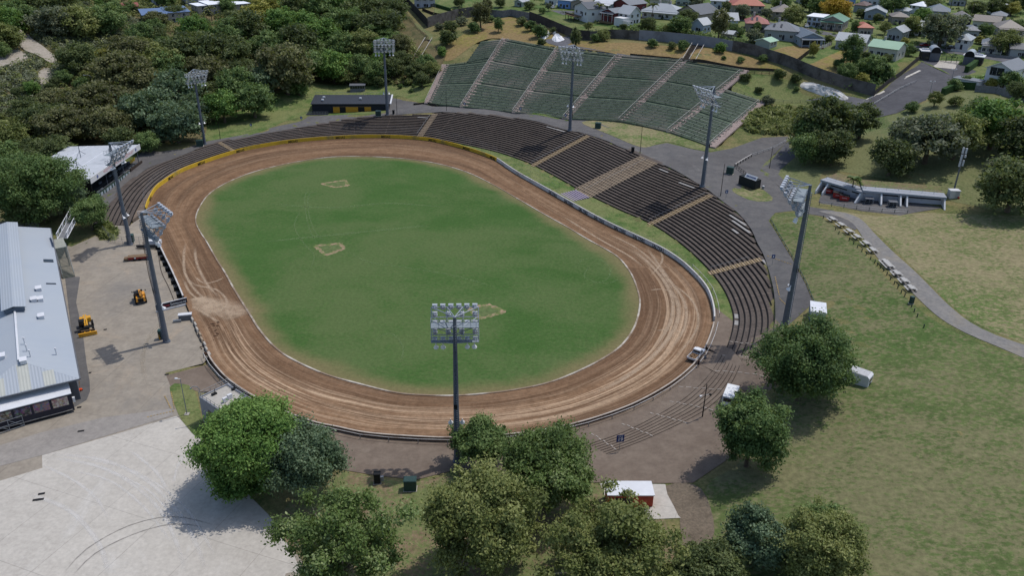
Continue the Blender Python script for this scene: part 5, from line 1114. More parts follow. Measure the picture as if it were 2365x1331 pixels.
g_ = MB(); g_.box((.12, LY / 2, EH - .1), (.2, LY, .2)); g_.box((-HW, -.12, EH - .1), (2 * HW, .2, .2)); g_.build('gutter', m_wallg, pb)
def onroof(px, py):
    z = 6.4
    for _ in range(8):
        q = P(px, py, z)[:2] - E0[:2]; x, y = ca * q[0] - sa * q[1], sa * q[0] + ca * q[1]; z = EH + (RH - EH) * max(0, min(1, (1 - abs(x + HW) / HW)))
        if y < FY: z = min(z, EH + (RH - EH) * max(0, y) / FY)
    return x, y, z
for px, py in ((90,671),(79,696),(94,695),(96,735),(55,838),(5,828)):
    x, y, z = onroof(px, py); MB().box((x, y, z + .3), (1.0, 1.2, .7)).slab([(x - .6, y - .7, z + .72), (x + .6, y - .7, z + .72), (x + .6, y + .7, z + .86), (x - .6, y + .7, z + .86)], .06).build('roof_vent', m_offw, pb)
for px, py in ((58,796),(63,812),(131,820),(71,825)):
    x, y, z = onroof(px, py); MB().tube((x, y, z - .1), (x, y, z + 1.3), .12, n=8).tube((x, y, z + 1.3), (x, y, z + 1.5), .2, .16, 8).build('flue', m_offw, pb)
for px, py, w_, d_ in ((112,603,2.0,1.7),(118,656,1.9,.6)):
    x, y, z = onroof(px, py); MB().box((x, y, z + .04), (w_, d_, .12), tilt=Matrix.Rotation(math.atan2(RH - EH, HW), 3, 'Y')).build('skylight', m_glass, pb)
# ---- trailer with picture panels under the white roof
A0 = P(163, 909, 4.0); A1 = P(0, 951, 4.0); d = (A0 - A1)[:2]; rz = math.atan2(d[1], d[0]); LT = float(np.linalg.norm(d)) + 14
tr_ = empty('display_trailer', (A0[0], A0[1], 0), rz, 'long navy display trailer with picture panels and a white roof', 'trailer')
MB().box((-LT / 2, 1.3, 2.2), (LT, 2.6, 3.5)).build('body', m_navy, tr_); MB().slab([(.1, -.1, 4.02), (.1, 4.3, 4.6), (-LT, 4.3, 4.6), (-LT, -.1, 4.02)], .14).build('roof', m_offw, tr_)
MB().box((-LT / 2, -.04, .72), (LT - .5, .06, .12)).build('trim', m_conc2, tr_); MB().box((-LT / 2, 1.3, .3), (LT - 3, 2.2, .5)).build('skirt', m_bk, tr_)
pc = [('7d4a44', 'b9b4a6'), ('3a3f58', '8a6a62'), ('4f4a48', '2f2c30'), ('8a7f72', '4a4038'), ('6f6a60', 'a89f90'), ('2f3038', '4a484c'), ('8f9aa8', 'd0d2d6'), ('3a3d48', '8d8f96')]
for k in range(8):
    n = NT('picture_panel_%s' % 'abcdefgh'[k]); vv = n.coords('object'); x_ = n.n('ShaderNodeTexVoronoi'); x_.inputs['Scale'].default_value = 2.2; n.l(vv, x_.inputs['Vector'])
    mm = n.out(n.mix(n.ramp(n.noise(vv, 1.8, 5, .8), .4, .6), n.mix(.16, lin(pc[k][0]), x_.outputs['Color']), lin(pc[k][1])), .4, .4); MB().box((-1.9 - k * 2.9, -.03, 2.75), (2.5, .05, 1.7)).build('picture_panel', mm, tr_)
MB().box((.25, .4, 2.4), (.4, .5, .9)).build('meter_box', m_wht, tr_)
# ---- metal gate frame in front, cones
a = G(57, 985); b_ = G(-10, 1008); d = b_ - a; g1 = empty('yard_gate', tuple(a), math.atan2(d[1], d[0]), 'galvanised yard gate with diagonal braces at the left edge', 'gate'); L = float(np.linalg.norm(d[:2]))
o = MB()
for z in (.25, 1.25, 2.2): o.tube((0, 0, z), (L, 0, z), .05, n=6)
for x in (0, L / 2, L): o.tube((x, 0, 0), (x, 0, 2.2), .06, n=6)
o.tube((0, 0, .25), (L / 2, 0, 2.2), .04, n=5); o.tube((L / 2, 0, .25), (L, 0, 2.2), .04, n=5); o.build('gate_frame', m_gal, g1); MB().tube((0, 0, 1.2), (.6, -1.0, 0), .04, n=5).build('brace', m_gal, g1)
for px, py, lab in ((181, 905, 'orange floor jack trolley on the left of a pair by the pit building corner'), (186, 903, 'orange floor jack trolley on the right of a pair by the pit building corner')):
    g = G(px, py); rt = empty('jack_trolley', tuple(g), .4, lab, 'trolley', 'orange trolleys'); MB().box((0, 0, .28), (.75, .5, .3), taper=.7).build('base', m_orange, rt); MB().tube((0, .2, .4), (0, 1.0, 1.5), .05, n=6).build('handle', m_wood, rt)
    for sx in (-.35, .35): MB().tube((sx - .05, -.1, .15), (sx + .05, -.1, .15), .15, n=10).build('wheel', m_rub, rt)
# ---- fence behind the pit building
def fence(name, pts, h, m, label, cat='fence', post=2.5, mp=None, zoff=0.0, th=.06, capm=None):
    q = Gs(pts); root = empty(name, tuple(q[0]), 0, label, cat); o0 = q[0]; dens = [q[0]]
    for p0, p1 in zip(q[:-1], q[1:]):
        n = max(1, int(np.linalg.norm((p1 - p0)[:2]) / post))
        for i in range(1, n + 1): c = p0 + (p1 - p0) * i / n; c[2] = tz(c[0], c[1]); dens.append(c)
    D = np.array(dens) - o0; strip_wall('panel', D[:, :2], h, th, m, None, parent=root, base=D[:, 2] + zoff)
    if mp:
        for c in D: MB().box((c[0], c[1], c[2] + h / 2 + zoff), (.14, .14, h + .1)).build('post', mp, root)
    if capm: strip_wall('capping', D[:, :2], .12, th + .08, capm, None, parent=root, base=D[:, 2] + zoff + h + .0)
    return root
m_iron = corr('weathered_iron_fence', '76767a', .3, 0, .7, '5f6064', kind='world'); fence('iron_fence', [(-40,540),(20,532),(90,522)], 2.6, m_iron, 'weathered iron fence behind the pit building', mp=m_gr2)
# ---- footbridge
g = G(160, 642); t_ = P(140, 572, 5.2); dd = (t_ - g)[:2]; L = float(np.linalg.norm(dd)); fb = empty('footbridge', tuple(g), math.atan2(dd[1], dd[0]), 'steel footbridge with a green railed stair down to the yard', 'footbridge')
n = 24
for k in range(n): pass
o = MB()
for k in range(n): o.box((L * (k + .5) / n, 0, 5.2 * (k + .5) / n), (L / n * .8, 2.4, .07))
o.build('stair_tread', mat('dark_stair_tread', '59625c', .8, .2), fb); o = MB()
for s in (-1.25, 1.25): o.slab([(0, s - .04, .25), (0, s + .04, .25), (L, s + .04, 5.35), (L, s - .04, 5.35)], .32)
o.build('stringer', mat('pale_green_steel', '7c8d84', .5, .4), fb)
for s in (-1.25, 1.25):
    o = MB(); o.tube((0, s, 1.2), (L, s, 6.3), .05, n=6)
    for k in range(13): x = L * k / 12; o.tube((x, s, 5.2 * k / 12), (x, s, 5.2 * k / 12 + 1.1), .035, n=5)
    o.build('handrail', m_gal, fb)
dk = 6.5; MB().box((L + dk / 2, 0, 5.15), (dk, 2.5, .2)).build('deck', mat('deck_plate', '8e9088', .8, .2), fb)
o = MB(); o.slab([(L, 1.25, 5.3), (L + dk, 1.25, 5.3), (L + dk, 1.3, 6.6), (L, 1.3, 6.6)], .05); o.build('side_panel', m_gal, fb)
br = P(176, 488, 5.6) - g; ca2, sa2 = math.cos(-fb.rotation_euler.z), math.sin(-fb.rotation_euler.z); bx, by = ca2 * br[0] - sa2 * br[1], sa2 * br[0] + ca2 * br[1]; s0 = np.array([L + dk - .6, -1.0, 5.2]); s1 = np.array([bx, by, 5.4]); dv = s1 - s0; nn = np.array([-dv[1], dv[0], 0]) / np.linalg.norm(dv[:2])
o = MB(); o.add([s0 + nn * 1.1, s0 - nn * 1.1, s1 - nn * 1.1, s1 + nn * 1.1], [(0, 1, 2, 3)]); o.build('bridge_deck', m_gr2, fb)
for s in (-1.1, 1.1):
    o = MB(); hz = np.array([0, 0, 1.4])
    o.tube(s0 + nn * s, s1 + nn * s, .09, n=5); o.tube(s0 + nn * s + hz, s1 + nn * s + hz, .09, n=5)
    for k in range(7):
        p0, p1 = s0 + nn * s + dv * k / 7, s0 + nn * s + dv * (k + 1) / 7; o.tube(p0, p0 + hz, .06, n=4); o.tube(p0 + hz if k % 2 else p0, p1 if k % 2 else p1 + hz, .05, n=4)
    o.build('truss', m_offw, fb)
for x in (L + .5, L + dk - .5):
    for s in (-1, 1): MB().tube((x, s, 0), (x, s, 5.1), .12, n=8).build('column', m_gal, fb)
# ---- white roofed grandstand
FA, FB_ = P(207, 413, 8.6), P(321, 334, 8.6); d = (FB_ - FA)[:2]; LG = float(np.linalg.norm(d)); rz = math.atan2(d[1], d[0]); bc = P(151, 342, 7.6) - FB_; DG = abs(-math.sin(rz) * bc[0] + math.cos(rz) * bc[1])
gs = empty('grandstand', (FA[0], FA[1], tz(FA[0], FA[1]) * .5 + .4), rz, 'covered grandstand with a flat white roof and faded red lettering', 'grandstand'); gz = gs.location.z; TOP = 8.6 - gz
print('grandstand', LG, DG, gz)
MB().slab([(0, 0, TOP), (LG, 0, TOP), (LG, DG, TOP - 1.0), (0, DG, TOP - 1.0)], .3).build('roof', m_stain, gs)
o = MB()
for f in (.36, .72): o.slab([(0, DG * f - .12, TOP - f * 1.0 + .05), (LG, DG * f - .12, TOP - f * 1.0 + .05), (LG, DG * f + .12, TOP - f * 1.0 + .05), (0, DG * f + .12, TOP - f * 1.0 + .05)], .05)
o.build('roof_seam', m_offw, gs)
fs_ = MB().box((LG / 2, -.12, TOP - .65), (LG + .2, .2, 1.7)).build('fascia', m_wht, gs)
text('lettering', 'WESTERN SPRINGS SPEEDWAY', 1.25, mat('faded_red_lettering', 'b58389', .6, .3), (LG * .54, -.24, TOP - .65), (1, 0, 0), parent=fs_, width=LG * .62)
for x in (LG * .12, LG * .9): MB().tube((x, -.26, TOP - .65), (x, -.22, TOP - .65), .5, n=14).build('round_emblem', mat('emblem_blue', '5a6490', .5, .4), fs_)
for x, y in ((LG * .22, DG * .3), (LG * .62, DG * .55)):
    o = MB(); z = TOP - y / DG; o.tube((x, y, z), (x, y, z + 3.6), .1, n=6); o.tube((x, y, z + 2.2), (x - 4.2, y - .3, z + .1), .07, n=5); o.tube((x, y, z + 2.2), (x + 3.6, y + .3, z + .1), .07, n=5); o.build('roof_mast', m_mast, gs)
nt_ = 9
for k in range(nt_): MB().box((LG / 2, 1.2 + k * (DG - 1.5) / nt_ + .6, (.9 + k * .45) / 2), (LG - .5, (DG - 1.5) / nt_ + .02, .9 + k * .45)).build('seat_tier', m_seat, gs)
o = MB()
for k in range(nt_):
    for j in range(int(LG / 2.2)):
        if RNG.random() < .55: o.box((1.2 + j * 2.2, 1.4 + k * (DG - 1.5) / nt_, .9 + k * .45 + .35), (1.6, .45, .5))
o.build('seat_row', mat('grey_seat', '4d545c', .6, .3, var=.3, scale=4), gs)
o = MB().box((LG * .36, .2, .75), (LG * .72, .3, 1.5)); o.build('front_wall', mat('green_front_wall', '2c3f38', .7, .3), gs); MB().box((LG * .87, .1, .9), (LG * .26, .3, 2.0)).build('side_wall', mat('brown_timber_wall', '3a312c', .8, .2), gs)
for k in range(13): MB().box((1.2 + k * LG * .72 / 13, .02, .8), (1.25 if k % 3 else .7, .06, 1.1)).build('wall_panel', mat('pale_grey_board', '8f979f', .7, .3, var=.15, kind='world'), gs)
for x in (.4, LG * .33, LG * .66, LG - .4): MB().tube((x, 1.0, 0), (x, 1.0, TOP - .2), .13, n=8).build('column', m_mast, gs)
o = MB(); o.tube((0, .2, 2.0), (LG * .72, .2, 2.0), .04, n=5); o.build('guard_rail', m_gal, gs); MB().box((LG * .93, 2.0, 2.6), (3.4, .08, 1.0)).build('yellow_banner', m_yw, gs)
o = MB().box((LG / 2, DG - .1, TOP / 2 - .6), (LG - .4, .2, TOP - 1.4)).box((.1, DG / 2, TOP / 2 - .6), (.2, DG, TOP - 1.5)); o.build('back_wall', m_bk, gs)
fence('iron_fence', [(120,352),(150,338)], 2.2, m_iron, 'short grey fence at the back corner of the white roofed stand', mp=m_gr2)
fence('concrete_wall', [(28,346),(62,330)], 3.2, m_conc2, 'pale concrete wall below the forest at the left edge', 'wall')
# ---- black clubroom
A, rz, L = frame((722, 262), (898, 254)); cl = empty('clubroom', tuple(A), rz, 'low black clubroom with bright yellow doors', 'building'); D_ = 11.0; Hc = 3.9
m_black = mat('black_cladding', '1b1f29', .7, .3, var=.12, scale=1); m_broof = corr('charcoal_roof', '2c3038', .6, 0, .6, dark=.8); m_ydoor = mat('yellow_door', 'b7831f', .5, .4, var=.08)
MB().box((L / 2, D_ / 2, Hc / 2 - .3), (L, D_, Hc + .6)).build('wall', m_black, cl); MB().slab([(-.4, -.5, Hc + .05), (L + .4, -.5, Hc + .05), (L + .4, D_ + .4, Hc + .9), (-.4, D_ + .4, Hc + .9)], .25).build('roof', m_broof, cl)
for f0, f1, yel in ((.27, .36, 1), (.36, .435, 0), (.435, .60, 1), (.60, .68, 0), (.68, .77, 1)):
    MB().box((L * (f0 + f1) / 2, -.06, 1.35), (L * (f1 - f0) - .15, .12, 2.6)).build('door' if yel else 'doorway', m_ydoor if yel else m_bk, cl)
MB().box((L * .52, -.12, 2.75), (L * .5, .2, .2)).build('lintel', m_wood, cl)
for f, y in ((.13, 3), (.13, 6.5), (.62, 5)): MB().box((L * f, y, Hc + .75 + y * .05), (.9, .8, .5)).build('roof_vent', m_offw, cl)
MB().slab([(L + .5, -.5, Hc + .2), (L + 1.1, -.5, Hc + .2), (L + 1.1, D_ + .5, Hc + 1.05), (L + .5, D_ + .5, Hc + 1.05)], .3).build('barge_board', m_wht, cl)
o = MB()
for k in range(12): o.tube((L * k / 11, D_ + .2, Hc + .9), (L * k / 11, D_ + .2, Hc + 1.9), .03, n=4)
o.tube((0, D_ + .2, Hc + 1.9), (L, D_ + .2, Hc + 1.9), .035, n=4); o.build('roof_rail', m_gal, cl)
for x0, x1 in ((-2, L * .22), (L * .83, L + 4)):
    MB().box(((x0 + x1) / 2, -2.6, .1), (x1 - x0, 1.6, .6)).build('ramp', m_navy, cl); o = MB()
    for k in range(9): x = x0 + (x1 - x0) * k / 8; o.tube((x, -3.3, .4), (x, -3.3, 1.5), .04, n=4)
    o.tube((x0, -3.3, 1.5), (x1, -3.3, 1.5), .04, n=4); o.tube((x0, -3.3, .9), (x1, -3.3, .9), .03, n=4); o.build('ramp_rail', m_gal, cl)
A, rz, L = frame((809, 213), (843, 211)); sh = empty('viewing_box', tuple(A), rz, 'small grey glass fronted box on the lawn behind the clubroom', 'hut'); MB().box((L / 2, 1.6, .7), (L, 3.2, 1.6)).build('wall', m_gr2, sh); MB().box((L / 2, 1.6, 2.1), (L - .2, 3.0, 1.2)).build('window', m_glass, sh); MB().box((L / 2, 1.6, 2.85), (L + .5, 3.8, .25)).build('roof', m_wallg, sh)
o = MB()
for k in range(7): o.box((L * k / 6, -.02, 2.1), (.09, .08, 1.2))
o.build('mullion', m_gal, sh)
# ---- grey control block at the front left
c0, c1 = P(460, 920, 5.0), P(526, 889, 5.0); d = (c1 - c0)[:2]; L = float(np.linalg.norm(d)); rz = math.atan2(d[1], d[0]); cb = empty('control_block', (c0[0], c0[1], 0), rz, 'grey concrete control block with a railed flat roof', 'building')
W_ = 6.2; m_cgrey = mat('painted_grey_block', '7d8087', .8, .25, var=.08, scale=.7, c2='6b6d72', cs=.3); MB().box((L / 2, -W_ / 2, 2.5), (L, W_, 5.0)).build('wall', m_cgrey, cb); MB().box((L / 2, -W_ / 2, 5.06), (L - .5, W_ - .5, .12)).build('roof', mat('stained_flat_roof', 'a29e97', .85, .2, var=.08, c2='84694f', cs=.5, ca=.6, cb=.8), cb)
o = MB()
for x, y, w_, d_ in ((L / 2, -.15, L, .3), (L / 2, -W_ + .15, L, .3), (.15, -W_ / 2, .3, W_ - .6), (L - .15, -W_ / 2, .3, W_ - .6)): o.box((x, y, 5.15), (w_, d_, .32))
o.build('parapet', m_cgrey, cb)
for seg in (((0, 0), (L, 0)), ((L, 0), (L, -W_)), ((0, 0), (0, -W_))):
    o = MB(); (x0_, y0_), (x1_, y1_) = seg
    for k in range(6): x, y = x0_ + (x1_ - x0_) * k / 5, y0_ + (y1_ - y0_) * k / 5; o.tube((x, y, 5.2), (x, y, 6.2), .035, n=5)
    for z in (5.7, 6.2): o.tube((x0_, y0_, z), (x1_, y1_, z), .035, n=5)
    o.build('roof_rail', m_gal, cb)
for x, y in ((2.2, -4.6), (3.3, -4.3)): MB().box((x, y, 5.6), (.8, .45, .8)).build('air_conditioner', m_wht, cb)
for x, y in ((2.2, -1.2), (5.4, -2.4)): MB().box((x, y, 5.3), (.9, .5, .3)).tube((x, y, 5.3), (x + .4, y + .3, 6.0), .06, n=5).build('roof_light', m_bk, cb)
o = MB().box((-.03, -W_ * .55, 3.1), (.08, 2.2, 1.0)); o.build('window', m_glass, cb); MB().box((-.03, -W_ * .3, 1.1), (.08, 1.0, 2.1)).build('door', m_wallg, cb)
o = MB()
pp = [(.2, -.2, 5.2), (.2, -.2, 6.8), (0, 0, 7.3), (-.5, .3, 7.5), (-.9, .5, 7.3)]; o.path(pp, [.06] * 5, 6); o.ball((-.95, .52, 7.2), .16); o.build('swan_neck_lamp', m_gal, cb)
# ---- kiosks, containers, caravan
def box_cabin(name, a, b, depth, h, mw, mr, label, cat, roofth=.15, over=.15, z=None):
    A, rz, L = frame(a, b); rt = empty(name, tuple(A), rz, label, cat); MB().box((L / 2, depth / 2, h / 2), (L, depth, h)).build('wall', mw, rt); MB().box((L / 2, depth / 2, h + roofth / 2), (L + 2 * over, depth + 2 * over, roofth)).build('roof', mr, rt); return rt, L
m_redk = mat('red_kiosk_panel', '9d3216', .5, .4, var=.08, c2='7f2a16', cs=.6)
sheet('pavement', Gs([(1385,1118),(1536,1120),(1572,1198),(1420,1205)])[:, :2], m_apron, .07, 2.0, label='pale concrete pad under the red kiosk')
rk, L = box_cabin('kiosk', (1402, 1178), (1507, 1172), 3.0, 2.7, m_redk, m_offw, 'red kiosk trailer with a white roof on a concrete pad', 'kiosk')
MB().box((L * .35, -.03, 1.7), (L * .4, .06, 1.0)).build('hatch', mat('dark_hatch', '241d1b', .6), rk); MB().box((L * .82, -.03, 1.2), (.9, .06, 2.0)).build('door', m_redk, rk); MB().box((L / 2, -.03, .15), (L, .08, .3)).build('skirt', m_bk, rk)
for x in (L * .3, L * .42): MB().tube((x, -.08, .38), (x, .15, .38), .36, n=14).build('wheel', m_rub, rk)
for x in (L * .05, L * .5, L * .95): MB().box((x, -.02, 1.35), (.08, .06, 2.6)).build('corner_trim', m_redk, rk)
A, rz, L = frame((1868, 745), (1908, 744)); bl = empty('blue_kiosk', tuple(A), rz, 'blue and white site cabin beside the curved lane', 'cabin'); Lb = 3.0; MB().box((Lb / 2, 2.4, 1.0), (Lb, 4.8, 2.0)).build('wall', mat('cabin_blue', '3f5f9c', .5, .4), bl); MB().box((Lb / 2, 2.4, 2.25), (Lb + .02, 4.82, .5)).build('upper_wall', m_wht, bl); MB().box((Lb / 2, 2.4, 2.58), (Lb + .2, 5.0, .14)).build('roof', m_offw, bl); MB().box((Lb * .5, -.03, 1.0), (.85, .06, 1.9)).build('door', m_wht, bl)
a = G(1924, 875); b_ = G(1990, 893); d = b_ - a; cv = empty('food_caravan', tuple(a), math.atan2(d[1], d[0]), 'white rounded caravan standing on the lawn behind the round tree', 'caravan'); Lc = 6.0; pr = [(0, .45), (Lc - .15, .45), (Lc, .7), (Lc, 2.35), (Lc - .35, 2.7), (.35, 2.7), (0, 2.4)]
extr(MB(), pr, 0, 2.3).build('body', m_wht, cv); MB().box((Lc / 2, 1.15, 2.72), (Lc - .8, 2.1, .06)).build('roof', mat('grey_caravan_roof', 'a5a6a8', .6, .3), cv); MB().box((Lc + .02, 1.15, 1.75), (.05, 1.5, .6)).build('window', m_glass, cv); MB().box((Lc + .02, 1.15, .85), (.05, 1.0, .5)).build('number_panel', m_bk, cv); MB().box((Lc * .4, -.02, 1.7), (2.4, .05, .8)).build('hatch', m_conc2, cv)
for x in (2.3, 3.1):
    for y in (.1, 2.2): MB().tube((x, y - .1, .34), (x, y + .1, .34), .34, n=12).build('wheel', m_rub, cv)
MB().tube((Lc, 1.15, .5), (Lc + 1.1, 1.15, .5), .05, n=6).build('drawbar', m_bk, cv)
A, rz, L = frame((1705, 425), (1742.5, 440)); ct = empty('shipping_container', tuple(A), rz, 'black shipping container stall with a white sign on its roof', 'container'); L = 6.06
n = NT('container_black'); vv = n.coords('object'); sx = n.n('ShaderNodeSeparateXYZ'); n.l(vv, sx.inputs[0]); f = n.math('MULTIPLY_ADD', n.math('SINE', n.math('MULTIPLY', n.math('ADD', sx.outputs[0], sx.outputs[1]), 22)), .5); f.node.inputs[2].default_value = .5; n.bump(f, .8, .08); m_cont = n.out(n.mix(f, lin('0d1416'), lin('1c2628')), .6, .35)
MB().box((L / 2, 1.22, 1.32), (L, 2.44, 2.55)).build('body', m_cont, ct); o = MB()
for x in (.06, L - .06):
    for y in (.06, 2.38): o.box((x, y, 1.3), (.16, .16, 2.62))
for z in (.06, 2.6):
    for y in (.06, 2.38): o.box((L / 2, y, z), (L, .14, .14))
    for x in (.06, L - .06): o.box((x, 1.22, z), (.14, 2.44, .14))
o.build('frame', m_bk, ct); sg = MB().slab([(1.9, -.05, 2.72), (L + .1, -.05, 2.72), (L + .1, .75, 3.75), (1.9, .75, 3.75)], .06).build('sign_board', m_wht, ct)
text('lettering', 'MERCHANDISE', .62, m_blue, (4.05, .31, 3.25), (1, 0, 0), (0, .8, 1.03), parent=sg, width=3.5, bold=.02); MB().box((L / 2 + 1.2, -1.0, .35), (1.8, .5, .08)).box((L / 2 + .5, -1.0, .17), (.1, .4, .34)).box((L / 2 + 1.9, -1.0, .17), (.1, .4, .34)).build('bench_shelf', m_dwood, ct)
g = G(1762, 437); bn = empty('litter_drum', tuple(g), 0, 'pale drum bin at the end of the black container', 'bin'); MB().tube((0, 0, 0), (0, 0, .95), .32, n=14).build('body', m_gal, bn); MB().tube((0, 0, .95), (0, 0, 1.02), .34, .3, n=14).build('lid', m_wht, bn)
# ---- cabinets and transformers
def cabinet(px, py, w_, d_, h, rz, label, m=None, extra=None, name='electrical_cabinet'):
    g = G(px, py); c = empty(name, tuple(g), rz, label, 'cabinet'); MB().box((0, 0, .06), (w_ + .2, d_ + .2, .16)).build('plinth', m_conc2, c); MB().box((0, 0, h / 2 + .12), (w_, d_, h)).build('body', m or m_grn, c); MB().box((0, 0, h + .16), (w_ + .12, d_ + .12, .1), taper=.85).build('lid', m or m_grn, c)
    for s in (-.25, .25): MB().box((s * w_, -d_ / 2 - .015, h / 2 + .12), (w_ * .46, .03, h * .86)).build('door', m or m_grn, c)
    if extra: MB().box((w_ / 2 + .25, -.1, .9), (.5, .4, .8)).build('meter_box', m_gal, c)
    return c
cabinet(948, 1131, 1.9, 1.3, 1.9, .05, 'large dark green cabinet on the dry grass by the front asphalt'); cabinet(872, 1116, 1.0, .9, 1.8, .1, 'black cabinet with a small grey meter box by the front asphalt', m_bk, True)
cabinet(1381, 297, 2.0, 1.4, 2.0, -.3, 'green cabinet on the dry verge below the benches'); cabinet(1685, 402, 2.0, 1.4, 2.1, -.5, 'green cabinet left of the black container'); cabinet(1461, 352, .9, .9, 1.6, 0, 'small dark bin cabinet at the head of the wide pale stair', m_bk); cabinet(874, 268, 2.0, 1.4, 1.9, 0, 'green cabinet in front of the clubroom mast'); cabinet(909, 264, .8, .8, 1.5, 0, 'narrow dark cabinet right of the clubroom mast', m_bk); cabinet(462, 338, 2.2, 1.5, 2.1, .3, 'green cabinet at the foot of the mast against the forest'); cabinet(303, 560, 1.6, 1.4, 2.0, .2, 'green cabinet with a pale lid at the mast by the yard fence'); cabinet(374, 783, 1.0, 1.0, 1.9, .2, 'teal cabinet hugging the foot of the pit yard mast')
cabinet(2104, 702, .7, .7, 1.5, .3, 'green litter cabinet at the last picnic table', None, None, 'litter_cabinet')
g = G(369, 786); yb = empty('bollard', tuple(g), 0, 'yellow pipe bollard beside the pit yard mast', 'bollard'); MB().tube((0, 0, 0), (0, 0, 1.3), .1, n=8).build('post', m_my, yb); MB().tube((-.5, .2, .5), (.3, -.1, .5), .05, n=6).build('arm', m_my, yb)
# ---- lamp posts, poles, signs
def pole(px, py, tx, ty, label, r=.09, top='none', m=None, name='lamp_post', cat='lamp post'):
    g = G(px, py); lo, hi = 1, 25
    for _ in range(30):
        mm = .5 * (lo + hi)
        if proj(g + np.array([0, 0, mm]))[1] > ty: lo = mm
        else: hi = mm
    rt = empty(name, tuple(g), 0, label, cat); h = lo; MB().tube((0, 0, -.2), (0, 0, h), r * 1.3, r * .8, 8).build('post', m or m_mast, rt)
    if top == 'lamp': MB().tube((0, 0, h), (-.5, -.2, h + .25), .05, n=5).ball((-.6, -.25, h + .25), .22, sq=(1.4, 1, .6)).build('lamp_head', m_wht, rt); MB().box((0, 0, .08), (.8, .8, .2)).build('foot', m_conc2, rt)
    if top == 'horn':
        MB().tube((-.8, -.25, h * .68), (.9, .25, h * .68), .04, n=5).build('crossarm', m_gal, rt)
        for s in (-1, 1): MB().tube((s * .6, s * .2, h * .68), (s * 1.0, s * .33, h * .66), .08, .24, 8).build('horn', m_wht if s < 0 else m_bk, rt)
    if top == 'double':
        for s in (-1, 1): MB().tube((0, 0, h - .3), (s * .7, 0, h), .04, n=5).ball((s * .75, 0, h + .05), .25).build('lamp_globe', m_wht, rt)
    if top == 'swan': MB().path([(0, 0, h), (-.3, 0, h + .6), (-1.2, 0, h + .9), (-2.2, 0, h + .8)], [.07, .06, .05, .05], 5).box((-2.5, 0, h + .78), (.7, .3, .12)).build('lamp_head', m_wht, rt)
    if top == 'cross': MB().tube((-.7, 0, h - .4), (.7, 0, h - .4), .06, n=5).build('crossarm', m_gal, rt)
    return rt
pole(432, 958, 412, 876, 'slim lamp post on the grass wedge by the control block', .07, 'lamp', m_gal); pole(1622, 964, 1631, 888, 'dark loudspeaker pole on the front asphalt', .09, 'horn', m_bk, 'speaker_pole', 'pole')
for px, py, tx, ty, lab, tp in ((1664,453,1671,378,'dark pole right of the mast beside the black container','none'),(1777,389,1786,338,'pole with crossarm on the grass by the lane','cross'),(1478,356,1483,291,'dark pole above the wide pale stair','none'),(1031,256,1030,205,'pole at the back of the terrace below the leftmost benches','none'),(917,264,916,224,'short pole right of the clubroom mast','none'),(509,322,504,281,'thin pole on the lawn beside the forest mast','none'),(1322,277,1325,222,'thin pole hidden beside the middle far mast','none')): pole(px, py, tx, ty, lab, .08, tp, m_bk, 'pole', 'pole')
pole(28, 338, 12, 290, 'street lamp curving over the left edge', .08, 'swan', m_gal); pole(270, 160, 266, 131, 'street lamp head poking out of the middle of the forest', .08, 'swan', m_gal); pole(216, 205, 212, 178, 'street lamp head poking out of the lower forest', .08, 'swan', m_gal); pole(2145, 226, 2152, 188, 'double globe lamp beside the lower road edge', .07, 'double', m_gal); pole(2195, 196, 2203, 160, 'double globe lamp beside the upper road edge', .07, 'double', m_gal)
def sign(px, py, label, words=(), h=2.6, w_=.8, hh=.95, rz=0.0):
    g = G(px, py); rt = empty('sign_post', tuple(g), rz, label, 'sign', 'blue block signs'); MB().tube((0, 0, 0), (0, 0, h), .04, n=6).build('post', m_gal, rt); bd = MB().box((0, -.05, h - hh / 2 + .1), (w_, .04, hh)).build('sign_board', m_blue, rt)
    for t, s, z in words: text('lettering', t, s, m_ltext, (0, -.08, h - hh / 2 + .1 + z), (1, 0, 0), (0, 0, 1), parent=bd if rz == 0 and False else rt)
    if not words: MB().box((0, -.075, h - hh / 2 + .05), (w_ * .35, .02, hh * .5)).build('white_mark', m_ltext, rt)
    return rt
sg_ = sign(1430, 1043, 'blue sign with a white 19 standing on the front asphalt', (), 3.2, 1.3, 1.35, .12)
for c in list(sg_.children):
    if c.name.startswith('white_mark'): bpy.data.objects.remove(c)
text('lettering', '19', .95, m_ltext, (0, -.085, 2.42), (1, 0, 0), parent=sg_, bold=.02); text('lettering', 'AISLE', .32, m_ltext, (0, -.085, 3.02), (1, 0, 0), parent=sg_)
for px, py, lab in ((1676,460,'blue sign on the concourse in front of the black container'),(1783,612,'blue sign by the kerb above the terrace end'),(1306,280,'blue sign at the foot of the stair by the middle far mast'),(1202,264,'blue sign at the foot of the second long pink stair'),(1073,252,'blue sign at the foot of the first long pink stair'),(697,285,'blue sign on the lawn corner left of the clubroom'),(581,302,'blue sign on the lawn near the forest mast')): sign(px, py, lab)
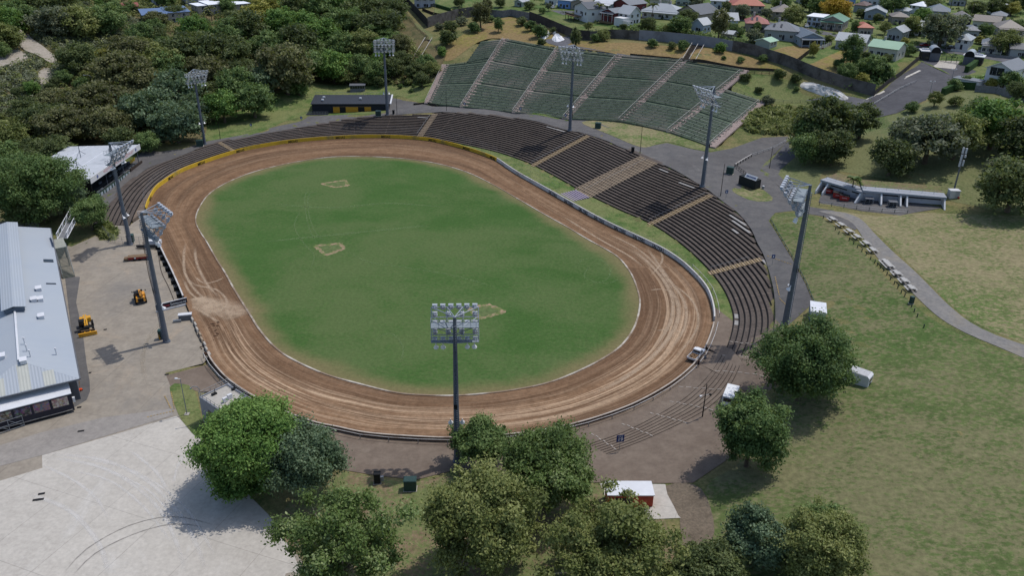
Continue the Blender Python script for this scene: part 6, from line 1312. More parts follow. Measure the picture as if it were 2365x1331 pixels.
# ---- fences and rails of the yard
o = Gs([(240,540),(258,560),(300,568),(345,565)]); post_rail('yard_fence', o[:, :2], 2.2, 2.4, m_gal, 'wire yard fence beside the mast near the white roofed stand', r=.03, rails=(.1, .4, .7, 1.0), cat='fence')
o = Gs([(482,850),(500,870),(522,893),(540,905)]); post_rail('yard_fence', o[:, :2], 1.2, 2.0, m_gal, 'low wire fence between the track wall and the control block', r=.03, rails=(.5, 1.0), cat='fence')
o = Gs([(1697,386),(1716,374),(1735,363)]); post_rail('guard_rail', o[:, :2], 1.0, 2.2, m_cop, 'thick white pipe rail above the black container', r=.12, mp=m_bk); o = Gs([(1697,386),(1712,398),(1722,405)]); post_rail('guard_rail', o[:, :2], 1.0, 1.6, m_bk, 'black rail stepping down to the black container', r=.06, rails=(.5, 1.0))
o = Gs([(1735,362),(1780,347),(1830,318)]); post_rail('guard_rail', o[:, :2], 1.0, 3.0, m_gal, 'thin pipe rail along the road junction', r=.05, rails=(.5, 1.0)); o = Gs([(1990,257),(2050,224),(2115,191)]); post_rail('guard_rail', o[:, :2], .9, 4.0, m_gal, 'pipe rail down the middle of the entrance road', r=.06, rails=(.5, 1.0))
o = Gs([(1892,474),(1960,482),(2030,490),(2095,494)]); post_rail('guard_rail', o[:, :2], 1.1, 3.0, m_gal, 'grey pipe railing in front of the white bunker', r=.06, rails=(.5, 1.0), mp=m_grn); o = Gs([(1790,235),(1850,238),(1900,242),(1970,246)]); post_rail('guard_rail', o[:, :2], 1.0, 3.0, m_grn, 'green railing along the ramp below the long white tarpaulin', r=.05, rails=(.5, 1.0))
o = Gs([(945,48),(965,68),(985,88)]); post_rail('guard_rail', o[:, :2], 1.1, 2.5, m_bk, 'dark railing down the grassy gully', r=.05, rails=(.5, 1.0))
post_rail('kerb_rail', Gs([(1780,510),(1800,545),(1830,595),(1862,655),(1880,700)])[:, :2], .35, 3.0, m_grn, 'low dark green kerb rail between the lane and the lawn', r=.09, rails=(1.0,), cat='rail')
sheet('marking', band(Gs([(1985,239),(2040,212),(2090,180),(2125,163)])[:, :2], .45), m_white, .13, 3.0, label='long pale painted line up the entrance road'); sheet('pavement', Gs([(2151,155),(2170,140),(2216,142),(2205,160)])[:, :2], m_apron, .14, 2.0, label='pale concrete ramp below the entrance gates')
# ---- pit wall, banner, barrier blocks
ln = wall_run((425,698), (366,567)); pw = empty('pit_wall', (*ln[0], 0), 0, 'brown pit lane wall with white top edge and black buttresses', 'wall'); l0 = ln - ln[0]
if outw(ln) < 0: l0 = l0[::-1]
strip_wall('wall_panel', l0, 1.5, .25, mat('brown_ply_wall', '6d5848', .85, .2, var=.15, kind='world'), None, parent=pw); strip_wall('coping', l0 , .1, .3, m_cop, None, parent=pw, base=1.5)
t = np.gradient(l0, axis=0); t /= np.linalg.norm(t, axis=1)[:, None]; nr = np.c_[-t[:, 1], t[:, 0]]; strip_wall('black_backing', l0 + nr * .26, 1.2, .05, m_bk, None, parent=pw)  # thin black board along the yard side of the pit wall
for i in range(2, len(l0), max(1, len(l0) // 9)): c = l0[i] + nr[i] * .8; MB().box((c[0], c[1], .5), (.18, 1.0, 1.0), math.atan2(t[i][1], t[i][0])).build('buttress', m_bk, pw)
A, rz, L = frame((362, 722), (434, 704)); bn = empty('banner_wall', tuple(A), rz, 'navy banner wall with white lettering at the pit gate', 'sign'); MB().box((L / 2, .1, 1.05), (L, .12, 1.3)).build('board', m_navy, bn); MB().box((L / 2, 0, .25), (L + .2, .4, .35)).build('base', m_wht, bn); MB().box((L / 2, .1, 1.74), (L, .2, .08)).build('top_rail', m_wht, bn)
text('lettering', 'Andrew', 1.0, m_rtext, (L * .27, .02, 1.05), (1, 0, 0), parent=bn, width=L * .33); text('lettering', 'Simms.co.nz', 1.0, m_ltext, (L * .71, .02, 1.05), (1, 0, 0), parent=bn, width=L * .5)
for k in range(8):
    px, py = 445 + (483 - 445) * k / 7 + 1.5 * (k % 2), 742 + (822 - 742) * k / 7; g = G(px, py); MBx = empty('barrier_block', tuple(g), -1.0, uniq(('chipped brown' if k in (3, 4) else 'clay splashed white') + ' concrete barrier block in the row left of the mud clods'), 'barrier', 'barrier blocks by the pit gate'); MB().box((0, 0, .35), (2.0, .5, .7), taper=.7).build('block', m_step if k in (3, 4) else m_conc2, MBx)
g = G(429, 738); gb = empty('gate_buffer', tuple(g), .25, 'white capped grey buffer block at the pit gate', 'barrier'); MB().box((0, 0, .6), (2.6, 1.3, 1.2)).build('block', m_wallg, gb); MB().box((0, .1, 1.25), (2.8, 1.1, .14)).build('cap', m_wht, gb); MB().box((-1.6, -1.0, .3), (1.6, .5, .5)).build('pallet', m_gal, gb)
g = G(357, 566); wb = empty('gate_barrier', tuple(g), .1, 'white box barrier at the upper end of the pit wall', 'barrier'); MB().box((0, 0, .7), (3.6, 1.2, 1.3)).build('block', m_wht, wb); MB().box((-1.2, -1.8, .6), (5.4, .5, .3)).box((-1.0, -2.6, .5), (5.0, .4, .3)).build('steel_beam', m_bk, wb)
o = MB(); rg = np.random.default_rng(3)
for k in range(170):
    g = P(488 + rg.normal(0, 8), 790 + rg.normal(0, 17), 0); s = rg.uniform(.12, .38); o.ball((g[0], g[1], s * .3 + .05), s, 5, 4, sq=(1.2, .9, .7))
tag(o.build('mud_clods', mat('wet_clay', '4a372b', .95, .1, var=.3, kind='world')), 'heap of dark clay clods along the track edge', 'mud', None, 'stuff')
g = G(322, 600); sk_ = empty('skip_trailer', tuple(g), .25, 'low red flatbed trailer parked in the yard', 'trailer'); MB().box((0, 0, .75), (5.0, 1.5, .5)).build('side', m_red, sk_); MB().box((0, .1, 1.02), (5.1, 1.7, .08)).build('deck', m_wood, sk_); MB().box((-2.9, -.1, .6), (1.0, 1.4, .5)).build('ramp', m_wood, sk_); text('lettering', 'T', .01, m_ltext, (0, 0, -.3), (1, 0, 0), parent=sk_) if False else None
MB().tube((-.8, -.77, .78), (-.8, -.75, .78), .22, n=12).build('round_emblem', m_ltext, sk_)
for x in (-1.0, .2):
    for y in (-.75, .75): MB().tube((x, y - .1, .32), (x, y + .1, .32), .32, n=12).build('wheel', m_rub, sk_)
for px, py, w_ in ((243,783 - 21,.8),(187,997,1.3),(193,997,.0),(96,1142,1.2),(84,1156,1.3),(93,1155,1.3),(208,862,.6),(385,866,.9),(183,942,.9)):
    if w_: g = G(px, py); tag(MB().box((g[0], g[1], g[2] + .055), (w_ * .8, .5, .03), .3).build('drain_cover', m_bk), uniq('dark metal drain cover set in the yard concrete'), 'drain cover', 'drain covers')
# ---- machines
def wheel(parent, x, y, r, w_, m=None):
    s = 1 if y > 0 else -1; wv = MB().tube((x, y - w_ / 2, r), (x, y + w_ / 2, r), r, n=16).build('wheel', m_rub, parent); MB().tube((x, y + s * w_ / 2, r), (x, y + s * (w_ / 2 + .03), r), r * .55, r * .5, 12).build('rim', m or m_rim, wv); return wv
def face_rz(a, b): q, r_ = G(*a), G(*b); d = r_ - q; return math.atan2(d[1], d[0])
g = G(325, 695); th = empty('telehandler', tuple(g), face_rz((325, 700), (317, 670)), 'amber telehandler with its boom laid over the cab side', 'machine')
extr(MB(), [(-2.2, .75), (-2.3, 1.5), (-1.6, 1.9), (.6, 1.7), (1.9, 1.35), (2.0, .75)], -.55, .55).build('chassis', m_bk, th); MB().box((-1.55, 0, 1.25), (1.3, 2.0, .9), taper=.85).build('counterweight', m_mo, th); MB().box((-.1, -.8, 1.5), (1.8, .65, .9), taper=.9).build('engine_cover', m_mo, th)
cbn = extr(MB(), [(-.9, .9), (-.9, 2.4), (.3, 2.4), (.85, 1.5), (.85, .9)], .25, 1.1).build('cab', m_glass, th); MB().box((-.3, .68, 2.43), (1.3, .95, .08)).build('cab_roof', m_bk, cbn)
MB().slab([(-2.1, -.35, 2.45), (-2.1, .05, 2.45), (2.7, .05, 1.6), (2.7, -.35, 1.6)], .42).build('boom', m_mo, th); MB().slab([(-1.8, -.22, 2.47), (-1.8, -.08, 2.47), (1.8, -.08, 1.83), (1.8, -.22, 1.83)], .06).build('boom_slot', m_bk, th); MB().box((2.8, -.15, 1.0), (.3, 1.3, .9)).build('carriage', m_bk, th)
for y in (-.5, .3): MB().box((3.4, y - .05, .5), (1.1, .12, .08)).build('fork', m_bk, th)
for x in (-1.35, 1.35):
    for y in (-1.0, 1.0): wheel(th, x, y, .6, .45, m_rimy)
for y in (-1.15, 1.15): MB().tube((.8, y * .8, 1.9), (.9, y * 1.15, 2.0), .03, n=4).box((.9, y * 1.2, 2.05), (.08, .2, .3)).build('mirror', m_bk, th)
g = G(202, 762); gd = empty('tractor_grader', tuple(g), face_rz((200, 745), (206, 785)), 'yellow tractor loader with a wide front blade beside the pit building', 'machine')
for y in (-.62, .62): MB().box((-1.9, y, 1.55), (1.3, .95, 1.0), taper=.92).build('hopper', m_my, gd)
for y in (-.2, .2): MB().slab([(-2.7, y - .14, 2.3), (-2.7, y + .14, 2.3), (1.2, y + .14, 1.5), (1.2, y - .14, 1.5)], .26).build('boom', m_my, gd)
MB().box((-.2, 0, .95), (4.6, 1.0, .6)).build('chassis', m_bk, gd); cbn = MB().box((.1, -.75, 1.75), (1.1, 1.0, 1.3), taper=.9).build('cab', m_glass, gd); MB().box((.1, -.75, 2.45), (1.2, 1.1, .1)).build('cab_roof', m_bk, cbn); MB().box((1.5, 0, 1.2), (.9, .9, .7)).build('bonnet', m_bk, gd)
for y in (-.5, .5): MB().tube((1.6, y, .9), (2.9, y, .6), .1, n=6).build('loader_arm', m_my, gd)
MB().box((2.2, .0, .8), (.2, 2.4, .5)).build('blade_frame', m_wood, gd); pr = [(2.9, .15), (3.2, .15), (3.05, .5), (3.2, .85), (2.95, .9), (2.85, .5)]; extr(MB(), pr, -1.75, 1.75).build('blade', m_my, gd)
for x, r_ in ((-1.4, .7), (.9, .6)):
    for y in (-1.15, 1.15): wheel(gd, x, y, r_, .45)
# ---- white ute with a load of clay
def ute_body():
    rt = empty('utility_truck', (0, 0, 0), 0, 'white flat tray utility truck loaded with clay, pulled up against the track wall', 'ute')
    m_car = mat('white_car_paint', 'cfd0d2', .25, .5, var=.03, scale=.5)
    b = MB(); extr(b, [(2.55, .5), (2.6, .85), (2.45, 1.0), (1.35, 1.12), (-.05, 1.12), (-.05, .5)], -.9, .9); b.build('body', m_car, rt)
    c = MB(); c.add([(1.3, -.86, 1.1), (1.3, .86, 1.1), (-.05, .86, 1.1), (-.05, -.86, 1.1), (.85, -.74, 1.76), (.85, .74, 1.76), (.02, .74, 1.78), (.02, -.74, 1.78)], [(0, 1, 5, 4), (1, 2, 6, 5), (2, 3, 7, 6), (3, 0, 4, 7), (4, 5, 6, 7)]); c.build('cab', m_car, rt)
    for q in ([(1.24, -.74, 1.2), (1.24, .74, 1.2), (.78, .66, 1.7), (.78, -.66, 1.7)], [(-.07, -.74, 1.2), (-.07, .74, 1.2), (.02, .64, 1.7), (.02, -.64, 1.7)], [(1.1, -.87, 1.2), (.1, -.88, 1.2), (.14, -.75, 1.66), (.72, -.75, 1.66)], [(1.1, .87, 1.2), (.1, .88, 1.2), (.14, .75, 1.66), (.72, .75, 1.66)]): MB().slab(q, .03).build('window', m_glass, rt)
    MB().add([(.98, -.8, 1.76), (.98, .8, 1.76), (-.1, .8, 1.79), (-.1, -.8, 1.79), (.85, -.72, 1.86), (.85, .72, 1.86), (.0, .72, 1.88), (.0, -.72, 1.88)], [(0, 1, 5, 4), (1, 2, 6, 5), (2, 3, 7, 6), (3, 0, 4, 7), (4, 5, 6, 7), (3, 2, 1, 0)]).build('roof', m_car, rt)
    o = MB()
    for y in (-.78, .78): o.tube((1.28, y * 1.08, 1.12), (.76, y * .93, 1.8), .05, n=5); o.tube((-.03, y * 1.08, 1.1), (.03, y * .93, 1.8), .06, n=5)
    o.build('pillar', m_car, rt)
    MB().box((-1.4, 0, .78), (2.5, 1.84, .1)).build('tray_floor', m_wood, rt); MB().box((-1.4, -.9, 1.0), (2.5, .06, .4)).box((-1.4, .9, 1.0), (2.5, .06, .4)).build('tray_side', m_car, rt); MB().box((-2.66, 0, 1.0), (.06, 1.86, .4)).build('tailgate', m_car, rt)
    o = MB(); rg = np.random.default_rng(2)
    for k in range(150): o.ball((-1.4 + rg.uniform(-1.1, 1.1), rg.uniform(-.75, .75), .86 + rg.uniform(0, .16)), rg.uniform(.06, .19), 5, 4, sq=(1.2, 1, .7))
    o.build('clay_load', mat('clay_load', '7a634c', .95, .1, var=.3), rt); MB().box((-1.3, 0, .6), (2.4, .9, .25)).build('chassis', m_bk, rt); MB().box((2.62, 0, .5), (.12, 1.75, .25)).build('bumper', m_bk, rt)
    for y in (-.68, .68): MB().box((2.58, y, .82), (.08, .38, .18)).build('headlight', m_lens, rt); MB().box((-2.7, y * 1.2, .78), (.05, .2, .14)).build('tail_light', m_red, rt)
    for x in (1.65, -1.55):
        for y in (-.82, .82): wheel(rt, x, y, .36, .24)
    for y in (-1, 1): MB().box((1.0, y * 1.0, 1.2), (.12, .2, .16)).build('mirror', m_car, rt)
    return rt
ut = ute_body(); g = G(1607, 829); ut.location = (g[0], g[1], g[2] + .3); ut.rotation_euler = (0, 0, face_rz((1600, 834), (1632, 800)))
# ---- cars
CARS = {}
def make_car(col, van=False):
    rt = empty('parked_van' if van else 'parked_car', (0, 0, 0), 0); m_c = mat('car_paint_' + col, col, .25, .5, var=.03, scale=.5); W2 = .88
    if van: extr(MB(), [(2.4, .4), (2.45, .9), (2.1, 1.15), (1.5, 1.95), (-2.3, 2.0), (-2.4, .4)], -W2, W2).build('body', m_c, rt); MB().slab([(1.56, -.75, 1.9), (1.56, .75, 1.9), (2.1, .75, 1.2), (2.1, -.75, 1.2)], .05).build('windscreen', m_glass, rt); MB().box((-2.38, 0, 1.5), (.06, 1.4, .6)).build('rear_window', m_glass, rt)
    else:
        extr(MB(), [(2.1, .35), (2.15, .7), (1.9, .82), (1.0, .92), (-1.7, .95), (-2.1, .85), (-2.1, .35)], -W2, W2).build('body', m_c, rt)
        MB().add([(1.05, -.84, .9), (1.05, .84, .9), (-1.75, .84, .93), (-1.75, -.84, .93), (.35, -.66, 1.42), (.35, .66, 1.42), (-1.2, .66, 1.44), (-1.2, -.66, 1.44)], [(0, 1, 5, 4), (1, 2, 6, 5), (2, 3, 7, 6), (3, 0, 4, 7), (4, 5, 6, 7)]).build('window', m_glass, rt); MB().box((-.42, 0, 1.45), (1.6, 1.34, .06)).build('roof', m_c, rt)
    for y in (-.62, .62): MB().box((2.12, y, .68), (.08, .35, .14)).build('headlight', m_lens, rt)
    for x in (1.35, -1.3):
        for y in (-.78, .78): wheel(rt, x, y, .32, .2)
    return rt
for px, py, rz, c, lab, van in ((2135,106,.3,'8b2230','red car parked behind the left gate house',0),(2192,113,2.9,'1c1d22','black car parked behind the entrance gates',0),(2272,121,2.8,'33507c','blue car parked beyond the right gate house',0),(2062,20,1.2,'d0d2d4','white car on the far cross street',0),(1862,62,1.4,'d0d2d4','white car in the drive of the white flat roofed house',0),(1277,18,1.4,'d0d2d4','white car beside the blue house',0),(1897,66,.2,'8b9096','silver car behind the blue grey house',0),(2360,82,.4,'c8cacc','pale car at the far right edge of the street',0),(1686,926,1.15,'d6d7d8','white van parked between the two trees on the right',1)):
    c_ = make_car(c, van); g = G(px, py); c_.location = tuple(g); c_.rotation_euler = (0, 0, rz); c_.scale = (1.2,) * 3 if van else (1, 1, 1); tag(c_, lab, 'van' if van else 'car', None if van else 'cars parked in the streets')
# ---- people by the truck
def person(loc, rz, lab, shirt, pants, arms):
    bm_ = MB(); sk = []
    J = {'pel': (0, 0, .95), 'bel': (0, 0, 1.1), 'che': (0, 0, 1.33), 'nec': (0, 0, 1.5), 'hd0': (.02, 0, 1.58), 'hd1': (.03, 0, 1.68), 'hd2': (.01, 0, 1.76)}
    rad = {'pel': .15, 'bel': .13, 'che': .16, 'nec': .06, 'hd0': .075, 'hd1': .1, 'hd2': .075}
    Ed = [('pel', 'bel'), ('bel', 'che'), ('che', 'nec'), ('nec', 'hd0'), ('hd0', 'hd1'), ('hd1', 'hd2')]
    for s, n_ in ((1, 'l'), (-1, 'r')):
        st = .12 * s
        J.update({n_ + 'hip': (0, .1 * s, .9), n_ + 'kne': (.05 + st * .5, .12 * s, .5), n_ + 'ank': (st, .13 * s, .09), n_ + 'toe': (st + .2, .15 * s, .04), n_ + 'sho': (0, .2 * s, 1.43)})
        rad.update({n_ + 'hip': .1, n_ + 'kne': .065, n_ + 'ank': .045, n_ + 'toe': .04, n_ + 'sho': .07}); Ed += [('pel', n_ + 'hip'), (n_ + 'hip', n_ + 'kne'), (n_ + 'kne', n_ + 'ank'), (n_ + 'ank', n_ + 'toe'), ('che', n_ + 'sho')]
        e, w_ = arms[0 if s > 0 else 1]; J.update({n_ + 'elb': (e[0], e[1] * s, e[2]), n_ + 'wri': (w_[0], w_[1] * s, w_[2])}); rad.update({n_ + 'elb': .045, n_ + 'wri': .032}); Ed += [(n_ + 'sho', n_ + 'elb'), (n_ + 'elb', n_ + 'wri')]
        d = Vector(J[n_ + 'wri']) - Vector(J[n_ + 'elb']); d.normalize(); p = Vector(J[n_ + 'wri']) + d * .08; J[n_ + 'plm'] = tuple(p); rad[n_ + 'plm'] = .036; Ed.append((n_ + 'wri', n_ + 'plm'))
        for k, L_ in enumerate((.08, .095, .1, .09, .07)):
            off = Vector((0, s * (.03 - .016 * k), 0)); nm = n_ + 'f%d' % k; J[nm] = tuple(p + off * 1.4 + d * (.04 if k == 0 else L_) + Vector((.03 if k == 0 else 0, 0, -.02))); rad[nm] = .01; Ed.append((n_ + 'plm', nm))
    ks = list(J); me = bpy.data.meshes.new('person'); me.from_pydata([J[k] for k in ks], [(ks.index(a), ks.index(b)) for a, b in Ed], []); ob = bpy.data.objects.new('person', me); COL.objects.link(ob)
    md = ob.modifiers.new('s', 'SKIN'); 
    for i, k in enumerate(ks): me.skin_vertices[0].data[i].radius = (rad[k], rad[k] * (.75 if k in ('pel', 'bel', 'che') else 1)) if k not in ('pel', 'bel', 'che') else (rad[k] * .72, rad[k])
    me.skin_vertices[0].data[0].use_root = True; sb = ob.modifiers.new('u', 'SUBSURF'); sb.levels = 1; sb.render_levels = 1
    dg = bpy.context.evaluated_depsgraph_get(); m2 = bpy.data.meshes.new_from_object(ob.evaluated_get(dg)); ob.modifiers.clear(); ob.data = m2
    for x in (shirt, pants, mat('skin_tone', 'a5765c', .6, .3), mat('dark_hair', '2a211c', .8, .2), m_bk): m2.materials.append(x)
    for p in m2.polygons:
        c = p.center; r_ = math.hypot(c.x, c.y); far = min((Vector(J[a + 'plm']) - c).length for a in 'lr') < .2
        p.material_index = 4 if c.z < .1 else 2 if far else 1 if c.z < .98 and abs(c.y) < .24 else 3 if c.z > 1.72 or (c.z > 1.62 and c.x < -.01) else 2 if c.z > 1.5 else 0; p.use_smooth = True
    ob.location = loc; ob.rotation_euler = (0, 0, rz); return tag(ob, lab, 'person')
m_den = mat('grey_trousers', '55585e', .85, .2); m_shg = mat('grey_blue_shirt', '6b7480', .85, .2); m_blkc = mat('black_clothes', '14141a', .85, .2)
g = G(1628, 836); person(tuple(g), face_rz((1628, 836), (1612, 825)), 'person in grey shirt and trousers leaning toward the track wall', m_shg, m_den, (((.12, .3, 1.2), (.3, .26, 1.12)), ((.15, .28, 1.2), (.36, .2, 1.15))))
g = G(1612, 850); person(tuple(g), face_rz((1612, 850), (1604, 838)), 'person in black clothes standing at the wall behind the truck tailgate', m_blkc, m_blkc, (((.14, .28, 1.2), (.38, .2, 1.2)), ((.05, .3, 1.17), (.12, .3, .95))))
# ---- white bunker changing rooms
bA, bM, bB = G(1898, 440), G(1990, 464), G(2176, 474); m_bw = mat('white_bunker_wall', 'a9abb5', .7, .3, var=.05, c2='8d8c90', cs=.3); m_fas = mat('pale_grey_fascia', '8d929b', .7, .3, var=.06)
bu = empty('changing_room_bunker', tuple(bA), 0, 'long white earth covered changing room bunker with sloping buttresses', 'building'); bz = float(bA[2]); Hb = 3.0
def seg(p, q, cuts_, butts):
    d = (q - p)[:2]; L = float(np.linalg.norm(d)); rz = math.atan2(d[1], d[0]); mt = Matrix.Translation(Vector((p[0] - bA[0], p[1] - bA[1], 0))) @ Matrix.Rotation(rz, 4, 'Z'); dz0, dz1 = p[2] - bz, q[2] - bz
    def put(mb, nm, m): o = mb.build(nm, m, bu); o.matrix_local = mt; return o
    zb = min(dz0, dz1); put(MB().box((L / 2, 1.5, zb + Hb / 2 - .6), (L + .4, 2.6, Hb + .9)), 'wall', m_bw); put(MB().box((L / 2, .9, zb + Hb + .1), (L + .8, 4.0, .55)), 'fascia', m_fas); put(MB().slab([(-.3, 2.6, zb + Hb + .42), (L + .3, 2.6, zb + Hb + .42), (L + .3, 7.0, zb + Hb + .9), (-.3, 7.0, zb + Hb + .9)], .3), 'earth_roof', m_dry)
    for f0, f1 in cuts_: put(MB().box((L * (f0 + f1) / 2, .17, zb + Hb - .62), (L * (f1 - f0), .1, .75)), 'window_strip', m_navy)
    for f in butts:
        x = L * f; o = MB(); o.add([(x - .2, .2, zb - .4), (x + .2, .2, zb - .4), (x + .2, -3.2, zb - .4), (x - .2, -3.2, zb - .4), (x - .2, .2, zb + Hb - .2), (x + .2, .2, zb + Hb - .2), (x + .2, -1.0, zb + Hb - .2), (x - .2, -1.0, zb + Hb - .2), (x - .2, -3.2, zb + .6), (x + .2, -3.2, zb + .6)], [(3, 2, 9, 8), (8, 9, 6, 7), (7, 6, 5, 4), (0, 1, 2, 3), (0, 3, 8, 7, 4), (1, 5, 6, 9, 2), (0, 4, 5, 1)]); put(o, 'buttress', m_wht)
    o = MB()
    for k in range(int(L / 3) + 1): o.tube((3.0 * k, 1.2, zb + Hb + .3), (3.0 * k, 1.2, zb + Hb + 1.3), .035, n=4)
    o.tube((0, 1.2, zb + Hb + 1.3), (L, 1.2, zb + Hb + 1.3), .03, n=4); o.tube((0, 1.2, zb + Hb + .85), (L, 1.2, zb + Hb + .85), .025, n=4); put(o, 'roof_rail', m_gal); return put
seg(bA, bM, ((.2, .6), (.72, .95)), (0, .17, .98)); put = seg(bM, bB, ((.22, .44), (.55, .97)), (.22, .46, .54, 1.0)); put(MB().box((float(np.linalg.norm((bB - bM)[:2])) * .5, .12, 1.1), (1.6, .16, 2.4)), 'doorway', m_bk)
for px, py, lab in ((1911,446,'red lidded skip bin nearest the end buttress of the bunker'),(1934,457,'red lidded skip bin in the middle of the three'),(1949,463,'red lidded skip bin beside the cabbage palm')):
    g = G(px, py); rt = empty('skip_bin', tuple(g), -.35, lab, 'skip bin', 'red skip bins'); pr = [(-1.1, .15), (1.0, .15), (1.3, .9), (1.3, 1.35), (-1.3, 1.7), (-1.3, .6)]; extr(MB(), pr, -.85, .85).build('body', m_red, rt); MB().slab([(-1.35, -.9, 1.76), (1.35, -.9, 1.41), (1.35, .9, 1.41), (-1.35, .9, 1.76)], .07).build('lid', m_bk, rt); MB().box((0, -.88, .95), (1.3, .03, .25)).build('white_label', mat('pale_red_label', 'b78a86', .6), rt)
for px, py, lab in ((2005,470,'wire cage between two buttresses left of the bunker doorway'),(2060,478,'wire cage just left of the bunker doorway')):
    g = G(px, py); rt = empty('wire_cage', tuple(g), -.15, lab, 'cage', 'wire cages'); o = MB()
    for x in (-1.1, 0, 1.1):
        for y in (-.8, .8): o.tube((x, y, 0), (x, y, 1.6), .05, n=4)
    for z in (.1, .6, 1.1, 1.6):
        for y in (-.8, .8): o.tube((-1.1, y, z), (1.1, y, z), .035, n=4)
        for x in (-1.1, 1.1): o.tube((x, -.8, z), (x, .8, z), .035, n=4)
    o.build('cage_frame', m_gal, rt); MB().box((0, 0, 1.62), (2.2, 1.6, .04)).build('mesh_top', m_wallg, rt); MB().box((0, .1, .5), (1.8, 1.2, .8)).build('stored_goods', m_bk, rt)
A, rz, L = frame((2192, 460), (2218, 458)); ec = empty('equipment_cabinet', tuple(A), rz, 'white louvred equipment cabinet at the foot of the cell mast', 'cabinet'); MB().box((1.3, .9, 1.2), (2.6, 1.8, 2.2)).build('body', m_wht, ec); MB().box((1.3, .9, 2.36), (2.8, 2.0, .14)).build('lid', m_offw, ec)
for k in range(6): MB().box((1.9, -.02, .5 + k * .3), (1.2, .05, .08)).build('louvre', m_gal, ec)
MB().box((2.3, -.3, .4), (.4, .4, .7)).build('red_case', m_red, ec)
cm = pole(2203, 440, 2229, 342, 'slim grey cell mast with white panel antennas above the bunker', .2, 'none', m_gr2, 'cell_mast', 'cell mast'); hm = max(v.co.z for v in cm.children[0].data.vertices)
for z, dx in ((hm - .6, -.45), (hm - .8, .45), (hm - 2.3, .55), (hm - 2.6, -.4), (hm - 4.4, -.4), (hm - 4.2, .45)): MB().box((dx, -.15, z), (.42, .3, 1.6 if abs(dx) < .5 else .7)).build('antenna', m_wht, cm)
# ---- picnic tables and bollards
def make_table(L=1.9, lab=''):
    rt = empty('picnic_table', (0, 0, 0), 0, lab, 'picnic table', 'picnic tables along the gravel path'); m_pt = mat('silver_grey_timber', 'a09f9c', .75, .25, var=.12, scale=3, c2='8a8885', cs=1); MB().box((0, 0, .78), (L, .95, .07)).build('table_top', m_pt, rt)
    for y in (-.95, .95): MB().box((0, y, .48), (L, .36, .07)).build('bench', m_pt, rt)
    for x in (-L * .36, L * .36): o = MB(); o.slab([(x - .05, -.95, .44), (x + .05, -.95, .44), (x + .05, .95, .44), (x - .05, .95, .44)], .1); o.slab([(x - .05, -.3, .76), (x + .05, -.3, .76), (x + .05, -.6, .02), (x - .05, -.6, .02)], .1); o.slab([(x - .05, .3, .76), (x + .05, .3, .76), (x + .05, .6, .02), (x - .05, .6, .02)], .1); o.build('leg', m_dwood, rt)
    return rt
TB = [(1921,511),(1941,524),(1960,539),(1978,552),(1998,567),(2014,583),(2047,615),(2069,637),(2086,654),(2102,671)]; names = ['at the top end of the row', 'second from the top of the row', 'third from the top of the row', 'fourth from the top of the row', 'fifth from the top of the row', 'just above the long table', 'that is much longer than the others', 'just below the long table', 'second below the long table', 'at the bottom end beside the green litter cabinet']
t0 = make_table(2.2); t1 = make_table(4.4)
for k, (px, py) in enumerate(TB):
    o = t1 if k == 6 else (t0 if k == 0 else copy_tree(t0)); g = G(px, py); q = G(*TB[min(k + 1, 9)]) - G(*TB[max(k - 1, 0)]); o.location = (g[0], g[1], g[2] + .1); o.rotation_euler = (0, 0, math.atan2(q[1], q[0])); o['label'] = 'grey timber picnic table ' + names[k]
BO = [(1901,505),(1929,532),(1937,541),(1961,556),(1971,565),(1980,573),(1990,582),(2000,590),(2010,600),(2020,608),(2026,614),(2033,620),(2040,627),(2048,636),(2056,647),(2065,657),(2073,667),(2081,678),(2089,686),(2105,710),(2111,721),(2118,733),(2133,758)]; bo = None
for k, (px, py) in enumerate(BO):
    g = G(px, py); lab = 'short dark green bollard ' + ('above the first picnic table' if k == 0 else 'in the row below the upper picnic tables' if k < 9 else 'in the row below the lower picnic tables' if k < 19 else 'in the row past the green litter cabinet')
    if bo is None: bo = empty('bollard', tuple(g), 0, lab, 'bollard', 'bollards above the first picnic table'); MB().box((0, 0, .4), (.16, .16, .8)).build('post', m_grn, bo); MB().box((0, 0, .83), (.18, .18, .06), taper=.6).build('cap', m_grn, bo)
    else: o = copy_tree(bo, loc=tuple(g), label=lab); o['group'] = 'bollards ' + lab.split('bollard ')[1]

for pts in ([(446,745),(455,775),(470,800),(480,846)], [(372,575),(385,620),(405,660),(418,690)], [(365,575),(372,625),(390,665),(402,695)], [(330,560),(345,640),(362,700)]):
    ribbon('cable', pts, .16, m_dwood, .07, 'thin dark cable lying across the yard')
# ================================================================== houses
RC = {'grey': '6c7178', 'dgrey': '4f545b', 'lgrey': '9ba1a6', 'white': 'c9ccd0', 'zinc': 'a9aeb2', 'red': '93564e', 'orange': 'a45a45', 'green': '5e8570', 'pgreen': '93b39a', 'brown': '5b4640', 'taupe': '77706a', 'bgrey': '5d6874', 'dblue': '5d7396', 'rust': '8a4a3c', 'snow': 'e2e6ee'}
WC = {'white': 'c8cacc', 'cream': 'b9b6a9', 'grey': '96999d', 'blue': '7597cc', 'lblue': 'a9b5c6', 'red': '6a3536', 'taupe': '948b82', 'dark': '444446', 'lilac': 'b3b7c2', 'sage': '9da59e', 'stone': '9d968b', 'bgrey': '8e99a6'}
m_frame_w = mat('white_window_frame', 'bdbec0', .6, .3, var=.04); m_pane = mat('house_window_pane', '20262e', .1, .6, var=.2); m_brick = mat('pale_chimney', 'a8a29c', .8, .2, var=.1)
_ro = {}
def roofm(c, ax): return corr(f'{c}_house_roof_{"across" if ax else "along"}', RC[c], .55, ax, .55, kind='object', dark=.86, cs=.18)
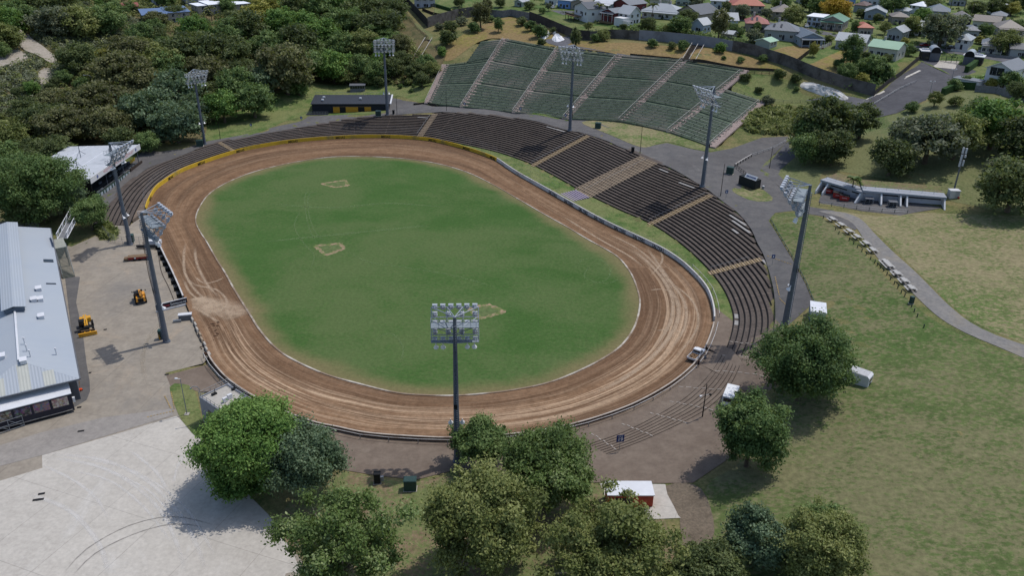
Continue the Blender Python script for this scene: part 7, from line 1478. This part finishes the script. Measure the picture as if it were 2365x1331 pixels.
def wallm(c):
    k = 'house_wall_' + c
    if k in _mc: return _mc[k]
    n = NT(k); v = n.coords('object'); sx = n.n('ShaderNodeSeparateXYZ'); n.l(v, sx.inputs[0]); f = n.math('MULTIPLY_ADD', n.math('SINE', n.math('MULTIPLY', sx.outputs[2], 34)), .5); f.node.inputs[2].default_value = .5
    c_ = lin(WC[c]); col = n.mix(f, tuple(x * .9 for x in c_), c_); col = n.mix(n.ramp(n.noise(v, .6, 5, .65), .45, .8, 0, .5), col, tuple(x * .72 for x in c_)); _mc[k] = n.out(col, .75, .25); return _mc[k]
def add_window(parent, x, y, z, w_, h, side=0):
    d = .08; f = MB()
    if side == 0: f.box((x, y - .03, z), (w_ + .22, d, h + .22)); p = MB().box((x, y - .08, z), (w_, .04, h))
    else: s = side; f.box((x + s * .03, y, z), (d, w_ + .22, h + .22)); p = MB().box((x + s * .08, y, z), (.04, w_, h))
    if side == 0: p.box((x, y - .09, z), (.06, .05, h), mi=1)
    else: p.box((x + side * .09, y, z), (.05, .06, h), mi=1)
    fo = f.build('window', m_frame_w, parent); p.build('pane', [m_pane, m_frame_w], fo)
def gable_roof(r, L, D, h, pitch, ov, along):
    if along == 'x':
        rh = (D / 2 + ov) * pitch; e = h - ov * pitch
        r.slab([(-ov, -ov, e), (L + ov, -ov, e), (L + ov, D / 2, h + D / 2 * pitch), (-ov, D / 2, h + D / 2 * pitch)], .16); r.slab([(-ov, D + ov, e), (L + ov, D + ov, e), (L + ov, D / 2, h + D / 2 * pitch), (-ov, D / 2, h + D / 2 * pitch)], .16)
    else:
        e = h - ov * pitch; t = h + L / 2 * pitch
        r.slab([(-ov, -ov, e), (-ov, D + ov, e), (L / 2, D + ov, t), (L / 2, -ov, t)], .16); r.slab([(L + ov, -ov, e), (L + ov, D + ov, e), (L / 2, D + ov, t), (L / 2, -ov, t)], .16)
def house(a, b, D, h, roof, wc, rc, label, pitch=.5, chim=0, nwin=None, ver=None, name='house', cat='house', big=None, door=True, dz=0.0, sky=0, L=None, group=None):
    A, rz, L0 = frame(a, b); L = L or L0; zb = min(tz(*A[:2]), A[2]) + dz; h = h + .7 if name == 'house' and h < 4.3 else h; rt = empty(name, (A[0], A[1], zb), rz, label, cat, group); ax = 0 if roof in ('gx', 'hip', 'mono') else 1
    w_ = MB().box((L / 2, D / 2, h / 2 - 1.2), (L, D, h + 2.4))
    if roof == 'gx': t = D / 2 * pitch; w_.add([(0, 0, h), (0, D, h), (0, D / 2, h + t - .08), (L, 0, h), (L, D, h), (L, D / 2, h + t - .08)], [(0, 1, 2), (4, 3, 5), (0, 2, 5, 3), (1, 4, 5, 2)])
    if roof == 'gy': t = L / 2 * pitch; w_.add([(0, 0, h), (L, 0, h), (L / 2, 0, h + t - .08), (0, D, h), (L, D, h), (L / 2, D, h + t - .08)], [(0, 1, 2), (4, 3, 5), (0, 2, 5, 3), (1, 4, 5, 2)])
    w_.build('wall', wallm(wc), rt); r = MB(); ov = .55
    if roof in ('gx', 'gy'): gable_roof(r, L, D, h, pitch, ov, roof[1])
    elif roof == 'hip':
        k = min(L, D) / 2; e = h - ov * pitch; t = h + k * pitch
        if L >= D: p0, p1 = (k, D / 2, t), (L - k, D / 2, t)
        else: p0, p1 = (L / 2, k, t), (L / 2, D - k, t)
        c = [(-ov, -ov, e), (L + ov, -ov, e), (L + ov, D + ov, e), (-ov, D + ov, e)]
        if L >= D: r.add(c + [p0, p1], [(0, 1, 5, 4), (1, 2, 5), (2, 3, 4, 5), (3, 0, 4)])
        else: r.add(c + [p0, p1], [(0, 1, 4), (1, 2, 5, 4), (2, 3, 5), (3, 0, 4, 5)])
        r.add([(x, y, z - .18) for x, y, z in c] + c, [(3, 2, 1, 0), (0, 1, 5, 4), (1, 2, 6, 5), (2, 3, 7, 6), (3, 0, 4, 7)])
    elif roof == 'mono': r.slab([(-ov, -ov, h + .1), (L + ov, -ov, h + .1), (L + ov, D + ov, h + .1 + pitch * D), (-ov, D + ov, h + .1 + pitch * D)], .18)
    r.build('roof', roofm(rc, ax), rt)
    if roof == 'gy' and L < 11:
        tr_ = MB(); t = h + L / 2 * pitch
        for s in (0, 1): x = -ov if s == 0 else L + ov; tr_.slab([(x, -ov - .03, h - ov * pitch), (x, -ov + .05, h - ov * pitch), (L / 2, -ov + .05, t), (L / 2, -ov - .03, t)], .22)
        tr_.build('barge_board', m_frame_w, rt)
    n = nwin if nwin is not None else max(1, int(L / 3.6)); zc = min(h * .55, 1.55) if h < 4.2 else h * .75
    if big: add_window(rt, L / 2, 0, zc, *big)
    else:
        for k in range(n): add_window(rt, L * (k + .5) / n, 0, zc, 1.2, 1.25)
        if h > 4.5:
            for k in range(n): add_window(rt, L * (k + .5) / n, 0, 1.4, 1.3, 1.4)
    for k in range(2): add_window(rt, L, D * (.3 + .4 * k), zc, 1.1, 1.2, 1); add_window(rt, 0, D * (.3 + .4 * k), zc, 1.1, 1.2, -1)
    if door and n: MB().box((L * .5 + (.9 if n % 2 else 0) * 1.4, -.03, 1.0), (.9, .08, 2.0)).build('door', m_navy if wc != 'dark' else m_frame_w, rt)
    for k in range(chim): MB().box((L * (.35 + .3 * k), D * .55, h + min(L, D) * .5 * pitch + .2), (.8, .6, 2.0)).box((L * (.35 + .3 * k), D * .55, h + min(L, D) * .5 * pitch + 1.25), (.95, .75, .15)).build('chimney', m_brick, rt)
    if ver:
        MB().slab([(0, -ver, h - .75), (L, -ver, h - .75), (L, .0, h - .3), (0, 0, h - .3)], .1).build('veranda_roof', roofm(rc, 0), rt)
        for k in range(4): x = .15 + (L - .3) * k / 3; MB().box((x, -ver + .1, (h - .75) / 2 - .3), (.13, .13, h - .2)).build('veranda_post', m_frame_w, rt)
        MB().box((L / 2, -ver / 2, -.4), (L, ver, .9)).build('deck', m_wood, rt)
    for k in range(sky): x = L * (.25 + .22 * k); y0 = D * .12; z0 = h + y0 * pitch; MB().slab([(x - .45, y0, z0 + .12), (x + .45, y0, z0 + .12), (x + .45, y0 + 2.2, z0 + .12 + 2.2 * pitch), (x - .45, y0 + 2.2, z0 + .12 + 2.2 * pitch)], .1).build('skylight', m_pane, rt)
    return rt
H = house
h = H((1326,42),(1357,53), 9, 3.4, 'gy', 'white', 'dgrey', 'white weatherboard house on stilts with a timber deck above the wall', .32, dz=2.2, nwin=3)
MB().box((3.0, -2.2, -.2), (9.5, 4.2, .2)).build('deck', m_wood, h); o = MB()
for k in range(10): o.box((-1.7 + k * 1.04, -4.2, .35), (.12, .12, 1.1))
o.box((3.0, -4.2, .9), (9.5, .1, .12)).box((3.0, -4.2, .45), (9.5, .05, .6)); o.build('deck_rail', m_dwood, h)
for x in (-1.4, 1.5, 4.4, 7.4): MB().box((x, -4.0, -1.8), (.2, .2, 3.2)).build('stilt', m_dwood, h)
H((1389,52),(1419,56), 15, 3.6, 'gy', 'red', 'grey', 'dark red house with a grey roof and a balcony facing the stadium', .35, big=(4.5, 1.5), dz=1.2, ver=2.0)
h = H((1452,58),(1478,52), 7, 5.2, 'gy', 'white', 'zinc', 'white modern house with two steep zinc gables', .75, nwin=2); H2 = MB(); H2.box((-3.2, 1.6, 1.8), (4.6, 5.4, 3.6)); H2.build('front_wing', wallm('white'), h); o = MB()
for k in range(7): o.box((-6.2 + k * .55, -2.4, 2.7), (.14, 4.6, .12))
o.box((-4.6, -4.6, 2.55), (4.4, .15, .2)); o.build('pergola', m_frame_w, h)
for x in (-6.4, -2.8): MB().box((x, -4.5, 1.0), (.2, .2, 3.4)).build('pergola_post', m_frame_w, h)
H((1452,30),(1492,24), 11, 3.4, 'gx', 'red', 'grey', 'red walled house with a long grey roof behind the zinc gables', .4)
H((1372,22),(1412,26), 10, 3.2, 'gx', 'lilac', 'white', 'pale house with a long white iron roof and a white carport', .4, ver=3)
H((1318,21),(1352,23), 10, 3.2, 'gy', 'taupe', 'taupe', 'low grey brown house right of the blue house', .35)
H((1288,18),(1317,20), 9, 3.4, 'mono', 'blue', 'lgrey', 'bright blue painted house at the top of the lawn', .08)
H((1258,10),(1284,12), 8, 3.0, 'mono', 'white', 'white', 'white carport building left of the blue house', .05, nwin=1)
H((1482,40),(1565,46), 12, 3.2, 'hip', 'white', 'lgrey', 'wide white roofed bungalow behind the feathery palm', .45, chim=2, ver=2.2)
H((1615,52),(1660,44), 14, 3.2, 'gx', 'taupe', 'dgrey', 'house with a big plain slate grey roof behind the small cottage', .45, nwin=0)
h = H((1596,73),(1622,78), 6.5, 3.2, 'gy', 'lblue', 'zinc', 'small pale grey cottage with a steep zinc roof beside the wall', .75, nwin=1); MB().box((2.5, -1.3, -.2), (6, 2.4, .2)).build('deck', m_wood, h)
H((1655,66),(1702,68), 10, 3.4, 'gx', 'lblue', 'lgrey', 'light blue house with a grey gabled roof left of the red roof', .5, chim=1)
H((1722,72),(1772,76), 12, 3.2, 'hip', 'taupe', 'red', 'house with a faded red roof and two skylights', .5, chim=1, sky=2)
H((1690,33),(1762,36), 15, 4.2, 'hip', 'stone', 'orange', 'large house with an orange red hipped roof', .55)
H((1744,106),(1776,113), 6.5, 2.6, 'gy', 'sage', 'pgreen', 'small pale green roofed shed against the boundary wall', .3, nwin=0, name='shed', cat='shed', door=False)
H((1764,88),(1838,98), 11, 3.4, 'hip', 'grey', 'grey', 'grey villa with dark roof skylights and a white chimney', .5, chim=1, sky=2, nwin=3)
H((1780,46),(1832,50), 12, 3.6, 'hip', 'stone', 'taupe', 'brown grey hipped villa behind the grey villa', .5, chim=1)
H((1862,60),(1895,65), 9, 4.6, 'mono', 'lblue', 'snow', 'pale blue house with a dazzling white flat roof', .03, nwin=3)
h = H((1893,66),(1944,73), 13, 3.4, 'gy', 'taupe', 'green', 'villa with a green iron roof facing the street', .42, nwin=4, ver=1.6)
H((1846,107),(1898,110), 15, 3.2, 'gy', 'bgrey', 'bgrey', 'blue grey house with a dark roof and a glazed veranda', .38, big=(7.5, 1.9), ver=2.6)
H((1928,112),(1994,122), 9, 3.2, 'gx', 'grey', 'zinc', 'old house with a streaky white corrugated roof', .55, nwin=3)
H((1980,82),(2014,84), 10, 3.2, 'hip', 'taupe', 'orange', 'small house with a bright orange red tiled roof', .45, nwin=2)
H((2003,128),(2068,142), 10, 3.4, 'gx', 'cream', 'pgreen', 'white weatherboard house with a pale green roof above the thicket', .42, chim=1, nwin=4)
H((2046,90),(2080,96), 10, 3.2, 'gy', 'grey', 'lgrey', 'light grey gabled house left of the entrance gates', .55, nwin=2)
H((1970,27),(1996,30), 9, 3.2, 'hip', 'grey', 'brown', 'house with a dark brown mottled roof', .45)
H((1985,10),(2030,14), 9, 5.4, 'gx', 'white', 'zinc', 'tall white two storey house at the top of the street', .4)
H((1995,44),(2042,48), 12, 3.2, 'gy', 'bgrey', 'lgrey', 'blue grey house with a wide pale gable behind the brown roof', .4)
H((2032,18),(2060,20), 10, 3.4, 'gx', 'white', 'lgrey', 'white gabled house next to the far white car', .5)
H((2100,30),(2130,34), 10, 4.4, 'hip', 'white', 'snow', 'white house with a bright white roof among dark trees', .45, nwin=2)
H((2135,42),(2188,46), 13, 3.4, 'hip', 'grey', 'bgrey', 'broad blue grey villa below the tall palms', .5, nwin=3)
H((2058,56),(2096,58), 10, 3.2, 'hip', 'taupe', 'taupe', 'brown grey bungalow behind the yellow bush', .4)
H((2205,58),(2240,60), 10, 3.4, 'gy', 'dark', 'taupe', 'dark timber gabled house behind the willow', .5, nwin=1)
H((2243,66),(2302,72), 9, 3.4, 'gx', 'cream', 'taupe', 'long cream bungalow with a grey brown roof', .45, nwin=4)
H((2302,82),(2362,86), 12, 3.2, 'hip', 'stone', 'taupe', 'villa with a veranda at the far right edge', .5, ver=2, nwin=4)
H((2225,88),(2258,90), 10, 3.2, 'hip', 'grey', 'grey', 'grey roofed house in front of the cream bungalow', .45, nwin=2)
H((2203,112),(2234,116), 11, 3.6, 'hip', 'white', 'lgrey', 'white villa with a light grey roof behind the gates', .55, nwin=2)
H((2264,122),(2312,126), 12, 3.4, 'hip', 'cream', 'grey', 'verandaed villa behind the blue car', .5, ver=1.8, nwin=4)
h = H((2268,200),(2328,206), 15, 7.2, 'gy', 'white', 'grey', 'large white gabled house with a big dark upper window', .5, nwin=2); add_window(h, 3.6, 0, 6.0, 4.6, 2.8); MB().box((-4.0, -3.0, 1.2), (9.0, 5.0, 2.4)).build('garage', wallm('white'), h); MB().box((-4.0, -3.0, 2.5), (9.4, 5.4, .2)).build('terrace_roof', roofm('grey', 0), h)
H((2330,132),(2375,134), 9, 3.0, 'gx', 'grey', 'dgrey', 'low grey roofed garage at the right edge by the street', .35, nwin=1)
H((2290,34),(2332,36), 10, 3.6, 'mono', 'grey', 'snow', 'house with a glaring white roof at the top right', .05, nwin=2)
H((2310,10),(2350,12), 10, 3.2, 'hip', 'grey', 'lgrey', 'far grey roof at the top right corner', .4)
H((2195,12),(2230,14), 10, 3.2, 'hip', 'grey', 'lgrey', 'far pale roof beyond the tall palms', .4)
H((1560,12),(1600,14), 12, 5.6, 'hip', 'sage', 'dgrey', 'tall grey green house at the top behind the bare trees', .4, nwin=3)
H((1640,20),(1680,22), 10, 3.6, 'gx', 'lilac', 'lgrey', 'pale grey house left of the orange hipped roof', .3)
H((1845,8),(1890,10), 10, 3.2, 'hip', 'grey', 'taupe', 'far grey brown hipped roof above the golden tree', .4)
H((1780,8),(1815,8), 10, 3.2, 'gx', 'cream', 'taupe', 'far cream house at the top edge beside the orange roof', .4)
H((958,18),(1005,14), 10, 6.0, 'gx', 'lilac', 'white', 'pale two storey house with a balcony above the wall corner', .3, ver=2.5)
H((1188,14),(1206,16), 6, 2.8, 'gy', 'sage', 'sage' if False else 'lgrey', 'small grey green shed with a window at the top of the lawn', .4, nwin=1, name='shed', cat='shed')
H((1500,14),(1540,16), 10, 3.2, 'hip', 'cream', 'grey', 'cream house behind the wide white bungalow at the top edge', .45)
H((2108,82),(2138,84), 9, 3.2, 'gx', 'white', 'zinc', 'small white house just left of the big willow', .5, nwin=2)
H((2062,40),(2092,43), 9, 3.2, 'hip', 'grey', 'lgrey', 'pale grey roof between the far white car and the yellow bush', .45, nwin=2)
H((2286,52),(2318,55), 9, 3.2, 'hip', 'stone', 'grey', 'grey roofed house below the glaring white roof', .45, nwin=2)
H((1948,13),(1974,14), 9, 3.2, 'gx', 'blue', 'lgrey', 'blue house at the top edge above the brown roof', .4, nwin=2)
H((1665,88),(1690,92), 5, 2.4, 'gx', 'taupe', 'zinc', 'small garden shed behind the painted grey wall', .4, nwin=0, name='shed', cat='shed', door=False)
H((2150,104),(2184,107), 9, 3.4, 'hip', 'white', 'bgrey', 'white house half hidden under the big willow', .5, nwin=2)
# hill houses at the upper left
H((270,34),(322,31), 7, 3.6, 'mono', 'dark', 'rust', 'long low shed with a rusty red roof on the left hill', .12, nwin=0, door=False, name='shed', cat='shed')
H((334,60),(388,56), 9, 4.2, 'mono', 'dark', 'dblue', 'lower dark blue roofed wing in the bush', .18, nwin=0, door=False, sky=2)
H((390,54),(440,48), 9, 4.8, 'mono', 'stone', 'dblue', 'upper dark blue roofed house in the bush', .18, nwin=2, sky=2)
H((460,36),(482,34), 8, 4.6, 'mono', 'stone', 'snow', 'small flat white roofed house at the left of the white roofs', .04, nwin=1)
H((486,36),(538,32), 11, 5.2, 'mono', 'stone', 'snow', 'large white roofed house on the bush hill', .06, nwin=2)
H((540,34),(578,30), 10, 4.2, 'mono', 'stone', 'snow', 'white roofed annexe at the right of the white roofs', .04, nwin=1)
H((430,14),(490,12), 12, 3.6, 'hip', 'grey', 'bgrey', 'wide blue grey roof behind the white roofed hill house', .35)
H((355,14),(395,12), 8, 4.0, 'gx', 'lilac', 'white', 'pale house with a small white awning on the left skyline', .3, ver=2)
H((608,20),(645,20), 8, 3.0, 'mono', 'grey', 'zinc', 'grey roof showing through the trees near the top', .05, nwin=1)
# ================================================================== boundary walls and garden fences
m_bwall = mat('stained_concrete_wall', '5f5c5a', .9, .2, var=.15, scale=.5, c2='3c3936', cs=.22, ca=.4, cb=.7, kind='world'); m_bwl = mat('painted_grey_wall', '7d8088', .85, .2, var=.07, scale=.3, c2='6a6b70', cs=.15, kind='world'); m_bdk = mat('dark_mossy_wall', '403d3b', .9, .2, var=.2, scale=.5, c2='2a2725', cs=.2, kind='world')
fence('boundary_wall', [(922,-6),(940,12),(965,38),(988,64)], 4.2, m_bdk, 'dark concrete wall running down the gully to its corner', 'wall', 4)
fence('boundary_wall', [(988,64),(1020,54),(1060,43),(1095,38)], 5.0, m_bwall, 'grey concrete wall with an ivy top right of the gully corner', 'wall', 4)
fence('boundary_wall', [(1095,38),(1130,37),(1160,40),(1180,37),(1222,45)], 3.4, m_gr2, 'grey panelled wall above the top left slope', 'wall', 3, mp=m_wallg)
fence('boundary_wall', [(1222,45),(1250,56),(1280,69),(1305,80),(1328,89),(1362,93)], 4.0, m_bdk, 'dark stained wall behind the white tarpaulins', 'wall', 4)
fence('boundary_wall', [(1362,93),(1385,91),(1412,88),(1440,89),(1475,92)], 3.8, m_bwall, 'weathered wall with hanging ivy left of the painted grey stretch', 'wall', 4)
fence('boundary_wall', [(1475,92),(1530,96),(1590,102),(1640,109),(1690,118)], 4.2, m_bwl, 'long painted grey wall above the handrail steps', 'wall', 4)
fence('boundary_wall', [(1690,118),(1740,128),(1790,145),(1850,168),(1900,188),(1950,205),(1990,215),(2018,222)], 4.4, m_bwall, 'long streaky dark wall below the green roofed shed', 'wall', 4)
fence('boundary_wall', [(2018,222),(2040,204),(2070,182),(2100,158),(2122,140)], 2.0, m_bdk, 'dark wall climbing beside the entrance road to the gate', 'wall', 4)
fence('garden_fence', [(1835,150),(1850,138),(1868,124),(1880,118)], 1.8, m_dwood, 'dark slatted garden fence between the two back lawns', post=2, mp=m_dwood); fence('garden_fence', [(1880,120),(1900,112),(1920,104)], 1.5, m_cop, 'white garden fence beside the blue grey house', post=2, mp=m_cop)
fence('garden_fence', [(2180,222),(2215,206),(2250,208)], 2.6, mat('clipped_hedge_green', '2f4527', .95, .1, var=.35, scale=3, c2='46592f', cs=1.2, kind='world'), 'clipped green hedge on the lawn edge below the white gabled house', 'hedge', th=1.4); fence('garden_fence', [(2250,212),(2300,216),(2350,232),(2390,245)], 2.4, m_gr2, 'grey fence continuing from the clipped hedge', post=3)
fence('garden_fence', [(2236,168),(2250,158),(2262,148),(2272,136)], 2.4, mat('clipped_hedge_green', '2f4527'), 'dark hedge climbing beside the right gate house', 'hedge', th=1.6)
fence('street_wall', [(2195,118),(2235,122),(2262,126)], 1.1, m_cop, 'low white street wall in front of the white villa', 'wall'); fence('street_wall', [(2262,128),(2310,134),(2350,138)], 1.2, m_gr2, 'low grey street wall along the villa with a veranda', 'wall')
fence('street_fence', [(1640,36),(1680,40),(1720,46)], 1.8, m_dwood, 'dark fence below the orange hipped roof', post=3); fence('street_fence', [(1550,26),(1600,30),(1640,36)], 1.8, m_bdk, 'dark hedge wall along the street behind the white bungalow', post=3)
fence('garden_fence', [(975,24),(1000,34),(1030,40)], 1.4, m_dwood, 'timber retaining fence in the garden above the wall corner', post=2); fence('garden_fence', [(1000,14),(1040,26),(1075,30)], 1.6, mat('clipped_hedge_green', '2f4527'), 'garden hedge above the ivy topped wall', 'hedge', th=1.2)
fence('retaining_wall', [(1455,128),(1500,132),(1545,136),(1578,139)], .9, m_dwood, 'low dark timber retaining wall left of the handrail steps', 'wall', 2); fence('retaining_wall', [(1600,142),(1660,150),(1720,160),(1800,166)], .9, m_dwood, 'low dark timber retaining wall right of the handrail steps', 'wall', 2); fence('retaining_wall', [(955,243),(985,240),(1008,246)], .8, m_dwood, 'short retaining wall at the foot of the leftmost bench section', 'wall', 2)
post_rail('guard_rail', Gs([(1725,170),(1770,172),(1810,178)])[:, :2], 1.2, 3.0, m_dwood, 'dark post and rail fence above the green grass pocket', r=.07, rails=(.5, 1.0)); post_rail('guard_rail', Gs([(1685,206),(1720,222),(1755,236)])[:, :2], 1.2, 3.0, m_grn, 'green railing above the short right bench section', r=.05, rails=(.5, 1.0)); post_rail('guard_rail', Gs([(1410,84),(1440,84),(1478,88)])[:, :2], 1.0, 3.0, m_wood, 'timber rail on the bank below the ivy wall', r=.06, rails=(.5, 1.0))
# ivy on the walls
mass('ivy', band(Gs([(1330,84),(1370,86),(1412,82)])[:, :2], 1.2), 60, 30, 1.1, .5, 'dark', 'dark ivy hanging over the wall left of the painted stretch', 2.2, 1.2, 11)
mass('ivy', band(Gs([(990,60),(1030,48),(1090,36)])[:, :2], 1.0), 60, 24, .9, .5, 'olive', 'ivy along the top of the wall at the gully corner', 4.5, 1.2, 12)
mass('shrubbery', Gs([(1412,74),(1480,72),(1600,84),(1720,104),(1725,96),(1600,76),(1480,62),(1410,66)])[:, :2], 150, 30, 1.2, .5, 'mid', 'garden shrubbery along the top of the painted grey wall', 1.3, 1.2, 13)
mass('shrubbery', Gs([(1925,195),(1950,160),(2000,150),(2060,160),(2060,180),(2015,214),(1970,208)])[:, :2], 170, 34, 1.5, .6, 'mid', 'dense mixed thicket in the angle of the boundary wall and the road', 1.3, 1.3, 14)
mass('shrubbery', Gs([(2185,205),(2230,190),(2340,205),(2365,215),(2365,190),(2300,180),(2240,184)])[:, :2], 120, 30, 1.2, .6, 'bright', 'garden shrubbery round the white gabled house', 1.2, 1.3, 15)
mass('shrubbery', Gs([(1780,80),(2365,140),(2365,-5),(1500,-5),(1230,-5),(1230,20),(1400,60)])[:, :2], 520, 34, 1.3, .55, 'mid', 'mixed hedges and shrubs filling the gardens between the houses', 1.0, 1.3, 16)
# streets
sheet('street', band(catmull(Gs([(2085,112),(2140,112),(2200,118),(2260,126),(2330,140),(2420,160)])[:, :2], False, 3), 4.2), m_street, .12, 3.0, label='street passing behind the entrance gates'); sheet('street', band(catmull(Gs([(1700,44),(1800,58),(1860,68),(1920,80),(2000,96),(2085,112)])[:, :2], False, 3), 3.5), m_street, .12, 3.0, label='back street between the villas'); sheet('street', band(catmull(Gs([(1480,24),(1560,28),(1640,40),(1700,44)])[:, :2], False, 3), 3.2), m_street, .12, 3.0, label='street behind the wide white roofed bungalow')
sheet('street', Gs([(1290,24),(1340,26),(1352,32),(1300,34),(1272,24)])[:, :2], m_street, .12, 3.0, label='asphalt yard in front of the blue house'); sheet('path', Gs([(1255,92),(1310,84),(1330,92),(1310,104),(1430,124),(1480,132),(1478,136),(1425,128),(1300,110),(1265,100)])[:, :2], m_street, .13, 2.0, label='grey service lane along the top of the benches'); sheet('path', Gs([(1860,232),(1930,236),(1990,246),(2010,232),(1985,228),(1930,214),(1915,222)])[:, :2], m_street, .14, 2.0, label='asphalt ramp by the long white tarpaulin')
# ================================================================== entrance gates
m_vault = mat('vault_zinc', '9aa1a8', .4, .4, .3, var=.08); m_bkd = mat('dark_brick', '3d3a3a', .85, .2, var=.2, scale=3)
def gatehouse(a, b, lab, mirror):
    A, rz, L = frame(a, b); rt = empty('gate_house', tuple(A), rz, lab, 'gate house'); D = 5.0; h = 3.4; MB().box((L / 2, D / 2, h / 2 - .5), (L, D, h + 1.0)).build('wall', m_bkd, rt); MB().box((L / 2, D / 2, h + .12), (L + .9, D + .9, .3)).build('roof', m_wht, rt)
    cx = L * (.72 if not mirror else .28); r_ = min(2.6, L * .25); o = MB(); n = 14; y0, y1 = -.6, D + .3; P0 = [(cx + r_ * math.cos(math.pi * k / n), h + .3 + r_ * math.sin(math.pi * k / n)) for k in range(n + 1)]
    extr(o, P0 + [(cx - r_, h - .2), (cx + r_, h - .2)], y0, y1).build('vault_end', m_bk, rt); v = MB()
    for k in range(n): a0, a1 = math.pi * k / n, math.pi * (k + 1) / n; R2 = r_ + .12; v.slab([(cx + R2 * math.cos(a0), y0 - .2, h + .3 + R2 * math.sin(a0)), (cx + R2 * math.cos(a1), y0 - .2, h + .3 + R2 * math.sin(a1)), (cx + R2 * math.cos(a1), y1, h + .3 + R2 * math.sin(a1)), (cx + R2 * math.cos(a0), y1, h + .3 + R2 * math.sin(a0))], .1)
    v.build('vault_roof', m_vault, rt)
    for k in range(2): x = L * ((.15 + .2 * k) if not mirror else (.65 + .2 * k)); MB().box((x, -.04, 1.5), (1.2, .1, 1.4)).build('ticket_window', m_pane, rt)
    for k in range(3): x = L * ((.1 + .12 * k) if not mirror else (.62 + .12 * k)); MB().box((x, D * .6, h + .6), (.9, .7, .6)).build('roof_box', m_offw, rt)
    MB().box((cx, -.35, h * .45), (2 * r_ + .4, .5, h * .9)).build('portal', m_wallg, rt); return rt
gatehouse((2126,138), (2168,142), 'dark gate house with a barrel vaulted roof left of the gates', False); gatehouse((2222,148), (2266,152), 'dark gate house with a barrel vaulted roof right of the gates', True)
A, rz, L = frame((2172,142), (2220,148)); gt = empty('entrance_gate', tuple(A), rz, 'wide wire panelled double gate between the two gate houses', 'gate'); 
for k in range(4):
    o = MB(); x0_, x1_ = L * k / 4 + .05, L * (k + 1) / 4 - .05
    for x in (x0_, x1_): o.tube((x, 0, .1), (x, 0, 2.6), .07, n=5)
    for z in (.15, 1.3, 2.6): o.tube((x0_, 0, z), (x1_, 0, z), .06, n=5)
    for j in range(1, 8): x = x0_ + (x1_ - x0_) * j / 8; o.tube((x, 0, .1), (x, 0, 2.6), .018, n=4)
    o.build('gate_leaf', m_grn, gt)
# ================================================================== tarpaulins, handrail steps, gully ramp
m_tarp = mat('white_tarpaulin', 'd4d5d8', .5, .4, var=.05, scale=.8); m_tarpd = mat('dirty_white_tarpaulin', 'c0bfbd', .7, .3, var=.15, scale=.5, c2='928e88', cs=.4, ca=.45, cb=.7)
def tarp(pts, hgt, lab, m, seed):
    w_ = catmull(Gs(pts)[:, :2], True, 1.2); c = w_.mean(0); rg = np.random.default_rng(seed); z0_ = terr(w_); base = np.array([c[0], c[1], tz(*c)]); o = MB(); n = len(w_); rings = [1, .85, .65, .4, .15]; vs = []
    for f in rings:
        for i in range(n): q = c + (w_[i] - c) * f; hh = hgt * (1 - f ** 2) * (1 + rg.normal(0, .18)) + (0 if f == 1 else rg.normal(0, .1)); vs.append((q[0] - base[0], q[1] - base[1], tz(*q) + .08 + max(0, hh) - base[2]))
    fs = [(r_ * n + i, r_ * n + (i + 1) % n, (r_ + 1) * n + (i + 1) % n, (r_ + 1) * n + i) for r_ in range(len(rings) - 1) for i in range(n)] + [tuple((len(rings) - 1) * n + i for i in range(n))]
    ob = o.add(vs, fs).build('tarpaulin', m, loc=tuple(base)); bm_ = bmesh.new(); bm_.from_mesh(ob.data); bmesh.ops.recalc_face_normals(bm_, faces=bm_.faces); bm_.to_mesh(ob.data); bm_.free(); return tag(ob, lab, 'tarpaulin')
tarp([(1248,86),(1262,74),(1270,74),(1268,82),(1258,90)], 1.6, 'smaller white tarpaulin heap left of the little tree', m_tarp, 1); tarp([(1273,74),(1285,80),(1304,91),(1290,97),(1280,96),(1274,90),(1283,86)], 1.4, 'larger bright white tarpaulin heap right of the little tree', m_tarp, 2)
tarp([(1848,196),(1856,190),(1866,192),(1905,204),(1940,216),(1960,226),(1952,232),(1915,226),(1875,213),(1852,204)], 1.6, 'long dirty white tarpaulin over a spoil heap below the streaky wall', m_tarpd, 3)
def railed_steps(a, b, wd, lab, nr_):
    A, B = G(*a), G(*b); rt = empty('handrail_steps', tuple(A), 0, lab, 'steps'); d = B - A; L = np.linalg.norm(d[:2]); dx = d[:2] / L; rz = math.atan2(dx[1], dx[0]); n = int(L / .6); o = MB()
    for k in range(n): t = (k + .5) / n; q = d * t; o.box((q[0], q[1], q[2] + .15), (L / n * .8, wd, .4), rz)
    o.build('step', m_dwood, rt)
    for f in ((-.5, 0, .5) if nr_ == 3 else (-.5, .5)):
        nr = np.array([-dx[1], dx[0], 0]) * wd * f; o = MB()
        for k in range(8): q = d * k / 7 + nr; o.tube(q, q + np.array([0, 0, 1.2]), .05, n=4)
        o.tube(nr + np.array([0, 0, 1.2]), d + nr + np.array([0, 0, 1.2]), .11, n=5); o.build('handrail', m_cop, rt)
railed_steps((1591,142), (1612,106), 5.2, 'dark steps with three pale handrails up to the painted wall', 3); railed_steps((966,132), (990,92), 3.4, 'dark stair ramp with two pale rails in the grassy gully', 2)
bpy.context.view_layer.update()
